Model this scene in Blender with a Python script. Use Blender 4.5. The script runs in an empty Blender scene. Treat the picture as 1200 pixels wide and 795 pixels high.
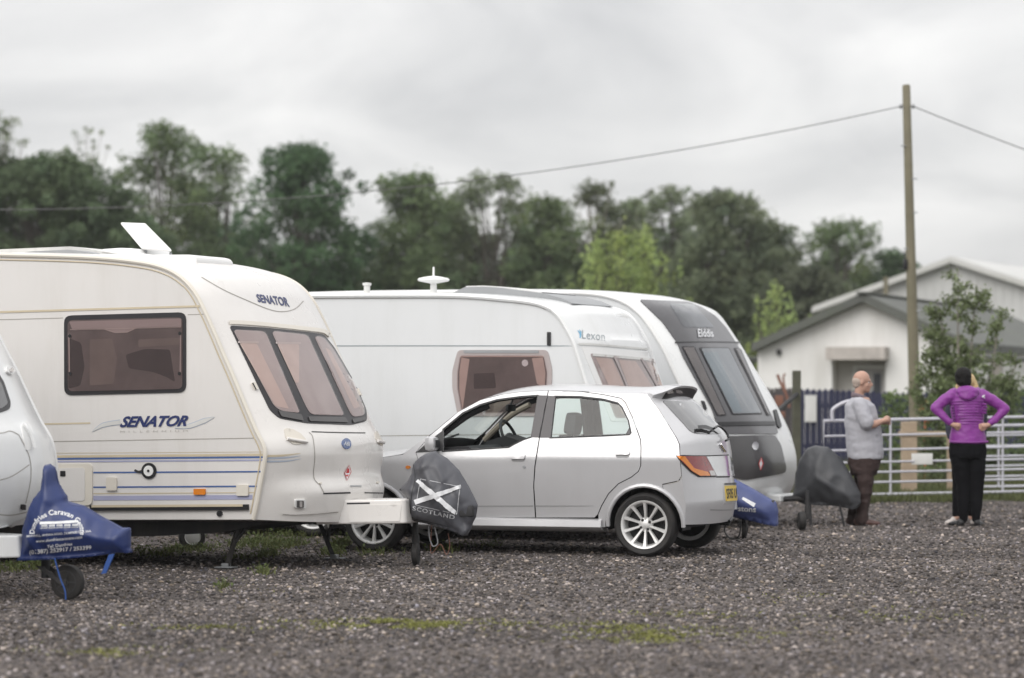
import bpy, bmesh, math, random
import numpy as np
from mathutils import Vector, Matrix, noise
from mathutils.bvhtree import BVHTree
from mathutils.geometry import delaunay_2d_cdt

random.seed(7)
rng = np.random.default_rng(11)
S = bpy.context.scene
COL = S.collection
R = math.radians

# ------------------------------------------------------------------ camera
FPX, CX, HY, CH = 3500.0, 600.0, 457.0, 1.5
cam_d = bpy.data.cameras.new('camera')
cam = bpy.data.objects.new('camera', cam_d)
COL.objects.link(cam)
cam.location = (0, 0, CH)
cam.rotation_euler = (R(90), 0, 0)
cam_d.sensor_width = 36.0
cam_d.lens = 105.0
cam_d.shift_y = (HY - 397.5) / 1200.0
cam_d.clip_end = 3000
cam_d.clip_start = 0.5
cam_d.dof.use_dof = True
cam_d.dof.focus_distance = 25.4
cam_d.dof.aperture_fstop = 1.8
cam_d.dof.aperture_blades = 0
S.camera = cam


def ray(px, py):
    return Vector(((px - CX) / FPX, 1.0, (HY - py) / FPX))


def at_depth(px, py, Y):
    r = ray(px, py)
    return Vector((0, 0, CH)) + r * Y


def on_ground(px, py):
    Y = FPX * CH / (py - HY)
    return at_depth(px, py, Y)


class Frame:
    """A thing's own axes: x along it (right and a little nearer), y away from the viewer, z up."""

    def __init__(self, origin, yaw, pitch=0.0):
        self.M = (Matrix.Translation(origin) @ Matrix.Rotation(-yaw, 4, 'Z')
                  @ Matrix.Rotation(-pitch, 4, 'Y'))
        self.I = self.M.inverted()
        self.o = self.I @ Vector((0, 0, CH))

    def d(self, px, py):
        return (self.I.to_3x3() @ ray(px, py)).normalized()

    def hit(self, px, py, v=0.0):
        d = self.d(px, py)
        t = (v - self.o.y) / d.y
        p = self.o + d * t
        return (p.x, p.z)

    def hitf(self, px, py, vf, n=6):
        """Meets the surface y = vf(x, z)."""
        v = 0.0
        for _ in range(n):
            u, w = self.hit(px, py, v)
            v = vf(u, w)
        return Vector((u, v, w))

    def gz(self, px, py, z=0.0):
        """Meets the world-horizontal plane z, in local coordinates."""
        r = ray(px, py)
        p = Vector((0, 0, CH)) + r * ((z - CH) / r.z)
        return self.I @ p


# ------------------------------------------------------------------ objects
def link(o, parent=None):
    COL.objects.link(o)
    if parent is not None:
        o.parent = parent
    return o


def tag(o, label=None, cat=None, group=None, kind=None):
    if label: o['label'] = label
    if cat: o['category'] = cat
    if group: o['group'] = group
    if kind: o['kind'] = kind
    return o


def empty(name, M=None, label=None, cat=None, group=None):
    o = bpy.data.objects.new(name, None)
    o.empty_display_size = 0.2
    link(o)
    if M is not None:
        o.matrix_world = M
    return tag(o, label, cat, group)


def mesh_obj(name, verts, faces, mats, parent=None, smooth=True, sharp=35, midx=None):
    me = bpy.data.meshes.new(name)
    me.from_pydata([tuple(v) for v in verts], [], [tuple(f) for f in faces])
    return finish(name, me, mats, parent, smooth, sharp, midx)


def finish(name, me, mats, parent=None, smooth=True, sharp=35, midx=None):
    if not isinstance(mats, (list, tuple)):
        mats = [mats]
    for m in mats:
        me.materials.append(m)
    if midx is not None:
        me.polygons.foreach_set('material_index', midx)
    if smooth:
        me.polygons.foreach_set('use_smooth', [True] * len(me.polygons))
        if sharp is not None and sharp < 180:
            me.set_sharp_from_angle(angle=R(sharp))
    me.update()
    o = bpy.data.objects.new(name, me)
    return link(o, parent)


def fast_mesh(name, V, Fq, mats, parent=None, smooth=False, colors=None):
    """numpy verts (n,3) and faces (m,k) -> object"""
    me = bpy.data.meshes.new(name)
    n, k = Fq.shape
    me.vertices.add(len(V)); me.vertices.foreach_set('co', np.ascontiguousarray(V, dtype=np.float32).ravel())
    me.loops.add(n * k); me.loops.foreach_set('vertex_index', np.ascontiguousarray(Fq, dtype=np.int32).ravel())
    me.polygons.add(n)
    me.polygons.foreach_set('loop_start', np.arange(0, n * k, k, dtype=np.int32))
    me.polygons.foreach_set('loop_total', np.full(n, k, dtype=np.int32))
    if smooth:
        me.polygons.foreach_set('use_smooth', np.ones(n, dtype=bool))
    me.update(calc_edges=True)
    if colors is not None:
        a = me.color_attributes.new('tint', 'FLOAT_COLOR', 'POINT')
        c = np.ones((len(V), 4), dtype=np.float32); c[:, :3] = colors
        a.data.foreach_set('color', c.ravel())
    if not isinstance(mats, (list, tuple)): mats = [mats]
    for m in mats: me.materials.append(m)
    o = bpy.data.objects.new(name, me)
    return link(o, parent)


class MB:
    """Collects simple solids into one mesh."""

    def __init__(self):
        self.bm = bmesh.new()

    def box(self, c, s, rot=None, bev=0.0):
        g = bmesh.ops.create_cube(self.bm, size=1.0)
        M = Matrix.Translation(c) @ (rot.to_4x4() if rot is not None else Matrix()) @ Matrix.Diagonal((*s, 1))
        bmesh.ops.transform(self.bm, matrix=M, verts=g['verts'])
        if bev > 0:
            es = list({e for v in g['verts'] for e in v.link_edges})
            bmesh.ops.bevel(self.bm, geom=es, offset=bev, segments=2, affect='EDGES', profile=0.6)
        return self

    def tube(self, pts, r, n=10, cap=True, closed=False):
        pts = [Vector(p) for p in pts]
        rs = r if isinstance(r, (list, tuple)) else [r] * len(pts)
        rings = []
        N = len(pts)
        ref = None
        for i, p in enumerate(pts):
            if closed:
                t = (pts[(i + 1) % N] - pts[i - 1]).normalized()
            else:
                t = (pts[min(i + 1, N - 1)] - pts[max(i - 1, 0)]).normalized()
            if ref is None:
                ref = Vector((0, 0, 1)) if abs(t.z) < 0.9 else Vector((1, 0, 0))
            a = t.cross(ref)
            if a.length < 1e-6:
                a = t.orthogonal()
            a.normalize()
            b = a.cross(t).normalized()
            ref = b
            ring = [self.bm.verts.new(p + (a * math.cos(2 * math.pi * k / n) + b * math.sin(2 * math.pi * k / n)) * rs[i]) for k in range(n)]
            rings.append(ring)
        M = N if closed else N - 1
        for i in range(M):
            A, B = rings[i], rings[(i + 1) % N]
            for k in range(n):
                self.bm.faces.new((A[k], A[(k + 1) % n], B[(k + 1) % n], B[k]))
        if cap and not closed:
            self.bm.faces.new(rings[0][::-1]); self.bm.faces.new(rings[-1])
        return self

    def lathe(self, c, axis, prof, n=24, closed=False):
        """prof: (radius, height along axis) list"""
        axis = Vector(axis).normalized()
        a = axis.orthogonal().normalized(); b = axis.cross(a)
        c = Vector(c)
        rings = []
        for r, h in prof:
            if r < 1e-6:
                rings.append([self.bm.verts.new(c + axis * h)])
            else:
                rings.append([self.bm.verts.new(c + axis * h + (a * math.cos(2 * math.pi * k / n) + b * math.sin(2 * math.pi * k / n)) * r) for k in range(n)])
        L = len(rings)
        for i in range(L if closed else L - 1):
            A, B = rings[i], rings[(i + 1) % L]
            for k in range(n):
                k2 = (k + 1) % n
                if len(A) == 1 and len(B) == 1: continue
                if len(A) == 1: self.bm.faces.new((A[0], B[k2], B[k]))
                elif len(B) == 1: self.bm.faces.new((A[k], A[k2], B[0]))
                else: self.bm.faces.new((A[k], A[k2], B[k2], B[k]))
        return self

    def prism(self, poly, y0, y1):
        """poly in (x,z), extruded from y0 to y1"""
        A = [self.bm.verts.new((x, y0, z)) for x, z in poly]
        B = [self.bm.verts.new((x, y1, z)) for x, z in poly]
        self.bm.faces.new(A); self.bm.faces.new(B[::-1])
        n = len(poly)
        for i in range(n):
            j = (i + 1) % n
            self.bm.faces.new((A[j], A[i], B[i], B[j]))
        return self

    def ellipsoid(self, c, s, rot=None, seg=16):
        g = bmesh.ops.create_uvsphere(self.bm, u_segments=seg, v_segments=max(6, seg * 3 // 4), radius=1.0)
        M = Matrix.Translation(c) @ (rot.to_4x4() if rot is not None else Matrix()) @ Matrix.Diagonal((*s, 1))
        bmesh.ops.transform(self.bm, matrix=M, verts=g['verts'])
        return self

    def faces(self, verts, faces):
        vs = [self.bm.verts.new(v) for v in verts]
        for f in faces:
            self.bm.faces.new([vs[i] for i in f])
        return self

    def build(self, name, mats, parent=None, smooth=True, sharp=35, bevel=0):
        bmesh.ops.recalc_face_normals(self.bm, faces=self.bm.faces[:])
        me = bpy.data.meshes.new(name)
        self.bm.to_mesh(me); self.bm.free()
        return finish(name, me, mats, parent, smooth, sharp)


def copy_tree(o, parent=None):
    c = o.copy(); COL.objects.link(c); c.parent = parent
    for ch in list(o.children):
        copy_tree(ch, c)
    return c


# ------------------------------------------------------------------ curves and polygons
def spline(pts, n=6, closed=False):
    P = [Vector(p) for p in pts]
    N = len(P)
    out = []
    for i in range(N if closed else N - 1):
        if closed:
            a, b, c, d = P[i - 1], P[i], P[(i + 1) % N], P[(i + 2) % N]
        else:
            a, b, c, d = P[max(i - 1, 0)], P[i], P[i + 1], P[min(i + 2, N - 1)]
        for k in range(n):
            t = k / n
            out.append(0.5 * ((2 * b) + (c - a) * t + (2 * a - 5 * b + 4 * c - d) * t * t + (3 * b - a - 3 * c + d) * t ** 3))
    if not closed:
        out.append(P[-1])
    return out


def resample(pts, n):
    P = [Vector(p) for p in pts]
    L = [0]
    for a, b in zip(P, P[1:]): L.append(L[-1] + (b - a).length)
    out = []
    j = 0
    for i in range(n):
        s = L[-1] * i / (n - 1)
        while j < len(P) - 2 and L[j + 1] < s: j += 1
        t = (s - L[j]) / max(L[j + 1] - L[j], 1e-9)
        out.append(P[j].lerp(P[j + 1], min(max(t, 0), 1)))
    return out


def densify(poly, step):
    out = []
    n = len(poly)
    for i in range(n):
        a = Vector(poly[i][:2]); b = Vector(poly[(i + 1) % n][:2])
        k = max(1, int(math.ceil((b - a).length / step)))
        for j in range(k):
            out.append(a.lerp(b, j / k))
    return out


def rounded(poly, r, n=4):
    """rounds the corners of a polygon"""
    P = [Vector(p[:2]) for p in poly]
    rr = r if isinstance(r, (list, tuple)) else [r] * len(P)
    out = []
    for i, p in enumerate(P):
        a = P[i - 1] - p; b = P[(i + 1) % len(P)] - p
        q = min(rr[i], a.length * .48, b.length * .48)
        A = p + a.normalized() * q; B = p + b.normalized() * q
        for k in range(n + 1):
            t = k / n
            out.append(A * (1 - t) ** 2 + p * 2 * t * (1 - t) + B * t * t)
    return out


def inset_poly(poly, d):
    """moves a polygon's edges inwards by d (any orientation)"""
    P = [Vector(p[:2]) for p in poly]
    ar = sum(P[i - 1].x * P[i].y - P[i].x * P[i - 1].y for i in range(len(P)))
    s = 1 if ar > 0 else -1
    out = []
    for i, p in enumerate(P):
        a = (p - P[i - 1]).normalized(); b = (P[(i + 1) % len(P)] - p).normalized()
        na = Vector((-a.y, a.x)) * s; nb = Vector((-b.y, b.x)) * s
        m = na + nb
        if m.length < 1e-6: m = na
        m.normalize()
        c = max(0.4, m.dot(na))
        out.append(p + m * (d / c))
    return out


def in_poly(p, poly):
    x, y = p[0], p[1]
    c = False
    n = len(poly)
    j = n - 1
    for i in range(n):
        xi, yi = poly[i][0], poly[i][1]; xj, yj = poly[j][0], poly[j][1]
        if (yi > y) != (yj > y) and x < (xj - xi) * (y - yi) / (yj - yi + 1e-12) + xi:
            c = not c
        j = i
    return c


def edge_dist(p, poly):
    best = 1e9
    n = len(poly)
    for i in range(n):
        a = poly[i]; b = poly[(i + 1) % n]
        ax, ay, bx, by = a[0], a[1], b[0], b[1]
        dx, dy = bx - ax, by - ay
        L = dx * dx + dy * dy
        t = 0 if L == 0 else max(0, min(1, ((p[0] - ax) * dx + (p[1] - ay) * dy) / L))
        d = math.hypot(p[0] - ax - t * dx, p[1] - ay - t * dy)
        if d < best: best = d
    return best


def fill(poly, step, holes=()):
    """triangulates a polygon (with holes) over an even grid -> verts2d, faces, loops of outline indices"""
    pts = densify(poly, step)
    V = list(pts); E = [(i, (i + 1) % len(pts)) for i in range(len(pts))]
    loops2 = [pts]
    for h in holes:
        hp = densify(h, step); o = len(V)
        V += hp; E += [(o + i, o + (i + 1) % len(hp)) for i in range(len(hp))]
        loops2.append(hp)
    xs = [p.x for p in pts]; ys = [p.y for p in pts]
    x = min(xs) + step * .5
    row = 0
    while x < max(xs):
        y = min(ys) + step * (.5 if row % 2 else 0.01)
        while y < max(ys):
            q = Vector((x, y))
            if in_poly(q, pts) and edge_dist(q, pts) > step * .45 and not any(in_poly(q, h) or edge_dist(q, h) < step * .45 for h in loops2[1:]):
                V.append(q)
            y += step
        x += step * .87
        row += 1
    vo, eo, fo, ov, oe, of = delaunay_2d_cdt(V, E, [], 0, 1e-5)
    faces = []
    for f in fo:
        c = sum((Vector(vo[i]) for i in f), Vector((0, 0))) / len(f)
        if in_poly(c, pts) and not any(in_poly(c, h) for h in loops2[1:]):
            faces.append(tuple(f))
    # boundary edges
    cnt = {}
    for f in faces:
        for a, b in zip(f, f[1:] + f[:1]):
            k = (min(a, b), max(a, b))
            cnt.setdefault(k, []).append((a, b))
    bnd = [v[0] for v in cnt.values() if len(v) == 1]
    return [Vector(v) for v in vo], faces, bnd


def sheet(name, poly, step, f3, mats, parent, thick=0.0, holes=(), sharp=40, nudge=0.0, both=True, inner=None):
    """fills a 2D outline, maps it with f3(p)->(point, normal) and gives it thickness inwards"""
    V2, F, bnd = fill(poly, step, holes)
    P, N = [], []
    for q in V2:
        p, nrm = f3(q)
        P.append(Vector(p)); N.append(Vector(nrm))
    top = [p + n * nudge for p, n in zip(P, N)]
    # orientation: make faces point along the normals
    a, b, c = F[0]
    fn = (top[b] - top[a]).cross(top[c] - top[a])
    if fn.dot(N[a]) < 0:
        F = [f[::-1] for f in F]; bnd = [(b, a) for a, b in bnd]
    verts = list(top); faces = list(F)
    if thick > 0:
        o = len(verts)
        verts += [p - n * thick for p, n in zip(top, N)]
        if both:
            faces += [tuple(i + o for i in f[::-1]) for f in F]
        faces += [(b, a, a + o, b + o) for a, b in bnd]
    midx = None
    if inner is not None:
        mats = [mats, inner]; midx = [0] * len(F) + [1] * (len(faces) - len(F))
    return mesh_obj(name, verts, faces, mats, parent, True, sharp, midx)


# ------------------------------------------------------------------ laying things on a surface
class Surf:
    """A finished body (local mesh) one can lay trims, panes and lettering onto."""

    def __init__(self, fr, objs):
        self.fr = fr
        V, F = [], []
        for o in (objs if isinstance(objs, (list, tuple)) else [objs]):
            k = len(V)
            V += [v.co.copy() for v in o.data.vertices]
            F += [tuple(i + k for i in p.vertices) for p in o.data.polygons]
        self.bvh = BVHTree.FromPolygons(V, F, epsilon=0)
        self.last = (Vector((0, 0, 0)), Vector((0, -1, 0)))

    def __call__(self, q):
        d = self.fr.d(q[0], q[1])
        loc, n, i, dist = self.bvh.ray_cast(self.fr.o, d)
        if loc is None:
            best = None
            t0 = (self.last[0] - self.fr.o).length
            for k in range(-30, 31):
                c = self.bvh.find_nearest(self.fr.o + d * (t0 + k * .06))
                if c[0] is not None and (best is None or c[3] < best[3]): best = c
            loc, n, i, dist = best
        if n.dot(d) > 0: n = -n
        self.last = (loc, n)
        return loc, n

    def decal(self, name, poly, mat, parent, off=.004, thick=.003, step=6, rnd=0, holes=()):
        if rnd: poly = rounded(poly, rnd)
        return sheet(name, poly, step, self, mat, parent, thick, holes, nudge=off, both=False)

    def line(self, name, pts, width, mat, parent, off=.002, n=None, smooth=True, close=False):
        """ribbon of pixel width along pixel points; width may vary"""
        P = spline(pts, 6, close) if smooth else [Vector(p) for p in densify(list(pts) + [pts[-1]], 6)]
        if close: P.append(P[0])
        W = width if isinstance(width, (list, tuple)) else [width, width]
        V, Fc = [], []
        k = len(P)
        for i, p in enumerate(P):
            t = (P[min(i + 1, k - 1)] - P[max(i - 1, 0)])
            if t.length < 1e-6: t = Vector((1, 0))
            t = Vector((t.x, t.y)).normalized()
            nn = Vector((-t.y, t.x))
            f = i / (k - 1) * (len(W) - 1)
            j = min(int(f), len(W) - 2)
            w = W[j] + (W[j + 1] - W[j]) * (f - j)
            for s in (-.5, .5):
                loc, nr = self(Vector((p.x, p.y)) + nn * w * s)
                V.append(loc + nr * off)
        for i in range(k - 1):
            a = 2 * i
            Fc.append((a, a + 1, a + 3, a + 2))
        return mesh_obj(name, V, Fc, mat, parent, True, 180)

    def text(self, name, s, mapf, mat, parent, off=.003, shear=0.0, bold=0.0, space=1.0, lines=False):
        V, F = text_mesh(s, shear, bold, space)
        P = []
        for v in V:
            loc, n = self(mapf(v[0], v[1]))
            P.append(loc + n * off)
        return mesh_obj(name, P, F, mat, parent, False)


_tc = {}


def text_mesh(s, shear=0.0, bold=0.0, space=1.0, norm=True):
    key = (s, shear, bold, space)
    if key not in _tc:
        c = bpy.data.curves.new('t', 'FONT')
        c.body = s; c.shear = shear; c.offset = bold; c.space_character = space
        c.resolution_u = 3
        o = bpy.data.objects.new('t', c)
        COL.objects.link(o)
        me = bpy.data.meshes.new_from_object(o)
        V = [tuple(v.co) for v in me.vertices]; F = [tuple(p.vertices) for p in me.polygons]
        bpy.data.objects.remove(o); bpy.data.curves.remove(c); bpy.data.meshes.remove(me)
        x0 = min(v[0] for v in V); x1 = max(v[0] for v in V); y0 = min(v[1] for v in V); y1 = max(v[1] for v in V)
        _tc[key] = ([((v[0] - x0) / (x1 - x0), (v[1] - y0) / (y1 - y0)) for v in V], F)
    return _tc[key]


def quad_map(bl, br, tr, tl):
    bl, br, tr, tl = map(Vector, (bl, br, tr, tl))
    return lambda s, t: bl * (1 - s) * (1 - t) + br * s * (1 - t) + tr * s * t + tl * (1 - s) * t


def smooth01(x):
    x = max(0.0, min(1.0, x))
    return x * x * (3 - 2 * x)
# ------------------------------------------------------------------ materials
def srgb(r, g, b):
    f = lambda c: (c / 255 / 12.92) if c / 255 <= 0.04045 else ((c / 255 + 0.055) / 1.055) ** 2.4
    return (f(r), f(g), f(b))


def mat(name, col, rough=.5, metal=0.0, var=0.0, vscale=3.0, bump=0.0, bscale=40.0, coat=0.0, spec=.5, dirt=None, dscale=1.5, damt=.3, sheen=0.0, emit=0.0):
    m = bpy.data.materials.new(name)
    m.use_nodes = True
    nt = m.node_tree
    p = nt.nodes['Principled BSDF']
    p.inputs['Base Color'].default_value = (*col, 1)
    p.inputs['Roughness'].default_value = rough
    p.inputs['Metallic'].default_value = metal
    p.inputs['Specular IOR Level'].default_value = spec
    p.inputs['Coat Weight'].default_value = coat
    p.inputs['Coat Roughness'].default_value = .06
    if sheen: p.inputs['Sheen Weight'].default_value = sheen
    tc = nt.nodes.new('ShaderNodeTexCoord')
    out = None
    if var > 0:
        nz = nt.nodes.new('ShaderNodeTexNoise'); nz.inputs['Scale'].default_value = vscale; nz.inputs['Detail'].default_value = 6; nz.inputs['Roughness'].default_value = .6
        nt.links.new(tc.outputs['Object'], nz.inputs['Vector'])
        mr = nt.nodes.new('ShaderNodeMapRange'); mr.inputs[1].default_value = .3; mr.inputs[2].default_value = .7; mr.inputs[3].default_value = 1 - var; mr.inputs[4].default_value = 1 + var
        nt.links.new(nz.outputs[0], mr.inputs[0])
        mx = nt.nodes.new('ShaderNodeVectorMath'); mx.operation = 'SCALE'
        mx.inputs[0].default_value = col
        nt.links.new(mr.outputs[0], mx.inputs['Scale'])
        out = mx.outputs[0]
        # uneven gloss too
        mg = nt.nodes.new('ShaderNodeMapRange'); mg.inputs[3].default_value = max(0, rough - .08); mg.inputs[4].default_value = min(1, rough + .1)
        nt.links.new(nz.outputs[0], mg.inputs[0]); nt.links.new(mg.outputs[0], p.inputs['Roughness'])
    if dirt is not None:
        nz = nt.nodes.new('ShaderNodeTexNoise'); nz.inputs['Scale'].default_value = dscale; nz.inputs['Detail'].default_value = 8; nz.inputs['Roughness'].default_value = .7
        mp = nt.nodes.new('ShaderNodeMapping'); mp.inputs['Scale'].default_value = (1, 1, .14)
        nt.links.new(tc.outputs['Object'], mp.inputs[0]); nt.links.new(mp.outputs[0], nz.inputs['Vector'])
        mr = nt.nodes.new('ShaderNodeMapRange'); mr.inputs[1].default_value = .48; mr.inputs[2].default_value = .8; mr.inputs[3].default_value = 0; mr.inputs[4].default_value = damt
        nt.links.new(nz.outputs[0], mr.inputs[0])
        mix = nt.nodes.new('ShaderNodeMix'); mix.data_type = 'RGBA'
        if out: nt.links.new(out, mix.inputs[6])
        else: mix.inputs[6].default_value = (*col, 1)
        mix.inputs[7].default_value = (*dirt, 1)
        nt.links.new(mr.outputs[0], mix.inputs[0])
        out = mix.outputs[2]
    if out is not None:
        nt.links.new(out, p.inputs['Base Color'])
    if bump > 0:
        nz = nt.nodes.new('ShaderNodeTexNoise'); nz.inputs['Scale'].default_value = bscale; nz.inputs['Detail'].default_value = 5
        nt.links.new(tc.outputs['Object'], nz.inputs['Vector'])
        b = nt.nodes.new('ShaderNodeBump'); b.inputs['Strength'].default_value = bump; b.inputs['Distance'].default_value = .01
        nt.links.new(nz.outputs[0], b.inputs['Height']); nt.links.new(b.outputs[0], p.inputs['Normal'])
    return m


def glass(name, tint, rough=.03, refl=1.0):
    """thin pane: tinted see-through with mirror reflections that grow at grazing angles"""
    m = bpy.data.materials.new(name); m.use_nodes = True
    nt = m.node_tree; nt.nodes.clear()
    o = nt.nodes.new('ShaderNodeOutputMaterial')
    t = nt.nodes.new('ShaderNodeBsdfTransparent'); t.inputs[0].default_value = (*tint, 1)
    g = nt.nodes.new('ShaderNodeBsdfGlossy'); g.inputs['Roughness'].default_value = rough
    g.inputs[0].default_value = (refl, refl, refl, 1)
    f = nt.nodes.new('ShaderNodeFresnel'); f.inputs[0].default_value = 1.5
    ge = nt.nodes.new('ShaderNodeNewGeometry'); mi = nt.nodes.new('ShaderNodeMapRange')   # same for both faces of the thin pane
    mi.inputs[3].default_value = 1.5; mi.inputs[4].default_value = 1 / 1.5
    nt.links.new(ge.outputs['Backfacing'], mi.inputs[0]); nt.links.new(mi.outputs[0], f.inputs[0])
    mx = nt.nodes.new('ShaderNodeMixShader')
    nt.links.new(f.outputs[0], mx.inputs[0]); nt.links.new(t.outputs[0], mx.inputs[1]); nt.links.new(g.outputs[0], mx.inputs[2])
    nt.links.new(mx.outputs[0], o.inputs[0])
    return m


def tint_mat(name, rough=.8, trans=0.0, mul=(1, 1, 1)):
    """takes its colour from each stone's or leaf's own tint"""
    m = bpy.data.materials.new(name); m.use_nodes = True
    nt = m.node_tree; p = nt.nodes['Principled BSDF']
    a = nt.nodes.new('ShaderNodeAttribute'); a.attribute_name = 'tint'
    mx = nt.nodes.new('ShaderNodeVectorMath'); mx.operation = 'MULTIPLY'; mx.inputs[1].default_value = mul
    nt.links.new(a.outputs['Color'], mx.inputs[0])
    nt.links.new(mx.outputs[0], p.inputs['Base Color'])
    p.inputs['Roughness'].default_value = rough
    p.inputs['Specular IOR Level'].default_value = .25
    if trans > 0:
        tr = nt.nodes.new('ShaderNodeBsdfTranslucent'); nt.links.new(mx.outputs[0], tr.inputs[0])
        ms = nt.nodes.new('ShaderNodeMixShader'); ms.inputs[0].default_value = trans
        nt.links.new(p.outputs[0], ms.inputs[1]); nt.links.new(tr.outputs[0], ms.inputs[2])
        nt.links.new(ms.outputs[0], nt.nodes['Material Output'].inputs[0])
    return m


M = {}
M['cream_side'] = mat('cream caravan side', (.705, .685, .664), .35, var=.02, vscale=1.2, dirt=(.42, .38, .31), dscale=4, damt=.20, bump=.012, bscale=3)
M['cream_front'] = mat('cream gelcoat front', (.75, .727, .70), .28, var=.02, vscale=2, coat=.3, dirt=(.5, .46, .39), dscale=3.2, damt=.14)
M['cream_rail'] = mat('cream awning rail', (.70, .66, .585), .4, var=.04)
M['cream_trim'] = mat('cream plastic trim', (.66, .62, .55), .45, var=.04)
M['gold'] = mat('gold stripe vinyl', (.58, .50, .36), .45, var=.05)
M['navy'] = mat('navy vinyl', (.022, .035, .13), .4, var=.1)
M['blue_stripe'] = mat('blue stripe vinyl', (.07, .13, .32), .4, var=.08)
M['lilac_stripe'] = mat('lilac stripe vinyl', (.36, .37, .52), .45, var=.06)
M['pale_blue'] = mat('pale blue vinyl', (.42, .47, .56), .45, var=.06)
M['pale_swoosh'] = mat('pale swoosh vinyl', (.62, .62, .60), .45, var=.04)
M['pale_letters'] = mat('pale grey vinyl', (.50, .48, .45), .5)
M['white_gel'] = mat('white gelcoat', (.76, .77, .77), .28, var=.015, vscale=1.5, coat=.35, dirt=(.42, .42, .36), dscale=3.5, damt=.18)
M['white_side'] = mat('white caravan side', (.70, .715, .725), .35, var=.015, vscale=1, dirt=(.40, .41, .37), dscale=3.5, damt=.16, bump=.01, bscale=2)
M['white_plastic'] = mat('white plastic', (.78, .78, .77), .4, var=.02)
M['off_white'] = mat('weathered white plastic', (.62, .62, .60), .5, var=.06, dirt=(.3, .3, .27), dscale=6, damt=.3)
M['crease'] = mat('crease shade', (.30, .30, .305), .5)  # grey that paints the shade in the car's pressed creases and handle cups
M['sill_grey'] = mat('dark grey window sill', (.085, .082, .082), .45)
M['grey_plastic'] = mat('grey plastic', (.30, .31, .32), .5, var=.06)
M['rubber'] = mat('black rubber', (.018, .018, .019), .6, var=.15, vscale=10)
M['tyre'] = mat('tyre rubber', (.017, .016, .016), .72, var=.2, vscale=14, dirt=(.075, .065, .056), dscale=9, damt=.35)
M['black'] = mat('black plastic', (.016, .016, .018), .4, var=.1, vscale=8)
M['seam'] = mat('panel gap', (.03, .03, .032), .7)
M['soft_seam'] = mat('moulded seam', (.34, .32, .29), .6)
M['chassis'] = mat('dark chassis', (.028, .028, .030), .7, var=.3, vscale=5, dirt=(.10, .085, .07), dscale=6, damt=.5)
M['galv'] = mat('galvanised steel', (.32, .33, .34), .45, metal=.7, var=.15, vscale=9)
M['alloy'] = mat('silver alloy wheel', (.72, .72, .71), .42, metal=.4, var=.05, vscale=14, dirt=(.14, .12, .1), dscale=14, damt=.25)
M['alloy_dark'] = mat('wheel barrel', (.025, .025, .026), .5, metal=.6, var=.2)
M['silver'] = mat('silver car paint', (.56, .56, .575), .30, metal=.25, var=.015, vscale=2, coat=.6, bump=.006, bscale=900, dirt=(.30, .28, .26), dscale=3, damt=.12)
M['chrome'] = mat('bright chrome', (.72, .72, .73), .12, metal=1)
M['amber'] = mat('amber lens', (.72, .22, .012), .18, coat=.8, var=.1, vscale=30)
M['red_lens'] = mat('red lens', (.24, .012, .014), .15, coat=.9, var=.25, vscale=25)
M['clear_lens'] = mat('clear lens', (.55, .53, .52), .15, coat=.9, metal=.3)
M['red'] = mat('red sticker', (.55, .03, .03), .45, var=.1)
M['white_ink'] = mat('white print', (.74, .75, .77), .6, var=.1, vscale=25)
M['grey_ink'] = mat('worn white print', (.46, .47, .49), .7, var=.3, vscale=30)
M['plate_y'] = mat('yellow number plate', (.72, .50, .05), .35, var=.05, vscale=20)
M['black_ink'] = mat('black print', (.02, .02, .02), .5)
M['badge_blue'] = mat('blue enamel', (.07, .12, .28), .25, var=.2, vscale=40, coat=.5)
M['cyan_ink'] = mat('light blue vinyl', (.16, .42, .62), .4)
M['slate_ink'] = mat('slate vinyl', (.26, .30, .32), .4)
M['window_rubber'] = mat('window rubber', (.020, .019, .022), .4, var=.1)
M['win_back'] = mat('dim caravan interior', (.165, .142, .139), .8, var=.3, vscale=2.5)
M['win_shape'] = mat('dark upholstery seen through the window', (.080, .066, .067), .8, var=.2, vscale=3)
M['wood_in'] = mat('interior wood', (.21, .178, .165), .6, var=.15, vscale=3)
M['curtain'] = mat('pink beige curtain', (.56, .46, .42), .85, var=.06, vscale=6)
M['curtain_dim'] = mat('mauve blind', (.42, .37, .365), .85, var=.05, vscale=3)
M['blind'] = mat('pale roller blind', (.50, .44, .42), .8, var=.05)
M['pane_brown'] = glass('brown tinted acrylic', (.74, .675, .67), .04)
M['pane_front'] = glass('light brown tinted acrylic', (.86, .81, .80), .05)
M['pane_grey'] = glass('grey tinted acrylic', (.72, .74, .76), .05)
M['car_glass'] = glass('green tinted car glass', (.86, .93, .91), .01)
M['car_glass_rear'] = glass('shaded tailgate glass', (.35, .38, .38), .02)
M['graphite'] = mat('graphite gelcoat', (.075, .074, .080), .30, var=.12, vscale=3, coat=.35)
M['graphite_low'] = mat('dark lower panel', (.060, .058, .060), .32, var=.15, vscale=4, coat=.25)
M['graphite_glossy'] = mat('glossy dark panel', (.035, .034, .036), .08, coat=1.0, var=.1)
M['seat'] = mat('grey car upholstery', (.030, .032, .037), .85, var=.15, vscale=12)
M['trim_dark'] = mat('dark car trim', (.022, .022, .025), .65, var=.15, vscale=10)
M['pillar_tan'] = mat('tan pillar lining', (.26, .22, .18), .7, var=.05)
M['headliner'] = mat('grey headlining', (.22, .215, .21), .9, var=.04)
M['pillar_black'] = mat('grey pillar film', (.055, .05, .055), .35, var=.08, vscale=10)
M['cover_blue'] = mat('blue pvc cover', (.015, .031, .125), .42, var=.14, vscale=6, bump=.25, bscale=14, dirt=(.07, .08, .13), dscale=6, damt=.25)
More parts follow.
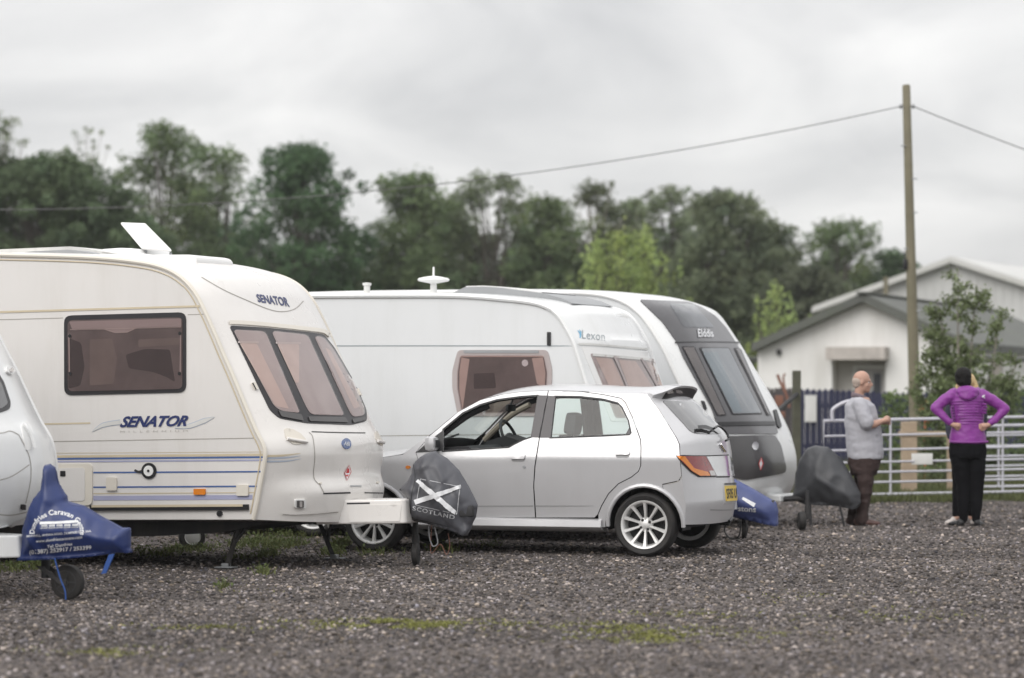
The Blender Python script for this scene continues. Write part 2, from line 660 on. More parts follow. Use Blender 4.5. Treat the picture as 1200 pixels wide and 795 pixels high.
M['cover_grey'] = mat('charcoal pvc cover', (.072, .074, .086), .45, var=.14, vscale=5, bump=.25, bscale=12, dirt=(.16, .155, .15), dscale=5, damt=.4)
M['cover_far'] = mat('dark grey vinyl cover', (.050, .052, .058), .5, var=.14, vscale=4, bump=.3, bscale=9, dirt=(.13, .13, .13), dscale=4, damt=.3)
M['cover_pale'] = mat('faded blue pvc cover', (.055, .075, .20), .45, var=.14, vscale=4, bump=.3, bscale=10)
M['strap'] = mat('blue webbing', (.02, .07, .26), .7)
M['skin'] = mat('skin', (.46, .28, .215), .5, var=.12, vscale=14, spec=.35)
M['skin_pale'] = mat('pale skin', (.58, .36, .28), .5, var=.08, vscale=14, spec=.35)
M['hair_grey'] = mat('grey hair', (.42, .34, .29), .7, var=.15, vscale=60, bump=.5, bscale=120)
M['hair_black'] = mat('black hair', (.006, .005, .005), .6, spec=.2, var=.3, vscale=60, bump=.6, bscale=110)
M['hair_blond'] = mat('blond hair', (.55, .40, .20), .5, var=.25, vscale=60, bump=.5, bscale=110)
M['polo'] = mat('grey polo cotton', (.40, .40, .435), .9, var=.07, vscale=20, bump=.2, bscale=30)
M['collar'] = mat('mauve grey collar', (.16, .125, .14), .9, var=.1, vscale=20)
M['brown_trousers'] = mat('dark brown trousers', (.040, .024, .022), .85, var=.15, vscale=12, bump=.2, bscale=18)
M['black_leggings'] = mat('black trousers', (.0055, .0055, .007), .9, spec=.15, var=.2, vscale=12, bump=.2, bscale=18)
M['brown_shoe'] = mat('brown shoe leather', (.075, .034, .028), .5, var=.2, vscale=20)
M['trainer'] = mat('pale trainer', (.55, .50, .47), .6, var=.1, vscale=25)
M['black_shoe'] = mat('black shoe', (.015, .015, .016), .5, var=.2)
M['purple'] = mat('purple quilted jacket', (.20, .022, .235), .5, var=.10, vscale=14, bump=.15, bscale=26, sheen=.2)
M['purple_dark'] = mat('deep purple quilting', (.172, .019, .205), .45, var=.10, vscale=14, sheen=.2)
M['navy_top'] = mat('dark navy top', (.03, .03, .05), .8, var=.1)
M['gate_white'] = mat('pale painted gate tube', (.52, .515, .57), .42, metal=.15, var=.08, vscale=4, dirt=(.25, .22, .18), dscale=5, damt=.3)
M['fence_navy'] = mat('navy fence paint', (.019, .021, .055), .6, var=.2, vscale=2, dirt=(.09, .09, .11), dscale=3, damt=.3)
M['fence_grey'] = mat('grey weathered timber', (.085, .076, .074), .85, var=.2, vscale=3)
M['post_green'] = mat('mossy timber post', (.085, .085, .062), .9, var=.3, vscale=3, bump=.4, bscale=14)
M['pole_wood'] = mat('weathered pole timber', (.185, .168, .118), .9, var=.18, vscale=2.2, bump=.4, bscale=18, dirt=(.09, .10, .04), dscale=1.2, damt=.6)
M['sleeper'] = mat('pale sawn timber', (.36, .28, .20), .85, var=.2, vscale=4, bump=.3, bscale=20)
M['wire'] = mat('black cable', (.13, .13, .13), .6)
M['render_white'] = mat('white painted render', (.76, .755, .74), .8, var=.05, vscale=.8, bump=.25, bscale=7, dirt=(.36, .34, .30), dscale=1.1, damt=.45)
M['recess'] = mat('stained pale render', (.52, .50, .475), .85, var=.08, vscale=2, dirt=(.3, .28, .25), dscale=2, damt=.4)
M['concrete'] = mat('stained concrete', (.46, .425, .395), .85, var=.15, vscale=2.5, dirt=(.14, .12, .10), dscale=2.5, damt=.5)
M['roof_grey'] = mat('grey fibre cement roof', (.110, .115, .106), .85, var=.14, vscale=.9, bump=.2, bscale=5, dirt=(.10, .115, .075), dscale=.8, damt=.6)
M['shed_wall'] = mat('pale grey steel cladding', (.53, .535, .53), .5, var=.05, vscale=.5, dirt=(.34, .34, .32), dscale=.6, damt=.4)
M['shed_roof'] = mat('pale steel roof', (.52, .52, .505), .5, var=.05, vscale=.4, dirt=(.36, .37, .32), dscale=.5, damt=.5)
M['door_grey'] = mat('dull door paint', (.42, .41, .405), .7, var=.12, vscale=2)
M['dark_opening'] = mat('dark glass', (.04, .045, .055), .3, var=.2)
M['sign_white'] = mat('white sign board', (.66, .66, .64), .5, var=.05, vscale=5, dirt=(.4, .38, .35), dscale=5, damt=.3)
M['bark'] = mat('tree bark', (.085, .075, .062), .9, var=.3, vscale=3, bump=.5, bscale=8)
M['bark_birch'] = mat('silvery bark', (.22, .20, .175), .85, var=.3, vscale=5)
M['leaf'] = tint_mat('leaves', .75, .36)
M['stone'] = tint_mat('gravel stones', .9)
M['blade'] = tint_mat('grass blades', .7, .2)
M['rust'] = mat('rusty brown', (.22, .105, .075), .8, var=.2)
M['orange_red'] = mat('orange red vest', (.55, .12, .05), .8)
# ------------------------------------------------------------------ wheels
def wheel(parent, c, r, width, rim_mat, spokes=10, name='wheel', face=-1, rimr=.76, bolts=4):
    """tyre with a spoked rim as its child; axle along local y, the outside facing face*y"""
    c = Vector(c); ax = Vector((0, face, 0))
    h = width / 2
    rr = r * rimr
    b = MB()
    prof = [(rr * .96, -h * .9), (rr * 1.02, -h), (r * .90, -h * 1.06), (r * .975, -h * .86), (r, -h * .45), (r, h * .45), (r * .975, h * .86), (r * .90, h * 1.06), (rr * 1.04, h), (rr * .97, h * .86)]
    b.lathe(c, ax, prof, 48)
    ty = b.build(name, M['tyre'], parent, sharp=50)
    b = MB()
    b.lathe(c, ax, [(rr * 1.0, h * .95), (rr * .985, h * 1.02), (rr * .93, h * 1.0), (rr * .89, h * .90), (rr * .86, h * .55), (rr * .80, -h * .3), (rr * .80, -h * .9), (rr * .97, -h * .9)], 48)
    # hub
    b.lathe(c, ax, [(0, h * .66), (rr * .14, h * .64), (rr * .24, h * .52), (rr * .30, h * .40), (rr * .30, 0), (0, 0)], 28)
    x = Vector((1, 0, 0)); z = Vector((0, 0, 1))
    for k in range(spokes):
        a = 2 * math.pi * (k + .5) / spokes
        d = x * math.cos(a) + z * math.sin(a); t = -x * math.sin(a) + z * math.cos(a)
        p = []
        for (q, w, y0, y1) in ((.20, .050, .30, .58), (.55, .060, .35, .68), (.90, .085, .60, .93)):
            for (s, yy) in ((-1, y0), (1, y0), (.7, y1), (-.7, y1)):
                p.append(c + d * rr * q + t * rr * w * s + ax * h * yy)
        f = []
        for i in range(2):
            o = 4 * i
            for j in range(4):
                f.append((o + j, o + (j + 1) % 4, o + 4 + (j + 1) % 4, o + 4 + j))
        f += [(3, 2, 1, 0), (8, 9, 10, 11)]
        b.faces(p, f)
    rim = b.build('rim', rim_mat, ty, sharp=40)
    b = MB()
    b.lathe(c, ax, [(0, -h * .1), (rr * .84, -h * .1), (rr * .84, -h * .3), (0, -h * .3)], 32)
    b.lathe(c, ax, [(rr * .2, h * .02), (rr * .62, h * .02), (rr * .62, -h * .1)], 32)
    b.build('brake_disc', M['alloy_dark'], ty)
    if bolts:
        for k in range(bolts):
            b = MB()
            a = 2 * math.pi * (k + .35) / bolts
            q = c + (x * math.cos(a) + z * math.sin(a)) * rr * .215
            b.lathe(q, ax, [(0, h * .68), (rr * .045, h * .68), (rr * .06, h * .62), (rr * .06, h * .4)], 10)
            b.build('wheel_bolt', M['black'], ty)
    return ty


def jockey(root, base, post_top, post_r=.024, wr=.12, ww=.07, face=-1, bracket=True, offs=(.0, .0), axle=None):
    """jockey wheel of a caravan: post, fork and small wheel (local coordinates, base on the ground)"""
    base = Vector(base)
    c = base + Vector((offs[0], offs[1], wr))
    axle = axle or (0, face, 0)
    b = MB(); b.lathe(c, axle, [(wr * .2, -ww * .5), (wr * .8, -ww * .5), (wr * .97, -ww * .36), (wr, 0), (wr * .97, ww * .36), (wr * .8, ww * .5), (wr * .2, ww * .5)], 28)
    w = b.build('jockey_wheel', M['tyre'], root, sharp=40)
    b = MB(); b.lathe(c, axle, [(0, ww * .62), (wr * .12, ww * .62), (wr * .14, ww * .5), (wr * .34, ww * .50), (wr * .58, ww * .36), (wr * .64, ww * .54), (wr * .7, ww * .5), (wr * .7, ww * .3)], 24)
    for k in range(5):
        a = 2 * math.pi * k / 5
        if abs(Vector(axle).normalized().y) > .8: b.tube([c + Vector((math.cos(a) * wr * .2, face * ww * .5, math.sin(a) * wr * .2)), c + Vector((math.cos(a) * wr * .62, face * ww * .44, math.sin(a) * wr * .62))], wr * .05, 6)
    b.build('hub', M['chassis'], w)
    b = MB()
    b.tube([post_top, base + Vector((0, 0, wr * 1.6))], post_r, 12)
    b.tube([base + Vector((0, 0, wr * 2.6)), base + Vector((0, 0, wr * 1.2))], post_r * 1.35, 12)
    if bracket:
        for s in (-1, 1):
            b.faces([(base.x - .03, c.y + s * ww * .62, base.z + wr * 1.9), (base.x + .03, c.y + s * ww * .62, base.z + wr * 1.9), (c.x + .025, c.y + s * ww * .62, c.z - .02), (c.x - .025, c.y + s * ww * .62, c.z - .02),
                     (base.x - .03, c.y + s * ww * .72, base.z + wr * 1.9), (base.x + .03, c.y + s * ww * .72, base.z + wr * 1.9), (c.x + .025, c.y + s * ww * .72, c.z - .02), (c.x - .025, c.y + s * ww * .72, c.z - .02)],
                    [(0, 1, 2, 3), (7, 6, 5, 4), (0, 4, 5, 1), (1, 5, 6, 2), (2, 6, 7, 3), (3, 7, 4, 0)])
    b.build('jockey_post', M['chassis'], root)


# ------------------------------------------------------------------ caravan bodies
def caravan_body(fr, root, prof, W, bulge, rear_len, crown=.05, mats=('white_gel', 'white_side'), p=3.0, floor_w=None, n=5, J=28, rearB=.04, dip=0.0):
    """prof: local (x,z) points of the near side's edge, from the front's bottom up and back over the roof.
    bulge(z) is how far the front swells forward in plan."""
    P = spline([(a, b, 0) for a, b in prof], n)
    P = [(q.x, q.y) for q in P]
    # on to the back
    lx, lz = P[-1]
    f0x, f0z = P[0]
    fz = floor_w if floor_w is not None else f0z
    back = spline([(lx, lz, 0), (lx - rear_len * .55, lz - .0, 0), (lx - rear_len * .85, lz - .05, 0), (lx - rear_len, lz - .22, 0), (lx - rear_len - .12, lz - .9, 0), (lx - rear_len - .05, fz, 0)], 6)
    P += [(q.x, q.y) for q in back[1:]]
    N = len(P)
    nrm = []
    for i in range(N):
        a = Vector(P[max(i - 1, 0)]); b = Vector(P[min(i + 1, N - 1)])
        t = (b - a).normalized()
        nrm.append(Vector((t.y, -t.x)))
    front_n = (len(prof) - 1) * n
    V, F, mi = [], [], []
    ts = [-math.cos(math.pi * j / J) for j in range(J + 1)]
    for i in range(N):
        nx = max(0.0, nrm[i].x)
        Bx = bulge(P[i][1]) * min(1, nx * 1.6) if i <= front_n else 0
        B = crown * max(0, nrm[i].y) ** 2 + (rearB * max(0, -nrm[i].x))
        for t in ts:
            k = B * (1 - abs(t) ** p)
            dz = dip * (1 - t * t) * max(0, 1 - i / 9)
            V.append((P[i][0] + nrm[i].x * k + Bx * (1 - abs(t) ** p), W * (t + 1) / 2, P[i][1] + nrm[i].y * k - dz))
    for i in range(N - 1):
        for j in range(J):
            a = i * (J + 1) + j
            F.append((a, a + 1, a + J + 2, a + J + 1)); mi.append(0)
    # sides
    o = len(V)
    V += [(x, 0, z) for x, z in P]; F.append(tuple(range(o + N - 1, o - 1, -1))); mi.append(1)
    o = len(V)
    V += [(x, W, z) for x, z in P]; F.append(tuple(range(o, o + N))); mi.append(1)
    # floor
    for j in range(J):
        F.append((j + 1, j, (N - 1) * (J + 1) + j, (N - 1) * (J + 1) + j + 1)); mi.append(0)
    o = mesh_obj('body', V, F, [M[mats[0]], M[mats[1]]], root, True, 28, mi)
    bm = bmesh.new(); bm.from_mesh(o.data)
    bmesh.ops.remove_doubles(bm, verts=bm.verts[:], dist=1e-5)
    bmesh.ops.recalc_face_normals(bm, faces=bm.faces[:])
    bm.to_mesh(o.data); bm.free()
    o.data.set_sharp_from_angle(angle=R(28))
    return o, P


def rail(root, P, y, r, mat, name='awning_rail', upto=None):
    b = MB()
    b.tube([(x, y, z) for x, z in P[:upto]], r, 8)
    return b.build(name, mat, root)


def under(root, x0, x1, W, z0, z1, front_cut=0.0, name='chassis'):
    b = MB()
    b.prism([(x0, z1), (x1, z1), (x1 - front_cut, z0 + (z1 - z0) * .55), (x1 - 1.6, z0), (x0 + .4, z0), (x0, z0 + .06)], .22, W - .22)
    return b.build(name, M['chassis'], root, smooth=False)


def steady(root, top, foot, w=.05):
    top, foot = Vector(top), Vector(foot)
    b = MB()
    b.tube([top, foot], w * .5, 4)
    b.tube([top + Vector((.12, 0, 0)), top.lerp(foot, .55)], w * .3, 4)
    st = b.build('corner_steady', M['chassis'], root, smooth=False)
    b = MB(); b.box(foot + Vector((0, 0, .012)), (.17, .11, .012), bev=.003)
    b.box(foot + Vector((0, 0, .03)), (.06, .06, .03), bev=.004)
    b.build('foot_plate', M['galv'], st)
    return st


def inflate(name, fr, outline_px, v, hmax, mat, parent_M=None, power=.55, reach=.22, wr=.012, wf=6.0, step=.035, rnd=None, hfun=None, seed=0.0, label=None, cat=None, group=None):
    """a cloth cover pulled over a hitch: its outline lies on the plane y = v of fr, its two flanks swell and wrinkle"""
    poly = [Vector(fr.hit(px, py, v)) for px, py in outline_px]
    cx = sum(q.x for q in poly) / len(poly)
    z0 = min(q.y for q in poly)
    V2, F, bnd = fill(poly, step)
    bn = {i for e in bnd for i in e}
    dense = densify(poly, step)
    A, Bk = [], []
    for i, q in enumerate(V2):
        d = edge_dist(q, dense) if i not in bn else 0.0
        # the bottom edge hangs open and wide: distance to it does not pinch the cloth
        low = max(0.0, 1 - (q.y - z0) / .10)
        h = hmax * min(1.0, max(d, low * .05) / reach) ** power
        if hfun: h *= hfun(q)
        w = wr * (noise.noise(Vector((q.x * wf, q.y * wf * .6, seed))) + .6 * noise.noise(Vector((q.x * wf * 2.3 + 3, q.y * wf * 1.1, seed + 4))))
        fold = wr * .9 * math.sin((q.x * 1.0 + q.y * .55 + .1 * noise.noise(Vector((q.x * 3, q.y * 3, seed)))) * 34) * noise.noise(Vector((q.x * 4, q.y * 4, seed + 9)))
        rg = (1 - abs(noise.noise(Vector((q.x * 3.1 + q.y * 1.7, q.y * 2.2 - q.x * 1.2, seed + 2))))) ** 9 - .35 * (1 - abs(noise.noise(Vector((q.x * 4.3 - q.y * 2.9, q.y * 3.1, seed + 6))))) ** 11
        w += wr * .75 * rg
        k = min(1, d / .05)
        A.append((q.x, v - h - (w + fold) * k, q.y))
        Bk.append((q.x, v + h + (w - fold) * k, q.y))
    o = len(A)
    m = {}
    V = list(A)
    for i in range(len(A)):
        if i in bn and abs(A[i][1] - Bk[i][1]) < 1e-4: m[i] = i
        else:
            m[i] = len(V); V.append(Bk[i])
    faces = []
    for f in F:
        faces.append(tuple(f)); faces.append(tuple(m[i] for i in f[::-1]))
    for a, b in bnd:
        if m[a] != a or m[b] != b:
            q = [b, a]
            if m[a] != a: q.append(m[a])
            if m[b] != b: q.append(m[b])
            if len(q) > 2: faces.append(tuple(q))
    ob = mesh_obj(name, V, faces, mat, None, True, 180)
    bm = bmesh.new(); bm.from_mesh(ob.data); bmesh.ops.recalc_face_normals(bm, faces=bm.faces[:]); bm.to_mesh(ob.data); bm.free()
    ob.matrix_world = fr.M
    tag(ob, label, cat, group)
    return ob


def circle_px(c, rx, ry=None, n=20, rot=0.0):
    ry = ry or rx
    return [(c[0] + rx * math.cos(2 * math.pi * k / n) * math.cos(rot) - ry * math.sin(2 * math.pi * k / n) * math.sin(rot),
             c[1] + rx * math.cos(2 * math.pi * k / n) * math.sin(rot) + ry * math.sin(2 * math.pi * k / n) * math.cos(rot)) for k in range(n)]


def rect(x0, y0, x1, y1):
    return [(x0, y0), (x1, y0), (x1, y1), (x0, y1)]


CARAVANS = 'touring caravans parked in a row'

# ================================================================== the large cream caravan
SF = Frame(Vector((-2.109, 24.6, 0)), R(21.5), R(.94))
sen = empty('touring_caravan', SF.M, 'large cream caravan lettered SENATOR with blue and gold stripes along its side', 'caravan', CARAVANS)
gut = [(297, 609), (301, 593), (305, 571), (310, 543), (311, 531), (308, 520), (300, 504), (288.8, 478), (273, 440), (262, 415), (251.5, 390), (239.5, 363.5), (227, 341), (209, 323), (185, 312), (151, 306), (110, 302.3), (60, 300.3), (0, 299)]
gp = [SF.hit(x, y, 0) for x, y in gut]
WS = 2.27


def sen_bulge(z):
    if z < .62: return .40
    if z < .80: return .40 - .10 * smooth01((z - .62) / .18)
    if z < 1.3: return .30 - .02 * smooth01((z - .8) / .5)
    return .28 - .13 * smooth01((z - 1.3) / 1.1)


sbody, SP = caravan_body(SF, sen, gp, WS, sen_bulge, 4.6, .055, ('cream_front', 'cream_side'), p=3.2, dip=.06)
SS = Surf(SF, sbody)
rail(sen, SP, -.004, .020, M['cream_rail'])
b = MB(); b.tube([(x - .045 * (1 if z < 2.4 else .5), -.002, z - (.012 if z < 2.4 else .04)) for x, z in SP[3:95]], .006, 6)
b.build('rail_insert', M['gold'], sen)
rail(sen, SP, WS + .004, .020, M['cream_rail'])

# side: window
wi = SS.decal('side_window', [(75.6, 370), (218.3, 366), (218.3, 460), (75.8, 463.5)], M['window_rubber'], sen, .010, .012, 8, 9)
SS.decal('interior', [(80, 375.6), (214.6, 372), (214.3, 456), (80.5, 458.8)], M['win_back'], wi, .0125, .002, 8, 6)
SS.decal('seat_back', [(148, 416), (171, 409), (200, 410), (206, 448), (196, 442), (180, 436), (152, 432)], M['win_shape'], wi, .0135, .001, 8, 3)
SS.decal('curtain', [(80.5, 396), (96, 402), (100, 430), (95, 452), (81, 456)], M['win_shape'], wi, .0135, .001, 8, 3)
SS.decal('furniture', [(106, 398), (132, 397), (138, 420), (134, 450), (106, 452)], M['wood_in'], wi, .0130, .001, 8, 2)
SS.decal('cupboard', [(163, 398), (212, 396), (211, 404), (163, 407)], M['wood_in'], wi, .0130, .001, 8, 2)
SS.decal('blind', [(82, 377), (213, 373.3), (213.5, 384), (160, 385.5), (150, 390), (136, 390.5), (124, 386.5), (86, 387.5)], M['curtain_dim'], wi, .0145, .001, 6, 2)
SS.line('blind_rail', [(83, 386.6), (123, 386), (136, 390), (150, 389.5), (160, 385), (213, 383.6)], 1.1, M['blind'], wi, .0158, smooth=False)
SS.line('stay', [(81.8, 392), (82.4, 440)], 1.5, M['blind'], wi, .0158)
SS.line('stay', [(212.6, 390), (212.2, 436)], 1.2, M['blind'], wi, .0158)
SS.decal('pane', [(79.8, 375.2), (214.8, 371.6), (214.6, 456.4), (80.2, 459.2)], M['pane_brown'], wi, .020, .002, 8, 7)
for q in ((83, 394), (83.5, 438), (212, 391), (211.5, 438)):
    SS.decal('catch', circle_px(q, 1.8, 2.2, 8), M['black'], wi, .0225, .004)

# side: mouldings and stripes
SS.line('trim_strip', [(-60, 367.6), (0, 365.9), (235, 359)], 2.3, M['gold'], sen, .006)
SS.line('panel_seam', [(-60, 376.5), (74, 372.8)], .8, M['soft_seam'], sen, .002)
SS.line('panel_seam', [(220, 369), (240, 368.4)], .8, M['soft_seam'], sen, .002)
SS.line('panel_seam', [(30, 518.2), (180, 515.6), (299, 513.6)], .9, M['soft_seam'], sen, .002)
SS.line('stripe', [(40, 497.4), (106, 496)], 1.9, M['gold'], sen, .002)
SS.line('stripe', [(20, 531.5), (308, 529.8)], .7, M['gold'], sen, .002)
SS.line('stripe', [(20, 535.6), (309, 533.1)], 2.8, M['gold'], sen, .003)
SS.line('stripe', [(20, 538.4), (309, 536)], 2.0, M['blue_stripe'], sen, .003)
SS.line('stripe', [(20, 541.6), (308, 539.4)], 1.9, M['lilac_stripe'], sen, .003)
SS.line('stripe', [(109.5, 554), (306, 552.9)], 1.8, M['blue_stripe'], sen, .003)
SS.line('stripe', [(109.5, 571.2), (301, 570)], 1.8, M['blue_stripe'], sen, .003)
SS.line('stripe', [(109.5, 578.6), (299, 577.4)], 1.0, M['gold'], sen, .003)
SS.line('stripe', [(109.5, 584), (296, 582.8)], 5.4, M['lilac_stripe'], sen, .003)
for pts, w in (([(108, 506.5), (121, 498.5), (141, 495)], [.6, 6, 6.4]), ([(205, 501.5), (222, 499.6), (240, 493.2), (251.5, 489)], [2.5, 6, 6.4, .6])):
    SS.line('swoosh', pts, w, M['pale_blue'], sen, .002)
    SS.line('swoosh', pts, [max(.1, q - 1.6) for q in w], M['pale_swoosh'], sen, .004)
SS.text('lettering', 'SENATOR', quad_map((140.5, 501.2), (219, 499.8), (221.5, 486.8), (142.5, 488)), M['navy'], sen, .006, .32, .035, .96)
SS.text('lettering', 'MILLENNIUM', quad_map((141, 507.2), (220, 506.2), (220, 504), (141, 505)), M['pale_letters'], sen, .004, 0, 0, 1.9)
# side: hardware
r_ = SS.decal('belt_rail', [(106.5, 592.2), (292, 591.2), (292, 597.6), (106.5, 598.6)], M['black'], sen, .022, .022, 10)
SS.decal('rail_insert', [(109, 592.0), (286, 591.0), (286, 593.8), (109, 594.8)], M['gold'], r_, .026, .003, 10)
wf = SS.decal('water_filler', circle_px((175, 552), 8.7, 9.4, 24), M['black'], sen, .012, .012)
SS.decal('filler_cap', circle_px((175, 552), 5.6, 6.2, 20), M['white_plastic'], wf, .018, .006)
SS.decal('filler_lock', circle_px((175, 552), 1.5, 1.6, 8), M['black'], wf, .022, .004)
SS.line('filler_key', [(158.5, 551), (163, 553), (167, 552.2)], 2.6, M['chassis'], wf, .014)
SS.decal('hatch', rect(125.4, 559.6, 137.6, 575), M['cream_trim'], sen, .018, .018, 6, 2)
SS.decal('hatch', rect(278, 568.2, 291.8, 581.2), M['cream_rail'], sen, .020, .020, 6, 1.5)
SS.decal('reflector', rect(227.8, 573, 241.4, 579.9), M['amber'], sen, .018, .018, 5, 1.2)
SS.decal('socket', circle_px((257.8, 602), 3.2, 3.4, 14), M['black'], sen, .016, .016)
lk = SS.decal('locker', [(60, 544.5), (108.6, 543.2), (108.8, 592.2), (60, 593)], M['cream_rail'], sen, .014, .014, 8, 6)
SS.decal('locker_door', [(64, 549), (100.5, 548.2), (100.6, 587.2), (64, 588)], M['cream_side'], lk, .018, .004, 8, 4)
SS.decal('locker_catch', rect(72, 552, 78, 558.5), M['black'], lk, .022, .004, 5, 1)

# front: three-pane window
fw = SS.decal('front_window', [(268.5, 382), (311, 384.6), (361, 389.8), (379, 392.2), (391.5, 408), (416.5, 451), (429, 481), (429.5, 494), (411, 498.4), (360, 496.4), (327, 490.6), (316, 481)], M['window_rubber'], sen, .006, .006, 6, 4)
SS.line('window_lip', [(268, 378.6), (280, 378.8), (311, 381.2), (361, 386.6), (378, 389), (386, 394.5)], 4.6, M['cream_rail'], sen, .014)
panes = [[(272.6, 387), (310, 389.2), (348, 478), (350.5, 484.5), (329, 482), (320.5, 476)],
         [(317.5, 388.6), (359.6, 393.2), (399, 480), (402.5, 487.6), (364, 486.4), (358.6, 478)],
         [(367.6, 394.2), (378, 395.8), (389.5, 410), (414, 452), (426, 480.6), (425.6, 487.4), (413, 489.4), (408.5, 482)]]
curt = [[(280, 403), (300, 403.4), (338, 480), (322, 476.5)], [(324, 404), (349.5, 404.4), (349.5, 449), (345.5, 450)], [(380, 408), (386, 411), (421, 477), (414, 480)]]
for k in range(3):
    pn = SS.decal('pane_frame', panes[k], M['curtain_dim'], fw, .0085, .003, 6, 5)
    SS.decal('curtain', curt[k], M['curtain'], fw, .010, .001, 6, 2)
    if k < 2:
        q = panes[k]
        SS.line('shade_edge', [(curt[k][0][0] - 2, curt[k][0][1] - 1.2), (curt[k][1][0] + 2, curt[k][1][1] - 1.2)], 2.2, M['blind'], fw, .0115)
    SS.decal('pane', panes[k], M['pane_front'], fw, .018, .003, 6, 5)
for q in ([(352, 486.5), (325, 481.5), (329, 489), (354.5, 494)], [(360, 489), (403, 490), (407, 496), (362, 494.6)], [(411.5, 492), (427, 489), (427.5, 493), (413, 496.6)]):
    SS.decal('pane_sill', q, M['sill_grey'], fw, .016, .006, 6, 1.5)
SS.decal('window_catch', [(294, 449.5), (297.6, 448.8), (301.8, 456.6), (298.4, 457.8)], M['cream_trim'], sen, .020, .020, 5, 1)
SS.line('window_catch_edge', [(294.6, 450), (298.6, 457.6)], 1.4, M['black'], sen, .021)
SS.decal('window_catch', [(417.4, 456), (419.6, 455.6), (423.2, 464), (421, 464.8)], M['cream_trim'], sen, .020, .020, 5, 1)

SS.text('lettering', 'SENATOR', quad_map((302.4, 354.4), (339.6, 360.2), (336, 349), (299.4, 344.8)), M['navy'], sen, .004, 0, .03, 1.0)
SS.line('moulding_line', [(236, 325), (262, 340), (294, 354.3), (315.5, 362.9), (330.5, 365.5), (345.5, 362.3), (355.5, 353)], 1.0, M['soft_seam'], sen, .002)
SS.line('moulding_line', [(365, 506.2), (396, 507.2), (428, 507.6)], 1.2, M['seam'], sen, .002)
SS.line('locker_seam', [(362, 507), (366.5, 513), (368.8, 536), (367.2, 554.5), (368.8, 562.5), (375, 569)], .9, M['soft_seam'], sen, .002)
SS.line('locker_seam', [(375, 569), (379.5, 577.6)], 1.0, M['soft_seam'], sen, .002)
SS.line('locker_slot', [(378.6, 578.6), (410.5, 577.7)], 1.7, M['seam'], sen, .003)
SS.line('locker_slot', [(427, 577.6), (448.8, 578)], 1.3, M['seam'], sen, .003)
SS.line('locker_latch', [(409.8, 570), (423, 570)], 1.4, M['grey_plastic'], sen, .006)
SS.decal('latch_button', circle_px((375, 566.8), 1.4, 1.2, 8), M['cream_trim'], sen, .012, .01)
SS.decal('latch_button', circle_px((442, 566), 1.4, 1.2, 8), M['cream_trim'], sen, .012, .01)
SS.decal('badge', circle_px((405.5, 520.3), 5.3, 6.3, 20, -.25), M['badge_blue'], sen, .008, .008)
SS.text('badge_lettering', 'ABI', quad_map((401.8, 522.2), (409, 523), (409.2, 518.6), (402, 518)), M['white_ink'], sen, .010, .2, .01)
SS.decal('gas_label', [(403.6, 554), (408.6, 546), (410.4, 553), (406, 563)], M['white_ink'], sen, .004, .003)
SS.line('gas_label_frame', [(403.4, 554), (408.6, 545.4), (410.8, 553), (406, 563.6), (403.4, 554)], .7, M['red'], sen, .006, smooth=False)
SS.line('gas_flame', [(407.8, 549), (406, 558.6)], [1.2, 3.6, 2.0], M['red'], sen, .006)
for q, bar in (([(332.6, 503.5), (335, 502.2), (343, 503.4), (352, 508.5), (358.4, 515.4), (358.2, 518.6), (350, 521.5), (343, 521), (334.4, 514)], [(335.5, 515), (346, 517), (358.8, 518.8)]),
               ([(438.8, 507), (441, 505.4), (445.6, 508.6), (450.4, 515), (451.6, 520), (448, 523.4), (443, 520.6), (439.6, 514.4)], [(441, 517.6), (446.5, 518.8), (451.8, 518.6)])):
    gh = SS.decal('grab_handle', q, M['cream_trim'], sen, .006, .005, 4, 2)
    pts = []
    for w in spline(bar, 6):
        loc, nn = SS(w); pts.append(loc + nn * .016)
    b = MB(); b.tube(pts, .014, 8); b.build('handle_bar', M['cream_front'], gh)
ml = SS.decal('marker_light', rect(344.6, 585.2, 357.4, 595.4), M['white_plastic'], sen, .018, .018, 5, 2)
SS.decal('lens', rect(346.4, 586.4, 354, 594.4), M['sill_grey'], ml, .028, .010, 5, 1.2)
SS.decal('lens', rect(349, 587, 352, 593.6), M['clear_lens'], ml, .030, .004, 5, .8)
SS.line('bumper_ridge', [(329, 601.4), (345, 601.2), (370, 600), (396, 598)], [1, 3.2, 3.2, 1.4], M['cream_front'], sen, .02)
SS.line('bumper_ridge_gap', [(331, 603.2), (345, 603), (370, 602), (396, 600.4)], .9, M['soft_seam'], sen, .004)
SS.line('stripe', [(312, 534.6), (330, 534), (352, 531.4)], [2.6, 2.2, .4], M['gold'], sen, .003)
SS.line('stripe', [(312, 537.4), (336, 536.4), (352, 534.4)], [2.2, 1.6, .3], M['pale_blue'], sen, .003)
SS.line('stripe', [(312, 541), (336, 540.4), (353, 537.6)], [2.4, 1.6, .3], M['pale_blue'], sen, .003)
SS.line('stripe', [(452, 533), (456, 535), (458, 537)], [.3, 1, .6], M['pale_blue'], sen, .003)

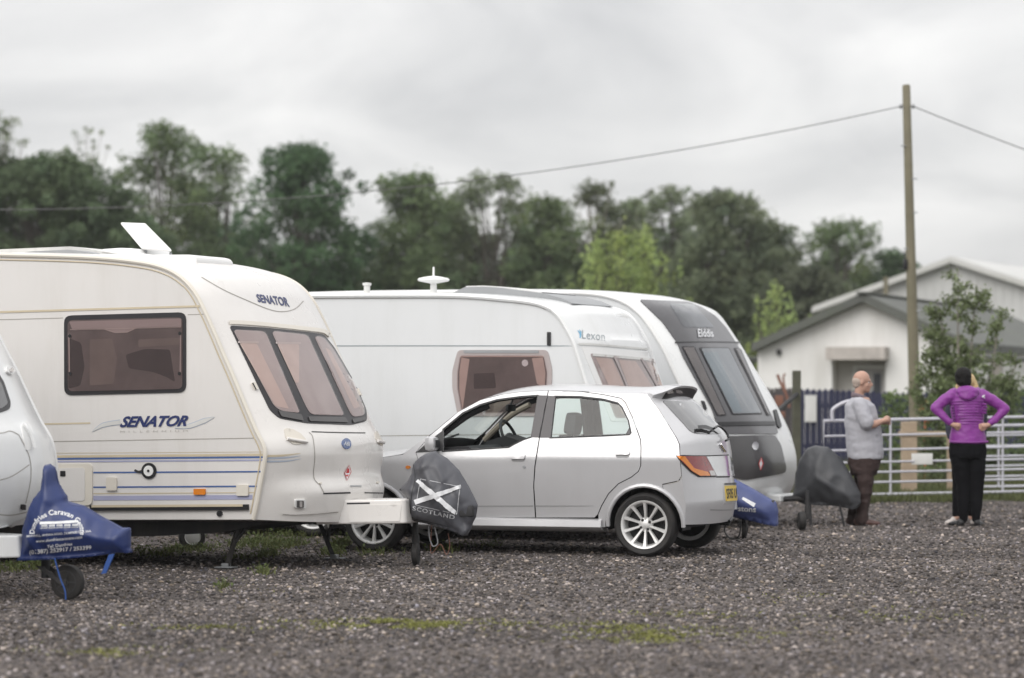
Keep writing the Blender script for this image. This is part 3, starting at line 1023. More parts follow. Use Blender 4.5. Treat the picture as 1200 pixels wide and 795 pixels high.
# roof
zr = .75
b = MB()
b.prism([SF.hit(*q, zr) for q in ((126, 306), (128, 293), (150, 291.5), (165, 292), (168, 297.5), (187, 299.6), (230, 299.4), (237, 301), (240, 305), (240, 316), (150, 312))], zr - .15, zr + .55)
bx = b.build('roof_ventilator', M['white_plastic'], sen, smooth=False)
md = bx.modifiers.new('bevel', 'BEVEL'); md.width = .02; md.segments = 2
c4 = []
for (q, v) in (((166, 293), zr), ((201.5, 296), zr), ((171, 265), zr + .55), ((141.5, 264), zr + .55)):
    x, z = SF.hit(*q, v); c4.append(Vector((x, v, z)))
nn = (c4[1] - c4[0]).cross(c4[3] - c4[0]).normalized() * .03
b = MB(); b.faces(c4 + [q + nn for q in c4], [(0, 1, 2, 3), (7, 6, 5, 4), (0, 4, 5, 1), (1, 5, 6, 2), (2, 6, 7, 3), (3, 7, 4, 0)])
ld = b.build('roof_hatch_lid', M['white_plastic'], sen, smooth=False)
md = ld.modifiers.new('bevel', 'BEVEL'); md.width = .012; md.segments = 2
b = MB()
for v in (.8,):
    x, z = SF.hit(170, 296, v); b.tube([(x, v, z - .05), (x + .01, v, z + .02)], .012, 6)
    x, z = SF.hit(200, 299, v); b.tube([(x, v, z - .05), (x, v, z + .02)], .012, 6)
b.build('lid_stay', M['grey_plastic'], sen)
b = MB(); b.prism([SF.hit(*q, .6) for q in ((-60, 295), (0, 292.4), (82, 289), (92, 290), (150, 300), (150, 308), (-60, 308))], .6, 1.3)
b.build('roof_light', M['off_white'], sen, smooth=False)
b = MB(); b.prism([SF.hit(*q, .4) for q in ((10, 298.5), (40, 295), (82, 293), (90, 293.6), (140, 301.5), (120, 303), (60, 299))], .36, .59)
b.build('roof_light_gap', M['grey_plastic'], sen, smooth=False)

# underneath
x1, z1 = SF.hit(330, 609, .25)
x0 = SP[-1][0] + .3
zb = SF.hit(160, 628.5, .25)[1]
b = MB()
pts = [SF.hit(*q, .25) for q in ((378, 606), (378, 614), (263, 624), (180, 628.6), (-40, 632))]
zf = SP[0][1]; xf_ = SP[0][0]
b.prism([(x0, zf + .005), (xf_ + .02, zf + .005), (xf_ + .02, zf - .035)] + pts[2:] + [(x0, pts[-1][1])], .25, WS - .25)
b.build('chassis', M['chassis'], sen, smooth=False)
t = SF.hit(283, 606, .3); g = SF.gz(265, 666.5)
steady(sen, (t[0], .3, t[1]), (g.x, g.y, g.z))
t = SF.hit(374, 612, 1.9); g = SF.gz(392, 656)
steady(sen, (t[0], 1.9, t[1]), (g.x, g.y, g.z))
xm = SP[0][0] - 3.1
gzw = lambda x: -math.tan(R(.94)) * x
for yy, fc in ((.12, -1), (WS - .12, 1)):
    wheel(sen, (xm, yy, gzw(xm) + .31), .31, .19, M['alloy'], 8, face=fc)
# nose fairing over the coupling
yc = WS / 2
fx1 = SF.hit(475.5, 600, yc - .16)[0]
zt = SF.hit(450, 586.2, yc - .3)[1]; zb = SF.hit(450, 614.6, yc - .3)[1]
fx0 = SP[0][0] + .20
b = MB()
poly = [(fx0, yc - .36), (fx1 - .02, yc - .17), (fx1, yc - .14), (fx1, yc + .14), (fx1 - .02, yc + .17), (fx0, yc + .36)]
vv = [(x, y, zb) for x, y in poly] + [(x - .012, yc + (y - yc) * .95, zt) for x, y in poly]
k = len(poly)
b.faces(vv, [tuple(range(k))[::-1], tuple(range(k, 2 * k))] + [(i, (i + 1) % k, k + (i + 1) % k, k + i) for i in range(k)])
fair = b.build('coupling_fairing', M['cream_front'], sen, smooth=False)
md = fair.modifiers.new('bevel', 'BEVEL'); md.width = .014; md.segments = 3
FS = Surf(SF, fair)
FS.line('fairing_slot', [(406.5, 590.4), (433.4, 589.8)], 1.8, M['seam'], fair, .004)
FS.decal('fairing_panel', [(409, 592.5), (470.5, 591.4), (468.5, 611.2), (409, 612)], M['cream_front'], fair, .006, .006, 8, 2)
b = MB()
b.tube([(fx1 - .1, yc, zb + .05), (fx1 + .42, yc, zb + .06)], .035, 8)
b.box((fx1 + .45, yc, zb + .10), (.22, .09, .10), bev=.02)
b.build('coupling', M['chassis'], sen)
g = SF.gz(487.5, 663)
jockey(sen, (g.x, g.y, g.z), (g.x + .0, g.y, zb + .16), .024, .10, .055, bracket=False, axle=(1, .25, 0))
def cable(pts, r, mat, parent=None, name='cable'):
    b = MB(); b.tube(spline(pts, 8), r, 6); return b.build(name, mat, parent)
yj = g.y
P3 = lambda px, py: (SF.hit(px, py, yj)[0], yj, SF.hit(px, py, yj)[1])
cable([P3(502, 612), P3(503, 628), P3(507, 640), P3(513, 636), P3(509, 618)], .006, M['grey_plastic'], sen)
cable([P3(506, 614), P3(505, 648), P3(516, 638), P3(523, 650), P3(527, 640), P3(525, 625)], .0035, M['rust'], sen)

# its cover with the flag
scot = [(506, 529.5), (511, 528.6), (515, 532), (524, 537), (538, 551), (550, 571), (557, 585), (560, 592), (558, 606), (550, 621), (544.5, 628), (537, 624), (528, 621), (505, 615), (490, 612), (474, 609.5), (475, 596), (476.5, 584), (468, 574), (477, 564), (482, 556), (484, 544), (490, 537.5), (499, 531.5)]
sc = inflate('hitch_cover', SF, scot, yc + .02, .16, M['cover_grey'], reach=.30, wr=.030, wf=5.5, step=.02, seed=3.1,
             label='charcoal hitch cover printed with a white saltire flag and the word Scotland', cat='hitch cover', group='covers pulled over caravan hitches')
CS = Surf(SF, sc)
def prt(surf, fn, *a, **k): return getattr(surf, fn)(*a, **k)
for nm, pts, w in (('flag_cross', [(489.5, 563.5), (533.5, 601.5)], [4.0, 4.2, 6.0]), ('flag_cross', [(486, 589), (539, 571)], [5.8, 4.2, 4.2])):
    CS.line(nm, densify(pts + [pts[-1]], 3)[:-1], w, M['white_ink'], sc, .010)
CS.line('flag_border', [(493, 561.5), (539, 570.6), (535.5, 602.5), (487.5, 592.2), (493, 561.5)], .75, M['grey_ink'], sc, .003, smooth=False)
CS.text('lettering', 'SCOTLAND', quad_map((483.5, 598), (532.5, 608.8), (533, 604), (484, 593)), M['grey_ink'], sc, .004, 0, .02, 1.15)
CS.line('stitching', [(484.5, 545), (486.5, 560), (482.5, 580), (481, 606)], .6, M['black_ink'], sc, .003)
CS.line('hem', [(475.5, 606.5), (490, 609.2), (506, 612.4), (528, 618)], .7, M['black_ink'], sc, .003)

# ================================================================== the caravan at the left edge
LF = Frame(Vector((-4.06, 20.35, 0)), R(21), R(.4))
lef = empty('touring_caravan', LF.M, 'white caravan cut off by the left edge, only its moulded white nose in view', 'caravan', CARAVANS)
WL = 2.25
lp = [LF.hit(x, y, WL - .1) for x, y in ((36, 612), (46, 600), (54, 582), (57.5, 562), (56.5, 540), (51, 515), (39, 494), (23, 461), (12, 437), (0, 414), (-22, 372), (-55, 325), (-95, 296), (-160, 284), (-240, 282))]
lbody, LP = caravan_body(LF, lef, lp, WL, lambda z: .22, 5.0, .05, ('white_gel', 'white_side'), p=3.2)
LS = Surf(LF, lbody)
rail(lef, LP, WL + .004, .018, M['white_plastic'])
rail(lef, LP, -.004, .018, M['white_plastic'])
fwl = LS.decal('front_window', [(-60, 395), (-6, 432), (4, 448), (12, 472), (11, 480), (0, 484), (-70, 486), (-85, 470)], M['window_rubber'], lef, .006, .006, 6, 3)
LS.decal('pane', [(-58, 400), (-8, 436), (1, 452), (8, 474), (0, 480), (-68, 481), (-80, 468)], M['graphite_glossy'], fwl, .012, .005, 6, 3)
LS.line('moulding_line', [(-40, 510), (0, 508), (12, 505.5), (22, 510)], 1.0, M['soft_seam'], lef, .002)
LS.line('moulding_line', [(22, 510), (34, 535), (36, 560), (30, 590)], .9, M['soft_seam'], lef, .002)
LS.line('moulding_line', [(-20, 566), (10, 560), (34, 545)], 1.0, M['soft_seam'], lef, .002)
LS.line('moulding_line', [(-20, 600), (10, 604), (32, 600)], 1.2, M['soft_seam'], lef, .002)
LS.decal('marker_light', [(5, 431), (12, 430.5), (16, 436), (12, 441), (6, 437)], M['white_plastic'], lef, .02, .02, 5, 2)
LS.decal('marker_lens', circle_px((10.5, 435.5), 2.4, 2.6, 10), M['clear_lens'], lef, .028, .008)
gh = LS.decal('grab_handle', [(24, 499), (30, 493), (36, 500), (40, 514), (36, 526), (30, 529), (27, 515)], M['white_plastic'], lef, .008, .008, 5, 3)
pts = []
for w in spline([(26, 500), (33, 512), (37, 526)], 6):
    loc, nn_ = LS(w); pts.append(loc + nn_ * .03)
b = MB(); b.tube(pts, .014, 8); b.build('handle_bar', M['white_gel'], gh)
LS.decal('socket', rect(24, 591, 29, 597), M['black'], lef, .012, .012, 4, 1)
LS.line('bumper_ridge', [(-30, 622), (0, 618), (20, 611), (38, 601)], [4, 3, 2.4, 1], M['white_gel'], lef, .02)
under(lef, LP[-1][0] + .2, LP[0][0] - .2, WL, .30, LP[0][1] + .02)
ycl = WL / 2
zt = LF.hit(20, 627, ycl)[1]; zb = LF.hit(20, 653, ycl)[1]
fx1 = LF.hit(29, 640, ycl)[0]; fx0 = LP[0][0] - .1
b = MB()
fm = LF.hit(21, 640, ycl)[0]
poly = [(fx0, ycl - .42), (fm - .03, ycl - .14), (fx1, ycl - .07), (fx1, ycl + .07), (fm - .03, ycl + .14), (fx0, ycl + .42)]
vv = [(x, y, zb) for x, y in poly] + [(x - .012, ycl + (y - ycl) * .95, zt) for x, y in poly]
b.faces(vv, [tuple(range(6))[::-1], tuple(range(6, 12))] + [(i, (i + 1) % 6, 6 + (i + 1) % 6, 6 + i) for i in range(6)])
o = b.build('coupling_fairing', M['white_gel'], lef, smooth=False)
md = o.modifiers.new('bevel', 'BEVEL'); md.width = .012; md.segments = 2
b = MB(); b.tube([(fx1 - .1, ycl, zb + .06), (fx1 + .45, ycl, zb + .09)], .03, 8); b.box((fx1 + .5, ycl, zb + .12), (.18, .07, .08), bev=.02)
b.build('coupling', M['chassis'], lef)
for yy, fc in ((.12, -1), (WL - .12, 1)):
    xm = LP[0][0] - 3.2
    wheel(lef, (xm, yy, .31 - math.tan(R(.4)) * xm), .31, .19, M['alloy'], 8, face=fc)
g = LF.gz(54, 702)
gw = Vector((LF.hit(79.5, 686, g.y - .04)[0], 0, g.z))
jb = Vector((g.x, g.y, g.z))
jockey(lef, jb, (jb.x, jb.y, zb + .15), .025, .126, .075, offs=(gw.x - g.x, -.04))
blue = [(52, 545.5), (59, 543.6), (65, 548), (68.7, 566), (78.3, 581), (79, 587), (98.6, 592.6), (117.7, 604), (144, 618.4), (152.5, 618.4), (152.5, 648), (139, 647.5), (110.5, 652), (70, 655.4), (25.7, 656.6), (27, 620.8), (33, 599), (40, 583.7), (48.4, 573)]
bc = inflate('hitch_cover', LF, blue, ycl, .17, M['cover_blue'], reach=.22, wr=.017, wf=6, step=.02, seed=7.7,
             label='blue hitch cover printed in white with a caravan dealer name and telephone number', cat='hitch cover', group='covers pulled over caravan hitches')
BS = Surf(LF, bc)
def arc_map(c, rx, ry, a0, a1, h):
    def f(s, t):
        a = a0 + (a1 - a0) * s
        return Vector((c[0] + (rx + h * t) * math.cos(a), c[1] - (ry + h * t) * math.sin(a)))
    return f
BS.text('lettering', 'Dumfries Caravan Centre', arc_map((67.5, 624), 26.5, 20.5, R(184), R(-8), 6.2), M['white_ink'], bc, .003, 0, .02, 1.05)
BS.text('lettering', 'MAXWELL, ANNAN ROAD, DUMFRIES DG1 3AA', quad_map((31.6, 630.4), (106.6, 624.4), (106.6, 621.4), (31.6, 627.4)), M['white_ink'], bc, .003, 0, .01)
BS.text('lettering', 'www.dumfriescaravans.com', quad_map((42.4, 636), (96.4, 631), (96.4, 627.6), (42.4, 632.6)), M['white_ink'], bc, .003, .2, .015)
BS.text('lettering', 'Tel: Dumfries', quad_map((55.4, 642.6), (84.6, 639.0), (84.6, 635.4), (55.4, 638.8)), M['white_ink'], bc, .003, 0, .02)
BS.text('lettering', '(01387) 252917 / 253399', quad_map((34.6, 651.2), (107.2, 645.0), (107.2, 639.0), (34.6, 644.8)), M['white_ink'], bc, .003, 0, .022)
BS.line('print_bar', [(46.6, 613.4), (70, 612.6), (92, 611.2)], 3.0, M['white_ink'], bc, .003)
for k in range(5):
    x = 48.5 + k * 9
    BS.decal('print_caravan', [(x, 615.4 - k * .25), (x + 6.8, 615 - k * .25), (x + 7.4, 617.6 - k * .25), (x, 618 - k * .25)], M['grey_ink'], bc, .003, 0, 3)
    BS.line('print_line', [(x - .8, 619.4 - k * .25), (x + 7.6, 619 - k * .25)], .8, M['grey_ink'], bc, .003)
BS.line('hem', [(28, 653.6), (70, 652.6), (110, 649.2), (139, 644.6), (150, 645)], .6, M['navy'], bc, .002)
BS.line('seam_line', [(66, 552), (70, 570), (80, 590), (99, 594.5), (118, 606), (142, 620.5)], .5, M['navy'], bc, .002)
P3 = lambda px, py: (LF.hit(px, py, ycl - .1)[0], ycl - .1, LF.hit(px, py, ycl - .1)[1])
b = MB()
a0, a1, a2, a3 = P3(127.5, 650), P3(134, 649), P3(124, 672), P3(118.4, 673)
vv = [Vector(q) for q in (a0, a1, a2, a3)]
b.faces(vv + [q + Vector((0, .012, 0)) for q in vv], [(0, 1, 2, 3), (7, 6, 5, 4), (0, 4, 5, 1), (1, 5, 6, 2), (2, 6, 7, 3), (3, 7, 4, 0)])
b.build('strap', M['strap'], bc, smooth=False)
cable([P3(64, 654), P3(70, 676), P3(76, 692), P3(77, 703)], .006, M['strap'], bc, 'strap')

# ================================================================== the second white caravan
XF = Frame(Vector((.75, 29.3, 0)), R(21.5), R(-.40))
lex = empty('touring_caravan', XF.M, 'white caravan lettered Lexon behind the silver car, a disc aerial on its roof', 'caravan', CARAVANS)
WX = 2.25
xp = [XF.hit(x, y, 0) for x, y in ((704, 604), (712, 585), (717, 556), (713, 528), (701, 490), (686, 446), (676, 413), (670.5, 397.5), (657.5, 374.5), (650, 366), (642, 360.5), (622.5, 354.6), (585, 350.4), (535, 347), (450, 346.6), (367, 347))]
xbody, XP = caravan_body(XF, lex, xp, WX, lambda z: .17 if z < 2.0 else .14, 3.6, .05, ('white_gel', 'white_side'), p=3.0)
XS = Surf(XF, xbody)
rail(lex, XP, -.004, .026, M['white_gel'])
rail(lex, XP, WX + .004, .026, M['white_gel'])
XS.line('panel_seam', [(340, 405.6), (500, 405.4), (674, 405.6)], 1.1, M['slate_ink'], lex, .003)
XS.line('panel_seam', [(367, 350.2), (450, 349.8), (535, 350), (585, 353.4), (622, 357.6), (640, 363)], .9, M['soft_seam'], lex, .002)
XS.line('panel_seam', [(380, 512), (530, 510), (700, 509)], .8, M['soft_seam'], lex, .002)
XS.decal('awning_light', rect(641.6, 389.4, 645.6, 405), M['rubber'], lex, .018, .018, 5, .8)
xw = XS.decal('side_window', [(537, 410.3), (642, 410.3), (647.2, 432), (647, 450), (640, 488), (537, 488), (530.4, 455), (530.4, 435)], M['curtain_dim'], lex, .012, .012, 7, 5)
XS.decal('interior', [(541, 417.4), (637, 417.4), (641, 436), (640, 458), (634, 483), (543, 483), (537.6, 455), (537.6, 436)], M['win_back'], xw, .015, .003, 7, 3)
XS.decal('window_bar', [(544, 410.6), (632, 410.6), (632, 414), (544, 414)], M['grey_plastic'], xw, .018, .006, 7, .6)
XS.decal('curtain', [(541.5, 419), (551, 421), (547, 450), (543, 480), (539, 458), (539, 436)], M['curtain'], xw, .0175, .002, 6, 1)
XS.decal('curtain', [(624, 420), (637, 419), (640, 437), (639, 455), (630, 450)], M['curtain'], xw, .0175, .002, 6, 1)
XS.decal('cushion', [(556, 438), (580, 437), (582, 455), (556, 456)], M['win_shape'], xw, .0168, .001, 6, 2)
XS.line('blind_rail', [(540, 417.8), (638, 417.8)], 1.6, M['curtain'], xw, .019)
XS.decal('sucker', circle_px((616, 425.6), 3.8, 4.0, 14), M['white_ink'], xw, .019, .003)
XS.decal('pane', [(540, 416.8), (638, 416.8), (642.2, 436), (641, 458), (635, 484), (542, 484), (536.6, 455), (536.6, 436)], M['pane_brown'], xw, .022, .002, 7, 3)
XS.line('front_ledge', [(677, 403.6), (700, 404.6), (740, 408), (770, 411)], 2.2, M['off_white'], lex, .012)
XS.decal('window_surround', [(681, 406), (768, 414), (806, 494), (716, 494)], M['white_plastic'], lex, .004, .004, 7, 2)
xf = XS.decal('front_window', [(691, 414.5), (766, 421), (802, 490), (721, 490)], M['curtain_dim'], lex, .007, .005, 7, 3)
for q in ([(697, 419), (716, 421), (730, 452), (738, 486), (728, 486)], [(724, 422), (744, 424), (764, 454), (776, 486), (748, 486)], [(756, 424), (763, 425.5), (795, 486), (787, 486)]):
    XS.decal('curtain', q, M['curtain'], xf, .010, .001, 6, 1)
for pts in ([(718, 418), (732, 450), (744, 489)], [(750, 421), (768, 452), (786, 489)]):
    XS.line('window_divider', pts, 2.4, M['curtain_dim'], xf, .018)
XS.decal('pane', [(692, 415.5), (765.5, 421.8), (801, 489.5), (722, 489.5)], M['pane_front'], xf, .015, .003, 7, 3)
XS.line('window_blind', [(693, 416.4), (766, 422.4)], 3.0, M['off_white'], xf, .017)
XS.text('lettering', 'Lexon', quad_map((682, 397.2), (708.8, 399.6), (708, 390), (681, 387.2)), M['slate_ink'], lex, .004, .1, 0, 1.05)
XS.line('logo', [(676.6, 387.6), (679.8, 391.6), (679.6, 396.6)], [.5, 2.2, 1.2], M['cyan_ink'], lex, .004)
XS.line('logo', [(678.6, 386.6), (681, 390)], [.4, 1.2], M['cyan_ink'], lex, .004)
for q, r_ in (((731.5, 369), 2.4), ((733.5, 371.6), 1.6)):
    XS.line('moss_stain', [(q[0] - 8, q[1] - .6), (q[0], q[1]), (q[0] + 5, q[1] + 1.4)], [.2, r_, .3], M['pale_swoosh'], lex, .001)
# roof fittings
v = .9
x, z = XF.hit(508, 336, v)
b = MB()
sc_ = 1 / 119 / .93 * (29.3 + .9) / 29.3
b.lathe((x, v, z), (0, 0, 1), [(.04, -.12), (.035, -.02), (.032, .03), (.155, .055), (.168, .07), (.15, .088), (.06, .105), (.012, .11), (.010, .20), (0, .205)], 28)
b.build('disc_aerial', M['white_plastic'], lex)
x, z = XF.hit(430, 343, v)
b = MB(); b.lathe((x, v, z), (0, 0, 1), [(.033, -.06), (.033, .07), (.046, .075), (.046, .10), (0, .105)], 16)
b.build('flue', M['off_white'], lex)
b = MB(); b.prism([XF.hit(*q, .5) for q in ((529, 348), (531, 343), (545, 336.6), (566, 336), (585, 337.2), (635, 343.6), (658, 349.6), (672, 356), (640, 360))], .5, 1.7)
o = b.build('panoramic_rooflight', M['grey_plastic'], lex, smooth=False)
b = MB(); b.prism([XF.hit(*q, .6) for q in ((545, 340), (546, 335.4), (566, 334.8), (586, 336), (636, 342.4), (630, 345))], .6, 1.6)
b.build('rooflight_dome', M['white_plastic'], o, smooth=False)
under(lex, XP[-1][0] + .2, XP[0][0] + .0, WX, .26, XP[0][1] + .02)
x, z = XF.hit(369, 600, .1)
gz_ = XF.gz(369, 632).z
for yy, fc in ((.14, -1), (WX - .14, 1)):
    wheel(lex, (x, yy, gz_ + .315), .315, .19, M['alloy'], 8, face=fc)
yc = WX / 2
zt = XF.hit(850, 575, yc)[1]; zb = XF.hit(850, 596, yc)[1]
fx0 = XP[0][0]; fx1 = XF.hit(868, 590, yc)[0]
b = MB()
b.prism([(fx0, zb), (fx1, zb), (fx1, zt - .03), (fx0, zt)], yc - .28, yc + .28)
b.build('coupling_fairing', M['white_gel'], lex, smooth=False)
b = MB(); b.tube([(fx1 - .1, yc, zb + .06), (fx1 + .35, yc, zb + .06)], .035, 8); b.build('coupling', M['chassis'], lex)
g = XF.gz(872, 632)
jockey(lex, (g.x, g.y, g.z), (g.x, g.y, zb + .12), .018, .085, .05, bracket=False, axle=(1, .3, 0))
P3 = lambda px, py: (XF.hit(px, py, g.y - .1)[0], g.y - .1, XF.hit(px, py, g.y - .1)[1])
cable([P3(852, 612), P3(849, 622), P3(856, 631), P3(866, 628), P3(868, 612)], .008, M['black'], lex)
cable([P3(874, 612), P3(876, 622), P3(871, 634)], .007, M['black'], lex)
xc = inflate('hitch_cover', XF, [(846, 566), (860, 561), (872, 567), (883, 573), (909.6, 588.5), (912.4, 600), (909.6, 616.8), (891, 612.8), (872, 608.4), (846, 604)], yc, .15, M['cover_pale'], reach=.2, wr=.014, wf=5, step=.035, seed=1.2,
             label='faded blue hitch cover showing behind the rear bumper of the silver car', cat='hitch cover', group='covers pulled over caravan hitches')
KS = Surf(XF, xc)
KS.text('lettering', 'stons', quad_map((865, 599), (886, 600.4), (886, 595), (865, 593.6)), M['white_ink'], xc, .004, 0, .02)
KS.line('print_slash', [(870, 584), (884.5, 592.6)], [3, 5], M['white_ink'], xc, .004)

# ================================================================== the caravan with the dark nose
EF = Frame(Vector((1.938, 32.3, 0)), R(21.5), 0)
eld = empty('touring_caravan', EF.M, 'white caravan with a glossy graphite grey front lettered Elddis, farthest in the row', 'caravan', CARAVANS)
WE = 2.42
ep = [EF.hit(x, y, 0) for x, y in ((818, 588), (826, 572), (829, 545), (824, 520), (814, 492), (802, 463), (788, 432), (775, 405), (757, 377), (746, 365), (733, 355.5), (715, 348.6), (690, 344.6), (640, 342.6), (560, 342.4))]
ebody, EP = caravan_body(EF, eld, ep, WE, lambda z: .48 - .16 * smooth01((z - .9) / 1.3), 3.6, .05, ('white_gel', 'white_side'), p=5.0, J=40, n=7)
ES = Surf(EF, ebody)
rail(eld, EP, -.004, .022, M['white_plastic'])
rail(eld, EP, WE + .004, .022, M['white_plastic'])
gp_ = ES.decal('front_panel', [(749, 352.4), (775, 353.8), (806, 355), (821, 361), (837, 371), (850, 385), (863, 405), (907, 496), (911, 509), (843, 509), (834, 480), (800, 419), (793, 402), (776, 378)], M['graphite'], eld, .016, .016, 4, 3)
ES.decal('roof_window', [(784, 358), (813, 358.6), (836, 385), (800, 384.6)], M['pane_grey'], gp_, .021, .003, 4, 3)
ES.line('panel_groove', [(790, 402.4), (830, 402), (866, 402.4)], 1.6, M['black'], gp_, .018)
for q, m_ in (([(797.5, 406.8), (812.6, 407.4), (850.6, 488), (839.6, 488.6)], 'graphite_glossy'), ([(817.6, 408.4), (852.4, 408.4), (892, 486.6), (857, 487.2)], 'white_side'), ([(858, 408.6), (866.4, 410), (901.4, 488), (897, 488.6)], 'graphite_glossy')):
    w_ = ES.decal('front_window', q, M['window_rubber'], eld, .022, .005, 4, 2)
    qi = inset_poly(q, 1.3)
    ES.decal('interior', qi, M['grey_plastic'] if m_ == 'white_side' else M['wood_in'], w_, .0255, .001, 4, 1.5)
    if m_ == 'white_side':
        ES.decal('blind', [(822, 415), (838, 414), (868, 484), (858, 484)], M['lilac_stripe'] if False else M['slate_ink'], w_, .027, .001, 4, 1)
    ES.decal('pane', qi, M['pane_grey'], w_, .030, .002, 4, 1.5)
ES.decal('locker_lip', [(838, 495.6), (906, 495), (907, 499.4), (840, 500.2)], M['black'], gp_, .026, .010, 5, 1)
lo = ES.decal('lower_panel', [(836, 513), (850, 511.6), (906.6, 510.4), (914, 522), (920, 547.5), (919, 554), (905, 557), (873, 562.6), (846, 558), (838, 535)], M['graphite_low'], eld, .016, .016, 4, 4)
ES.decal('badge', circle_px((883.6, 523), 3.8, 4.8, 16), M['chrome'], lo, .020, .006)
ES.decal('gas_label', [(887.4, 543.5), (890.4, 537), (892.2, 543.5), (889.4, 551)], M['white_ink'], lo, .020, .003)
ES.line('gas_label_frame', [(887.4, 543.5), (890.4, 537), (892.2, 543.5), (889.4, 551), (887.4, 543.5)], 1.0, M['red'], lo, .022, smooth=False)
ES.text('lettering', 'Elddis', quad_map((816.6, 396.6), (834.4, 396.8), (832.6, 387.6), (815.4, 387.4)), M['white_ink'], gp_, .028, 0, .012)
ES.decal('catch', [(821, 470), (825, 471), (828, 480), (825, 482)], M['black'], eld, .02, .02, 5, 1)
ES.decal('grab_handle', [(905.4, 481), (908.4, 481), (914.4, 500), (912.6, 503), (909.4, 500)], M['black'], eld, .022, .022, 5, 1)
under(eld, EP[-1][0] + .2, EP[0][0] - .1, WE, .28, EP[0][1] + .02)
yc = WE / 2
b = MB()
xm = EP[0][0] - 3.0
for yy, fc in ((.14, -1), (WE - .14, 1)):
    wheel(eld, (xm, yy, .31), .31, .19, M['alloy'], 8, face=fc)
zt = EF.hit(928, 577, yc)[1]; zb = EF.hit(928, 588, yc)[1]
fx0 = EP[0][0] + .0; fx1 = EF.hit(924, 580, yc)[0]
b = MB(); b.prism([(fx0, zb), (fx1, zb), (fx1, zt - .02), (fx0, zt)], yc - .30, yc + .30)
o = b.build('coupling_fairing', M['white_gel'], eld, smooth=False)
md = o.modifiers.new('bevel', 'BEVEL'); md.width = .02; md.segments = 2
b = MB(); b.tube([(fx1 - .05, yc - .2, zb + .03), (fx1 + .3, yc, zb + .05)], .03, 8); b.tube([(fx1 - .05, yc + .2, zb + .03), (fx1 + .3, yc, zb + .05), (fx1 + .5, yc, zb + .05)], .03, 8)
b.build('coupling', M['chassis'], eld)
g = EF.gz(946, 621.5)
gw = Vector((EF.hit(939.5, 612, g.y - .03)[0], 0, g.z))
jockey(eld, (g.x, g.y, g.z), (g.x, g.y, zb + .16), .022, .10, .08, offs=(gw.x - g.x, -.03), axle=(1, .45, 0), bracket=False)
dark = [(946.4, 525), (956, 522), (970.5, 524), (984.6, 536), (998.8, 558.8), (1008.7, 578.6), (1007.9, 590), (1001.6, 597), (982, 593), (945, 591.4), (928, 584.3), (930.8, 573), (932, 556), (936.5, 539)]
ec = inflate('hitch_cover', EF, dark, yc, .25, M['cover_far'], reach=.34, wr=.034, wf=3.6, step=.028, seed=5.5,
             label='plain dark grey hitch cover on the caravan beside the standing man', cat='hitch cover', group='covers pulled over caravan hitches')
P3 = lambda px, py: (EF.hit(px, py, yc - .12)[0], yc - .12, EF.hit(px, py, yc - .12)[1])
b = MB(); b.tube([P3(984, 592), P3(990, 620)], .012, 6); b.build('prop_leg', M['chassis'], eld)
b = MB(); b.tube([P3(949, 590), P3(950.5, 622)], .016, 6); b.build('prop_leg', M['chassis'], eld)

# small wheel lying behind the cream caravan
o3 = on_ground(225, 644.5)
st = MB(); r0 = .125
st.lathe(o3 + Vector((0, 0, r0)), (.3, -1, 0), [(r0 * .55, -.04), (r0 * .9, -.045), (r0, -.02), (r0, .02), (r0 * .9, .045), (r0 * .62, .04)], 28)
o = st.build('trolley_wheel', M['tyre'])
tag(o, 'small rubber wheel standing on the gravel behind the chassis of the cream caravan', 'wheel')
st = MB(); st.lathe(o3 + Vector((0, 0, r0)), (.3, -1, 0), [(0, .04), (r0 * .2, .045), (r0 * .55, .03), (r0 * .62, .038)], 20)
st.build('hub', M['off_white'], o)
# ================================================================== the silver hatchback
CF = Frame(Vector((1.187, 26.75, 0)), R(19))
car = empty('parked_car', CF.M, 'silver five-door hatchback parked between the cream caravan and the white Lexon caravan', 'car')
WC = 1.72


def CV(u, w):
    v = 0.0
    wc = .885 - .045 * smooth01((-u - .9) / 1.6)      # the shoulder crease falls towards the nose
    if w > wc:
        k = w - wc
        v += .31 * k * smooth01(k / .05) + .12 * max(0, k - .1) ** 1.5
    else:
        k = wc - w
        v += .07 * k * smooth01(k / .05) + .09 * k * k
    v += .10 * max(0.0, (u - .25) / .5) ** 2 if u > .25 else 0
    v += .16 * max(0.0, (-2.7 - u) / .6) ** 2 if u < -2.7 else 0
    return v


def car_f3(extra=0.0):
    def f(q):
        p = CF.hitf(q[0], q[1], CV)
        e = .01
        du = (CV(p.x + e, p.z) - CV(p.x - e, p.z)) / (2 * e)
        dw = (CV(p.x, p.z + e) - CV(p.x, p.z - e)) / (2 * e)
        n = Vector((du, -1, dw)).normalized()
        return Vector((p.x, p.y + extra, p.z)), n
    return f


def mirror(o, name, mats=None, parent=None):
    me = o.data
    V = [(v.co.x, WC - v.co.y, v.co.z) for v in me.vertices]
    mi_ = [p.material_index for p in me.polygons]
    F = [tuple(p.vertices)[::-1] for p in me.polygons]
    return mesh_obj(name, V, F, mats or [m for m in me.materials], parent, True, 40, mi_)


def arc(c, r, a0, a1, n=14):
    return [(c[0] + r * math.cos(R(a0 + (a1 - a0) * k / n)), c[1] - r * math.sin(R(a0 + (a1 - a0) * k / n))) for k in range(n + 1)]


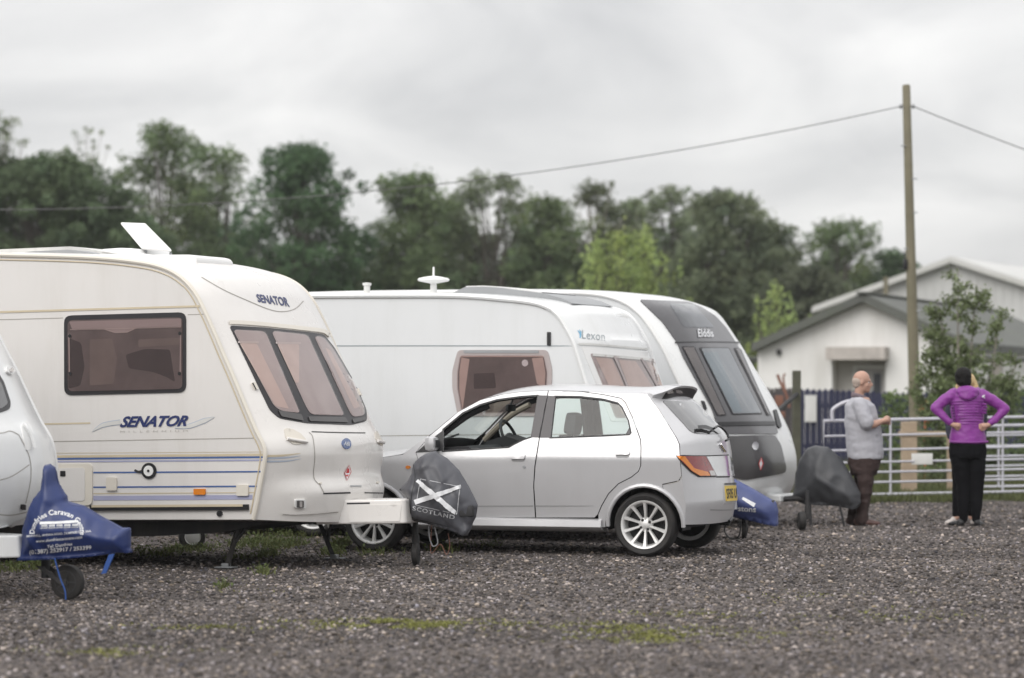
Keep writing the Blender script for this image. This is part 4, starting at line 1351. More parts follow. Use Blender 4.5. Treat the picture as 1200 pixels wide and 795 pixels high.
RW, FW = (755, 614.5), (437, 610.5)
dlo_f = [(520, 504), (543, 485), (563, 475.4), (583, 469.6), (610, 466), (629.5, 464.6), (626, 488), (622, 511.6), (613, 514.6), (601, 520.6), (596, 523.6), (557, 526), (519.6, 528.3)]
dlo_r = [(651, 465.6), (680, 466), (706.5, 469), (723.5, 473.4), (728, 478), (735.5, 493.5), (738.4, 507), (737, 508.6), (706.7, 510.2), (645.6, 512.4)]
fd = [(487.6, 530.6), (503.4, 511.4), (537, 483.3), (563.2, 469.2), (590, 462.5), (610, 459.8), (642, 458.1), (637, 485), (631.6, 513), (626.3, 546), (624.8, 570), (627, 606.6), (520.5, 606.8), (505.6, 590), (497.6, 560)]
rd = [(643.2, 458.1), (680, 459.4), (706.5, 463), (727.4, 467.4), (732.6, 472.4), (740.6, 489.4), (750.2, 516), (750.7, 525), (750.3, 546), (747.8, 552.4), (739.6, 559), (724.6, 566.6), (712.6, 578.6), (704.6, 592.6), (700.2, 603), (696.6, 606.6), (628.4, 606.6), (626, 570), (627.6, 546), (632.9, 513), (638.3, 485)]
_q = ([(690, 459.4), (706.7, 460.5), (735, 461.3), (758.4, 462), (772.4, 481), (792.2, 513), (795.8, 521), (796.4, 534), (798.4, 557.4), (795, 563.4), (776, 567.4)] + arc(RW, 45.5, 61, 178)
           + [(709.5, 618), (703, 618), (701.4, 607.6), (701.3, 603), (705.6, 593), (713.5, 579.2), (725.3, 567.4), (740.2, 559.8), (748.6, 552.9), (751.3, 546), (751.7, 525), (751.2, 515.6), (741.6, 489), (733.5, 471.8), (728, 466.6), (706.7, 462.2), (690, 460.0)])
quarter = _q
bumper_s = [(799, 558.6), (801, 575), (803.5, 592), (803, 615), (798, 616.5)] + arc(RW, 45.5, -1, 60) + [(776.6, 568.6), (795.6, 564.6)]
wing = [(472, 533), (474.6, 530.4), (488.6, 520.4), (502.4, 510.9), (502.8, 511.4), (487, 530.4), (496.6, 560), (504.4, 590), (519, 607.4), (519, 617), (482, 617)] + arc(FW, 43, 0, 180) + [(389, 616), (385, 600), (385, 580), (394, 557), (412, 546), (440, 537.6)]
f3 = car_f3()
shells = []
doors = {}
for nm, poly, holes in (('front_door', fd, [dlo_f]), ('rear_door', rd, [dlo_r]), ('rear_quarter', quarter, []), ('rear_bumper_side', bumper_s, []), ('front_wing', wing, [])):
    o = sheet(nm, poly, 5.0, f3, M['silver'], car, .016, holes, sharp=50, both=True, inner=M['trim_dark'])
    shells.append(o); doors[nm] = o
    m_ = mirror(o, nm, None, car)
    doors[nm + '_far'] = m_

# bonnet, windscreen, roof, tailgate and bumper: strips from the near edge to the far one
EP_ = [(389, 617), (385, 600), (385, 580), (394, 557), (412, 546), (440, 537.4), (471, 532.6), (474.5, 530.6), (503, 511), (536.7, 482.7), (563, 468.7), (575, 465.3), (590, 462), (610, 459.3), (642, 457.5), (680, 458.5), (706.7, 460.4), (735, 461.2), (758.7, 462), (773, 481), (793, 513), (796.8, 521), (797.2, 534), (799, 558), (801, 575), (803.5, 592), (803, 615)]
BU_ = [.22, .24, .24, .20, .12, .07, .065, .05, .03, .03, .035, .045, .055, .06, .06, .06, .06, .06, .07, .10, .14, .15, .15, .16, .17, .17, .14]
E3 = [CF.hitf(q[0], q[1], CV) for q in EP_]
sub = 5
path, bul, par = [], [], []
for i in range(len(E3) - 1):
    for k in range(sub):
        t = k / sub
        path.append(E3[i].lerp(E3[i + 1], t)); bul.append(BU_[i] + (BU_[i + 1] - BU_[i]) * t); par.append(i + t)
path.append(E3[-1]); bul.append(BU_[-1]); par.append(len(E3) - 1)
# soften only within the bonnet and the roof, keep the corners of the tailgate
sm = [p.copy() for p in path]
for it in range(2):
    q = [p.copy() for p in sm]
    for i in range(1, len(sm) - 1):
        if 5 < par[i] < 18: q[i] = sm[i] * .5 + (sm[i - 1] + sm[i + 1]) * .25
    sm = q
path = sm
NN = len(path)
nr = []
for i in range(NN):
    a, b_ = path[max(i - 2, 0)], path[min(i + 2, NN - 1)]
    t = Vector((b_.x - a.x, b_.z - a.z)).normalized()
    nr.append(Vector((-t.y, t.x)))
JT = 30
tt = [-math.cos(math.pi * j / JT) for j in range(JT + 1)]


def strip_pt(i, t, inn=0.0):
    p = path[i]; k = bul[i] * (1 - abs(t) ** 2.6) - inn
    vv_ = p.y + (WC - 2 * p.y) * (t + 1) / 2
    return Vector((p.x + nr[i].x * k, vv_, p.z + nr[i].y * k))


def strip(name, mat_, keep, parent, inn=0.0, thick=.012):
    idx = {}
    V, F = [], []

    def vid(i, j):
        if (i, j) not in idx:
            idx[(i, j)] = len(V); V.append(strip_pt(i, tt[j], inn))
        return idx[(i, j)]
    for i in range(NN - 1):
        for j in range(JT):
            if keep((par[i] + par[i + 1]) / 2, (tt[j] + tt[j + 1]) / 2):
                F.append((vid(i, j), vid(i, j + 1), vid(i + 1, j + 1), vid(i + 1, j)))
    o = mesh_obj(name, V, F, mat_, parent, True, 40)
    bm = bmesh.new(); bm.from_mesh(o.data); bmesh.ops.recalc_face_normals(bm, faces=bm.faces[:]); bm.to_mesh(o.data); bm.free()
    return o


ws_a, ws_b = 7.6, 11.0
inws = lambda s, t: ws_a < s < ws_b and abs(t) < .93
bon = strip('bonnet', M['silver'], lambda s, t: 3 <= s < 7, car)
fbm = strip('front_bumper', M['silver'], lambda s, t: s < 3, car)
rf = strip('roof', M['silver'], lambda s, t: 7 <= s < 18 and not inws(s, t), car)
wsn = strip('windscreen', M['car_glass'], inws, car, .004)
tg = strip('tailgate', M['silver'], lambda s, t: 18 <= s < 23, car)
rbm = strip('rear_bumper', M['silver'], lambda s, t: s >= 23, car)
strip('headlining', M['headliner'], lambda s, t: 11.2 <= s < 18, car, .035)
RS = Surf(CF, [tg, rbm, doors['rear_quarter'], doors['rear_bumper_side']])
DS = Surf(CF, shells + [rf, bon])

# inner door trim (dark), both sides
def trim_f3(q):
    p, n = f3(q)
    return p - n * .05, n
for nm, poly, hole in (('front_door', fd, dlo_f), ('rear_door', rd, dlo_r)):
    hole2 = inset_poly(hole, -1.0)
    o = sheet('door_trim', inset_poly(poly, 1.2), 7, trim_f3, M['trim_dark'], doors[nm], 0, [hole2])
    mirror(o, 'door_trim', None, doors[nm + '_far'])
# window glass
o = sheet('window_glass', dlo_r, 8, lambda q: (f3(q)[0] - f3(q)[1] * .012, f3(q)[1]), M['car_glass'], doors['rear_door'], 0)
mirror(o, 'window_glass', None, doors['rear_door_far'])
o2 = sheet('window_glass', dlo_f, 8, lambda q: (f3(q)[0] - f3(q)[1] * .012, f3(q)[1]), M['car_glass'], doors['front_door_far'], 0)
for v in o2.data.vertices: v.co.y = WC - v.co.y
# wound-down front window: only the rim of the pane stands above the sill
# window rubbers and dark pillars
for nm, d_ in (('front_door', dlo_f), ('rear_door', dlo_r)):
    ring = inset_poly(d_, -.9)
    DS.decal('window_seal', inset_poly(d_, -1.7), M['rubber'], doors[nm], .003, .012, 5, 0, holes=[inset_poly(d_, -.15)])
sheet('pillar_film', [(630.4, 463.6), (641.6, 463.8), (636.8, 485), (631.5, 513), (622.4, 512.6), (626.4, 488)], 5, f3, M['pillar_black'], doors['front_door'], .004, (), nudge=.004)
sheet('pillar_film', [(642.4, 464), (650.8, 464.6), (645.2, 513), (633, 513.2), (638.4, 485)], 5, f3, M['pillar_black'], doors['rear_door'], .004, (), nudge=.004)
DS.decal('mirror_sail', [(487.4, 530.8), (505, 515.4), (519.8, 504.2), (519.3, 528.6)], M['black'], doors['front_door'], .004, .004, 6, 1)
DS.decal('pillar_film', [(735.6, 497), (739, 507), (738, 509.4), (733.4, 509.2)], M['pillar_black'], doors['rear_door'], .0045, .003, 4, .5)
DS.line('door_crease_shade', [(522, 593.6), (580, 593.4), (625, 593.2)], [1.0, 1.5, 1.5], M['crease'], doors['front_door'], .002)  # flat ribbon: the door groove's dark shading is put in as colour
DS.line('door_crease_shade', [(628, 593.2), (660, 593.2), (696, 593)], [1.5, 1.5, .2], M['crease'], doors['rear_door'], .002)
for nm, q in (('front_door', (598.6, 532.4, 615.4, 541)), ('rear_door', (720.7, 528, 738.2, 536.4))):
    x0, y0, x1, y1 = q
    cup = DS.decal('handle_cup_shade', rect(x0 + 1, y0 + 4.2, x1 - 1, y1), M['crease'], doors[nm], .003, .003, 4, 2)  # cup behind the handle, its shade painted on as a grey patch
    DS.decal('door_handle', rect(x0, y0, x1, y0 + 5.6), M['silver'], doors[nm], .017, .014, 4, 2.2)
DS.decal('door_lock', circle_px((614.2, 547.4), 1.7, 1.9, 10), M['grey_plastic'], doors['front_door'], .006, .006)
DS.decal('side_repeater', circle_px((478.4, 547.6), 3.0, 2.0, 10), M['amber'], doors['front_wing'], .010, .010)

# sill, arches, underside
u0 = CF.hit(484, 612)[0]; u1 = CF.hit(703, 612)[0]
zt = CF.hit(600, 607.6)[1]; zm = CF.hit(600, 616.6)[1]; zb = CF.hit(600, 619.5)[1]
for side in (0, 1):
    b = MB()
    sec = [(.075, zt + .005), (.030, zt - .012), (.022, zm), (.05, zb), (.20, zb - .03), (.20, zt)]
    if side: sec = [(WC - a, z) for a, z in sec]
    vv = [(u0, a, z) for a, z in sec] + [(u1, a, z) for a, z in sec]
    k = len(sec)
    b.faces(vv, [tuple(range(k)), tuple(range(k, 2 * k))[::-1]] + [(i, (i + 1) % k, k + (i + 1) % k, k + i) for i in range(k)])
    b.build('sill', M['silver'], car, sharp=30)
b = MB()
b.prism([(-2.86, .24), (.24, .24), (.30, .42), (.25, .60), (-2.85, .62), (-2.95, .4)], .30, WC - .30)
b.build('underbody', M['trim_dark'], car, smooth=False)
wheels = []
for c, side in ((RW, 0), (FW, 0), (RW, 1), (FW, 1)):
    yy = .115 if not side else WC - .115
    x, z = CF.hit(c[0], c[1] + 1.6, .03)
    z = .289
    wheel(car, (x, yy, z), .289, .185, M['alloy'], 10, face=-1 if not side else 1)
    b = MB()
    pts = []
    for k in range(19):
        a = R(-3 + 186 * k / 18)
        q = (x + .352 * math.cos(a), z + .352 * math.sin(a))
        w_ = CV(q[0], q[1])
        pts.append((q[0], (w_ - .004) if not side else WC - w_ + .004, q[1]))
    b.tube(pts, .020, 8)
    b.build('wheel_arch', M['silver'], car)
    b = MB()
    ya, yb = (.05, .34) if not side else (WC - .05, WC - .34)
    av = [(x + .352 * math.cos(R(-8 + 196 * k / 20)), z + .352 * math.sin(R(-8 + 196 * k / 20))) for k in range(21)]
    b.faces([(p_, ya, q_) for p_, q_ in av] + [(p_, yb, q_) for p_, q_ in av], [(k, k + 1, 22 + k, 21 + k) for k in range(20)] + [tuple(range(21, 42))])
    b.build('wheel_well', M['trim_dark'], car)

# tail lamps, number plate, rear window, wiper, spoiler
gl = [(775.6, 470), (812, 471), (822, 478.5), (836, 494), (846, 508.6), (830, 509.2), (815, 508.6), (808, 505.4), (798, 494)]
rw_ = RS.decal('rear_window', gl, M['graphite_glossy'], tg, .004, .004, 6, 3)
tl_ = RS.decal('tail_lamp', [(793.4, 534.6), (826, 534.8), (838, 558), (819, 558.2), (809.4, 552.4), (799, 542)], M['red_lens'], car, .012, .012, 4, 1)
RS.decal('indicator_lens', [(793.6, 534.8), (801.4, 535), (812, 549), (828, 553.4), (831, 557.8), (819, 557.9), (809.4, 552)], M['amber'], tl_, .0145, .004, 4, .8)
RS.decal('clear_lens', [(829.4, 552), (834.6, 551.6), (837.4, 557.6), (831.4, 557.8)], M['clear_lens'], tl_, .0155, .004, 4, .6)
RS.line('lamp_gasket', [(792.8, 534.2), (799, 542.6), (809.2, 553), (818.6, 558.8), (838, 558.8)], 1.1, M['rubber'], tl_, .008, smooth=False)
RS.decal('chrome_band', [(827.6, 535.4), (862.6, 534), (866.4, 557.6), (839.6, 558)], M['chrome'], tg, .006, .004, 4, 1)
RS.line('tailgate_gap', [(797, 534), (827, 534.4), (863, 533)], 1.2, M['seam'], tg, .003)
RS.line('bumper_gap', [(839, 559.2), (868, 558.8)], 1.5, M['seam'], rbm, .003)
RS.line('bumper_gap', [(776.4, 568), (786, 566.6), (795.6, 563.8), (798.4, 557.8)], .8, M['soft_seam'], doors['rear_bumper_side'], .002)
RS.line('bumper_groove', [(832, 597.6), (850, 598), (871, 596.4)], 1.6, M['crease'], rbm, .003)
pr = RS.decal('plate_recess', [(847, 566.4), (869, 565.4), (870.4, 588), (849, 590.4)], M['silver'], rbm, .006, .006, 4, 1)
pl = RS.decal('number_plate', [(848.4, 569.6), (865.6, 568.8), (867, 586.2), (850, 587.8)], M['plate_y'], rbm, .012, .006, 4, .6)
RS.text('plate_lettering', 'SF05 UVS', quad_map((850.4, 585), (866.2, 583.6), (865.4, 572), (849.4, 573)), M['black_ink'], pl, .014, 0, .02)
RS.line('plate_lamp', [(848, 567.6), (867, 566.8)], 2.2, M['black'], rbm, .016)
def tube_on(surf, name, pts, r, mat_, parent, off=.03):
    P = []
    for w in spline(pts, 6):
        loc, n_ = surf(w); P.append(loc + n_ * off)
    b = MB(); b.tube(P, r, 8); return b.build(name, mat_, parent)
wp = tube_on(RS, 'rear_wiper', [(833, 505.2), (838, 502.6), (845, 507.6), (849, 514.5), (845.6, 517.6)], .011, M['black'], tg, .04)
RS.line('wiper_blade', [(815.4, 503.4), (824, 503), (834, 506)], [4, 4, 3.6], M['black'], wp, .03)
tube_on(RS, 'tailgate_handle', [(843, 521), (848.6, 529.4)], .010, M['chrome'], tg, .012)
tube_on(RS, 'tow_eye', [(853, 611), (857, 607)], .016, M['black'], rbm, .01)
b = MB(); x, z = CF.hit(853, 612, 1.1); b.tube([(x - .3, 1.1, z), (x + .02, 1.1, z - .01)], .022, 10); b.build('exhaust', M['chassis'], car)
# spoiler
P0 = strip_pt(18 * sub, 0)
sec = []
V, F = [], []
nj = 24
iR = 18 * sub
for j in range(nj + 1):
    t = -1 + 2 * j / nj
    e = strip_pt(iR - 1, t * .97)
    ins = 1 - abs(t) ** 6
    ext = .205 * (1 - abs(t) ** 8 * .55)
    zt_ = e.z - .012 + .02 * ins
    hgt = .105 * (1 - abs(t) ** 5) + .02
    V += [(e.x - .03, e.y, e.z + .006), (e.x + ext * .55, e.y, zt_ + .012), (e.x + ext, e.y, zt_ - .002), (e.x + ext - .012, e.y, zt_ - .02),
          (e.x + ext - .055, e.y, zt_ - hgt), (e.x + .06, e.y, zt_ - hgt * .9 - .02)]
k = 6
for j in range(nj):
    for i in range(k):
        a = j * k + i; b_ = j * k + (i + 1) % k
        F.append((a, b_, b_ + k, a + k))
F += [tuple(range(k))[::-1], tuple(range(nj * k, nj * k + k))]
mi = [0] * len(F)
for j in range(nj):
    for i in (3, 4): mi[j * k + i] = 1 if 2 <= j < nj - 1 else 0
sp = mesh_obj('spoiler', V, F, [M['silver'], M['black']], car, True, 35, mi)
bm = bmesh.new(); bm.from_mesh(sp.data); bmesh.ops.recalc_face_normals(bm, faces=bm.faces[:]); bm.to_mesh(sp.data); bm.free()
SPS = Surf(CF, sp)
SPS.decal('spoiler_slot', [(781, 460.6), (788, 457.2), (789, 460.6), (783, 461.6)], M['clear_lens'], sp, .004, .003, 3, .8)
SPS.decal('spoiler_slot', [(791.6, 457), (798.4, 457.6), (800.4, 461.4), (792.4, 460.6)], M['clear_lens'], sp, .004, .003, 3, .8)

# door mirrors
for side in (0, 1):
    p = CF.hitf(510, 520, CV)
    yy = p.y - .09
    b = MB()
    b.box((p.x, yy, p.z), (.115, .17, .14), bev=.058)
    if side:
        for v in b.bm.verts: v.co.y = WC - v.co.y
    mo = b.build('door_mirror', M['silver'], car)
    b = MB(); b.box((p.x - .0, p.y - .0, p.z - .055), (.06, .09, .04), bev=.012)
    b.box((p.x + .056, yy, p.z), (.004, .09, .07))
    if side:
        for v in b.bm.verts: v.co.y = WC - v.co.y
    b.build('mirror_foot', M['black'], mo)
# interior
def seat(y, rear=False):
    x, z = CF.hit(668, 510, y)
    if rear: x = x + .80
    b = MB()
    b.box((x - .36, y, .56), (.50, .50 if not rear else 1.2, .16), bev=.05)
    b.box((x - .05, y, .80), (.14, .48 if not rear else 1.2, .56), Matrix.Rotation(R(14), 3, 'Y'), bev=.05)
    o = b.build('seat', M['seat'], car)
    for yy in ((y,) if not rear else (y - .36, y + .36)):
        b = MB()
        b.box((x + .035, yy, 1.185 if not rear else 1.12), (.12, .25, .20 if not rear else .12), Matrix.Rotation(R(10), 3, 'Y'), bev=.045)
        for s in (-.05, .05): b.tube([(x + .02, yy + s, 1.0), (x + .035, yy + s, 1.15)], .008, 6)
        b.build('headrest', M['seat'], o)
seat(.47); seat(WC - .47); seat(WC / 2, True)
dx0 = CF.hit(520, 527, .1)[0]
b = MB()
b.prism([(dx0 - .25, .75), (dx0 + .38, .75), (dx0 + .36, .90), (dx0 + .20, .985), (dx0 - .25, .955)], .16, WC - .16)
b.prism([(dx0 + .05, .97), (dx0 + .42, .92), (dx0 + .40, 1.02), (dx0 + .26, 1.065), (dx0 + .08, 1.01)], WC - .66, WC - .26)
b.build('dashboard', M['trim_dark'], car, sharp=30)
b = MB()
sx_, sz_ = CF.hit(598, 514, WC - .46); c = Vector((sx_, WC - .46, sz_)); ax = Vector((1, 0, .45)).normalized(); a1 = Vector((0, 1, 0)); a2 = ax.cross(a1)
b.tube([c + (a1 * math.cos(2 * math.pi * k / 28) + a2 * math.sin(2 * math.pi * k / 28)) * .185 for k in range(28)], .016, 8, closed=True)
for a in (0, 180, 270):
    b.tube([c - ax * .02, c + (a1 * math.cos(R(a)) + a2 * math.sin(R(a))) * .18], .014, 6)
b.tube([c - ax * .03, c - ax * .25], .03, 8)
b.ellipsoid(c - ax * .01, (.05, .06, .06), seg=10)
b.build('steering_wheel', M['trim_dark'], car)
for side in (0, 1):
    pts = []
    for q in ((500, 515), (520, 499), (543, 482.5), (566, 471.5)):
        p = CF.hitf(q[0], q[1], CV); pts.append((p.x + .03, (p.y + .075) if not side else WC - p.y - .075, p.z - .03))
    b = MB(); b.tube(spline(pts, 4), .030, 8); b.build('pillar_lining', M['pillar_tan'] if side else M['trim_dark'], car)
    b = MB()
    pts = []
    for q in ((632, 512), (641, 468)):
        p = CF.hitf(q[0], q[1], CV); pts.append((p.x, (p.y + .06) if not side else WC - p.y - .06, p.z))
    b.tube(pts, [.06, .05], 8); b.build('pillar_lining', M['trim_dark'], car)
p = strip_pt(11 * sub, 0, .05)
b = MB(); b.box((p.x - .03, WC / 2, p.z - .10), (.03, .22, .065), bev=.012); b.tube([(p.x - .03, WC / 2, p.z - .07), (p.x, WC / 2, p.z)], .01, 6)
b.build('interior_mirror', M['trim_dark'], car)
for t in (.0,):
    q0 = strip_pt(int(7.3 * sub), t); q1 = strip_pt(int(7.6 * sub), t + .45)
    n_ = Vector((nr[int(7.5 * sub)].x, 0, nr[int(7.5 * sub)].y))
    b = MB(); b.tube([q0 + n_ * .02, q1 + n_ * .04], .010, 6); b.ellipsoid(q0 + n_ * .015, (.03, .03, .02), seg=10)
    b.build('windscreen_wiper', M['black'], car)
for yy in (.32, WC - .32):
    b = MB(); b.ellipsoid((E3[3].x + .10, yy, E3[3].z - .03), (.20, .16, .09), seg=14)
    b.build('headlamp', M['clear_lens'], car)
# ================================================================== people
def rings(b, rows, n=20):
    """rows: (centre, rx, ry) flat elliptic rings, closed at both ends"""
    prev = None
    first = None
    for c, rx, ry in rows:
        c = Vector(c)
        ring = [b.bm.verts.new(c + Vector((rx * math.cos(2 * math.pi * k / n), ry * math.sin(2 * math.pi * k / n), 0))) for k in range(n)]
        if prev:
            for k in range(n): b.bm.faces.new((prev[k], prev[(k + 1) % n], ring[(k + 1) % n], ring[k]))
        else: first = ring
        prev = ring
    b.bm.faces.new(first[::-1]); b.bm.faces.new(prev)
    return b


def limb(b, pts, rad, n=12):
    P = spline(pts, 4)
    N = len(rad)
    rs = []
    for i in range(len(P)):
        f = i / (len(P) - 1) * (N - 1); j = min(int(f), N - 2)
        rs.append(rad[j] + (rad[j + 1] - rad[j]) * (f - j))
    b.tube(P, rs, n)
    b.ellipsoid(P[0], (rs[0],) * 3, seg=12); b.ellipsoid(P[-1], (rs[-1],) * 3, seg=12)
    return b


def fuse(b, name, mat_, parent, voxel=.011, smooth=4, wrinkle=0.0, seed=0.0, ws=9.0):
    """melts overlapping solids into one continuous surface"""
    bmesh.ops.recalc_face_normals(b.bm, faces=b.bm.faces[:])
    me = bpy.data.meshes.new('t'); b.bm.to_mesh(me); b.bm.free()
    o = bpy.data.objects.new('t', me); COL.objects.link(o)
    r = o.modifiers.new('r', 'REMESH'); r.mode = 'VOXEL'; r.voxel_size = voxel
    if smooth:
        s = o.modifiers.new('s', 'SMOOTH'); s.factor = .5; s.iterations = smooth
    dg = bpy.context.evaluated_depsgraph_get(); dg.update()
    m2 = bpy.data.meshes.new_from_object(o.evaluated_get(dg))
    bpy.data.objects.remove(o); bpy.data.meshes.remove(me)
    m2.materials.clear()
    if wrinkle:
        for v in m2.vertices:
            p = v.co
            k = noise.noise(Vector((p.x * ws, p.y * ws, p.z * ws * 1.7 + seed))) + .5 * noise.noise(Vector((p.x * ws * 2.2, p.y * ws * 2.2, p.z * ws * 4 + seed)))
            v.co = p + v.normal * k * wrinkle
    return finish(name, m2, mat_, parent, True, 180)


def hand(b, wrist, d, up, side, s=1.0, curl=.5):
    """palm, four unequal bent fingers and a thumb; d points along the hand, up is the back of the hand, side is the thumb's side"""
    w = Vector(wrist); d = Vector(d).normalized(); up = Vector(up).normalized(); side = Vector(side).normalized()
    pc = w + d * .05 * s
    b.tube([w, w + d * .03 * s, w + d * .085 * s], [.024 * s, .032 * s, .034 * s], 10)
    for k, (o, L) in enumerate(((.028, .070), (.010, .080), (-.009, .074), (-.027, .058))):
        base = w + d * .078 * s + side * o * s
        p1 = base + d * L * .45 * s - up * L * curl * .25 * s
        p2 = p1 + (d * (1 - curl) - up * curl) * L * .38 * s
        p3 = p2 + (d * (.6 - curl) - up * (curl + .25)) * L * .3 * s
        b.tube([base - d * .02 * s, base, p1, p2, p3], [.0105 * s, .0105 * s, .0095 * s, .0085 * s, .007 * s], 8)
    t0 = w + d * .025 * s + side * .022 * s
    t1 = t0 + (d * .6 + side * .7) * .035 * s
    t2 = t1 + (d * .9 + side * .2 - up * .3) * .032 * s
    b.tube([t0, t1, t2, t2 + d * .02 * s - up * .008 * s], [.014 * s, .012 * s, .0105 * s, .008 * s], 8)


def head(b, c, fwd, up=(0, 0, 1), h=.125, bald=True):
    """skull, jaw, nose, brow, lips, ears around centre c, looking along fwd"""
    c = Vector(c); f = Vector(fwd).normalized(); u = Vector(up).normalized(); s = f.cross(u).normalized(); u = s.cross(f)
    Mx = Matrix((f, s, u)).transposed()
    k = h / .125
    P = lambda a, e, g: c + (f * a + s * e + u * g) * k
    b.ellipsoid(P(-.012, 0, .030), (.098 * k, .077 * k, .095 * k), Mx, 20)
    b.ellipsoid(P(.030, 0, -.040), (.062 * k, .058 * k, .082 * k), Mx, 18)
    b.ellipsoid(P(.062, 0, -.098), (.030 * k, .032 * k, .024 * k), Mx, 12)
    b.ellipsoid(P(.084, 0, .018), (.014 * k, .050 * k, .012 * k), Mx, 12)
    b.tube([P(.090, 0, .010), P(.104, 0, -.014), P(.116, 0, -.034), P(.096, 0, -.044)], [.009 * k, .011 * k, .014 * k, .012 * k], 8)
    b.ellipsoid(P(.090, 0, -.064), (.010 * k, .024 * k, .006 * k), Mx, 10)
    b.ellipsoid(P(.088, 0, -.076), (.011 * k, .021 * k, .007 * k), Mx, 10)
    for q in (-1, 1):
        b.ellipsoid(P(-.006, q * .076, -.012), (.020 * k, .009 * k, .032 * k), Mx, 12)
        b.ellipsoid(P(.045, q * .042, -.040), (.028 * k, .020 * k, .026 * k), Mx, 12)
    b.tube([P(-.02, 0, -.05), P(-.03, 0, -.13), P(-.035, 0, -.20)], [.056 * k, .055 * k, .062 * k], 14)
    return P, Mx, k


def eyes(P, Mx, k, parent):
    for q in (-1, 1):
        b = MB(); b.ellipsoid(P(.075, q * .031, -.004), (.008 * k, .011 * k, .005 * k), Mx, 10)
        e = b.build('eye', M['white_ink'], parent)
        b = MB(); b.ellipsoid(P(.0835, q * .031, -.004), (.003 * k, .005 * k, .005 * k), Mx, 8)
        b.build('pupil', M['black_ink'], e)
        b = MB(); b.tube([P(.080, q * .018, .022), P(.084, q * .032, .026), P(.074, q * .048, .020)], .0028 * k, 6)
        b.build('eyebrow', M['hair_grey'], parent)


def shoe(b, heel, fwd, L=.27, w=.047, h=.06):
    heel = Vector(heel); f = Vector((fwd[0], fwd[1], 0)).normalized(); s = Vector((-f.y, f.x, 0))
    Mx = Matrix((f, s, Vector((0, 0, 1)))).transposed()
    b.ellipsoid(heel + f * L * .18 + Vector((0, 0, h * .62)), (L * .24, w * .85, h * .68), Mx, 14)
    b.ellipsoid(heel + f * L * .55 + Vector((0, 0, h * .42)), (L * .34, w * .95, h * .48), Mx, 14)
    b.ellipsoid(heel + f * L * .78 + Vector((0, 0, h * .34)), (L * .23, w * 1.0, h * .38), Mx, 14)
    b.box(heel + f * L * .5 + Vector((0, 0, .012)), (L * .92, w * 1.7, .022), Mx, bev=.009)


# ------------------------------------------------------------------ the man
g = on_ground(1011, 615.5); sm_ = FPX / g.y
man = empty('person', Matrix.Translation(g), 'balding man in a grey polo shirt and dark brown trousers, standing by the gate', 'person')
def T(px, py, y=0.0): return Vector(((px - 1011) / sm_, y, (615.5 - py) / sm_))
b = MB()
Ph, Mh, kh = head(b, T(1010.5, 447.6), (1, -.10, -.05), (-.05, 0, 1), .121)
# torso under the shirt, legs under the trousers
rings(b, [(T(1009, 466), .09, .11), (T(1008, 474), .13, .17), (T(1010, 500), .155, .165), (T(1013, 522), .16, .155), (T(1013, 538), .14, .155), (T(1013, 548), .12, .14)])
for y in (-.09, .09):
    limb(b, [T(1012 - (3 if y > 0 else 0), 545, y), T(1012 - (4 if y > 0 else 0), 580, y), T(1010 - (9 if y > 0 else 0), 609, y)], [.075, .055, .04])
# near arm: upper arm hangs, forearm level, hand at the belt line
limb(b, [T(1006, 475, -.185), T(1010, 488, -.21), T(1013.5, 498.5, -.22)], [.058, .050, .043])
limb(b, [T(1013.5, 498.5, -.22), T(1022, 497, -.20), T(1031, 493.6, -.15)], [.043, .044, .029])
hand(b, T(1031, 493.6, -.15), (.88, .45, .16), (.1, -.75, .6), (.2, .35, .85), 1.0, .6)
limb(b, [T(1006, 475, .185), T(1011, 488, .21), T(1015, 499, .21)], [.058, .050, .043])
limb(b, [T(1015, 499, .21), T(1024, 498, .14), T(1032, 495, .02)], [.043, .042, .029])
hand(b, T(1032, 495, .02), (.7, -.7, .1), (.1, .2, .95), (.6, .6, .1), 1.0, .6)
mb_ = fuse(b, 'body', M['skin'], man, .009, 3)
eyes(Ph, Mh, kh, man)
# thin grey hair round the back and sides
b = MB()
b.ellipsoid(Ph(-.040, 0, .004), (.080 * kh, .0795 * kh, .068 * kh), Mh, 18)
b.ellipsoid(Ph(-.055, 0, -.040), (.052 * kh, .064 * kh, .045 * kh), Mh, 16)
fuse(b, 'hair', M['hair_grey'], man, .007, 2, .002, 2, 60)
b = MB()
rings(b, [(T(1007.5, 465.5), .085, .10), (T(1007, 469.5), .118, .165), (T(1008, 475), .165, .205), (T(1009.3, 488), .188, .21), (T(1011, 500), .200, .20), (T(1012.6, 514), .206, .195), (T(1013.8, 528), .205, .195), (T(1014, 537), .197, .195), (T(1014, 538.4), .19, .19)])
for y in (-1, 1):
    limb(b, [T(1005, 474, y * .165), T(1008.5, 484, y * .205), T(1012.5, 494.5, y * .228)], [.084, .082, .084])
pol = fuse(b, 'polo_shirt', M['polo'], man, .011, 5, .009, 1, 6)
b = MB()
b.tube([T(1005 + 5.5 * math.cos(a) * 1.35 + 2, 466.5 - 4.2 * math.cos(a) * -.6 - 2, .088 * math.sin(a)) for a in [2 * math.pi * k / 20 for k in range(20)]], .024, 8, closed=True)
b.tube([T(1000, 464, y) for y in (-.07, 0, .07)], [.02, .028, .02], 8)
b.tube([T(1012.4, 466, -.075), T(1016, 472, -.055), T(1015, 474, -.04)], [.02, .022, .008], 8)
b.tube([T(1012.4, 466, .075), T(1016, 472, .055), T(1015, 474, .04)], [.02, .022, .008], 8)
fuse(b, 'collar', M['collar'], man, .008, 3)
b = MB()
rings(b, [(T(1013, 533), .185, .185), (T(1013, 541), .183, .19), (T(1012.6, 551), .165, .188), (T(1012, 557), .14, .18)])
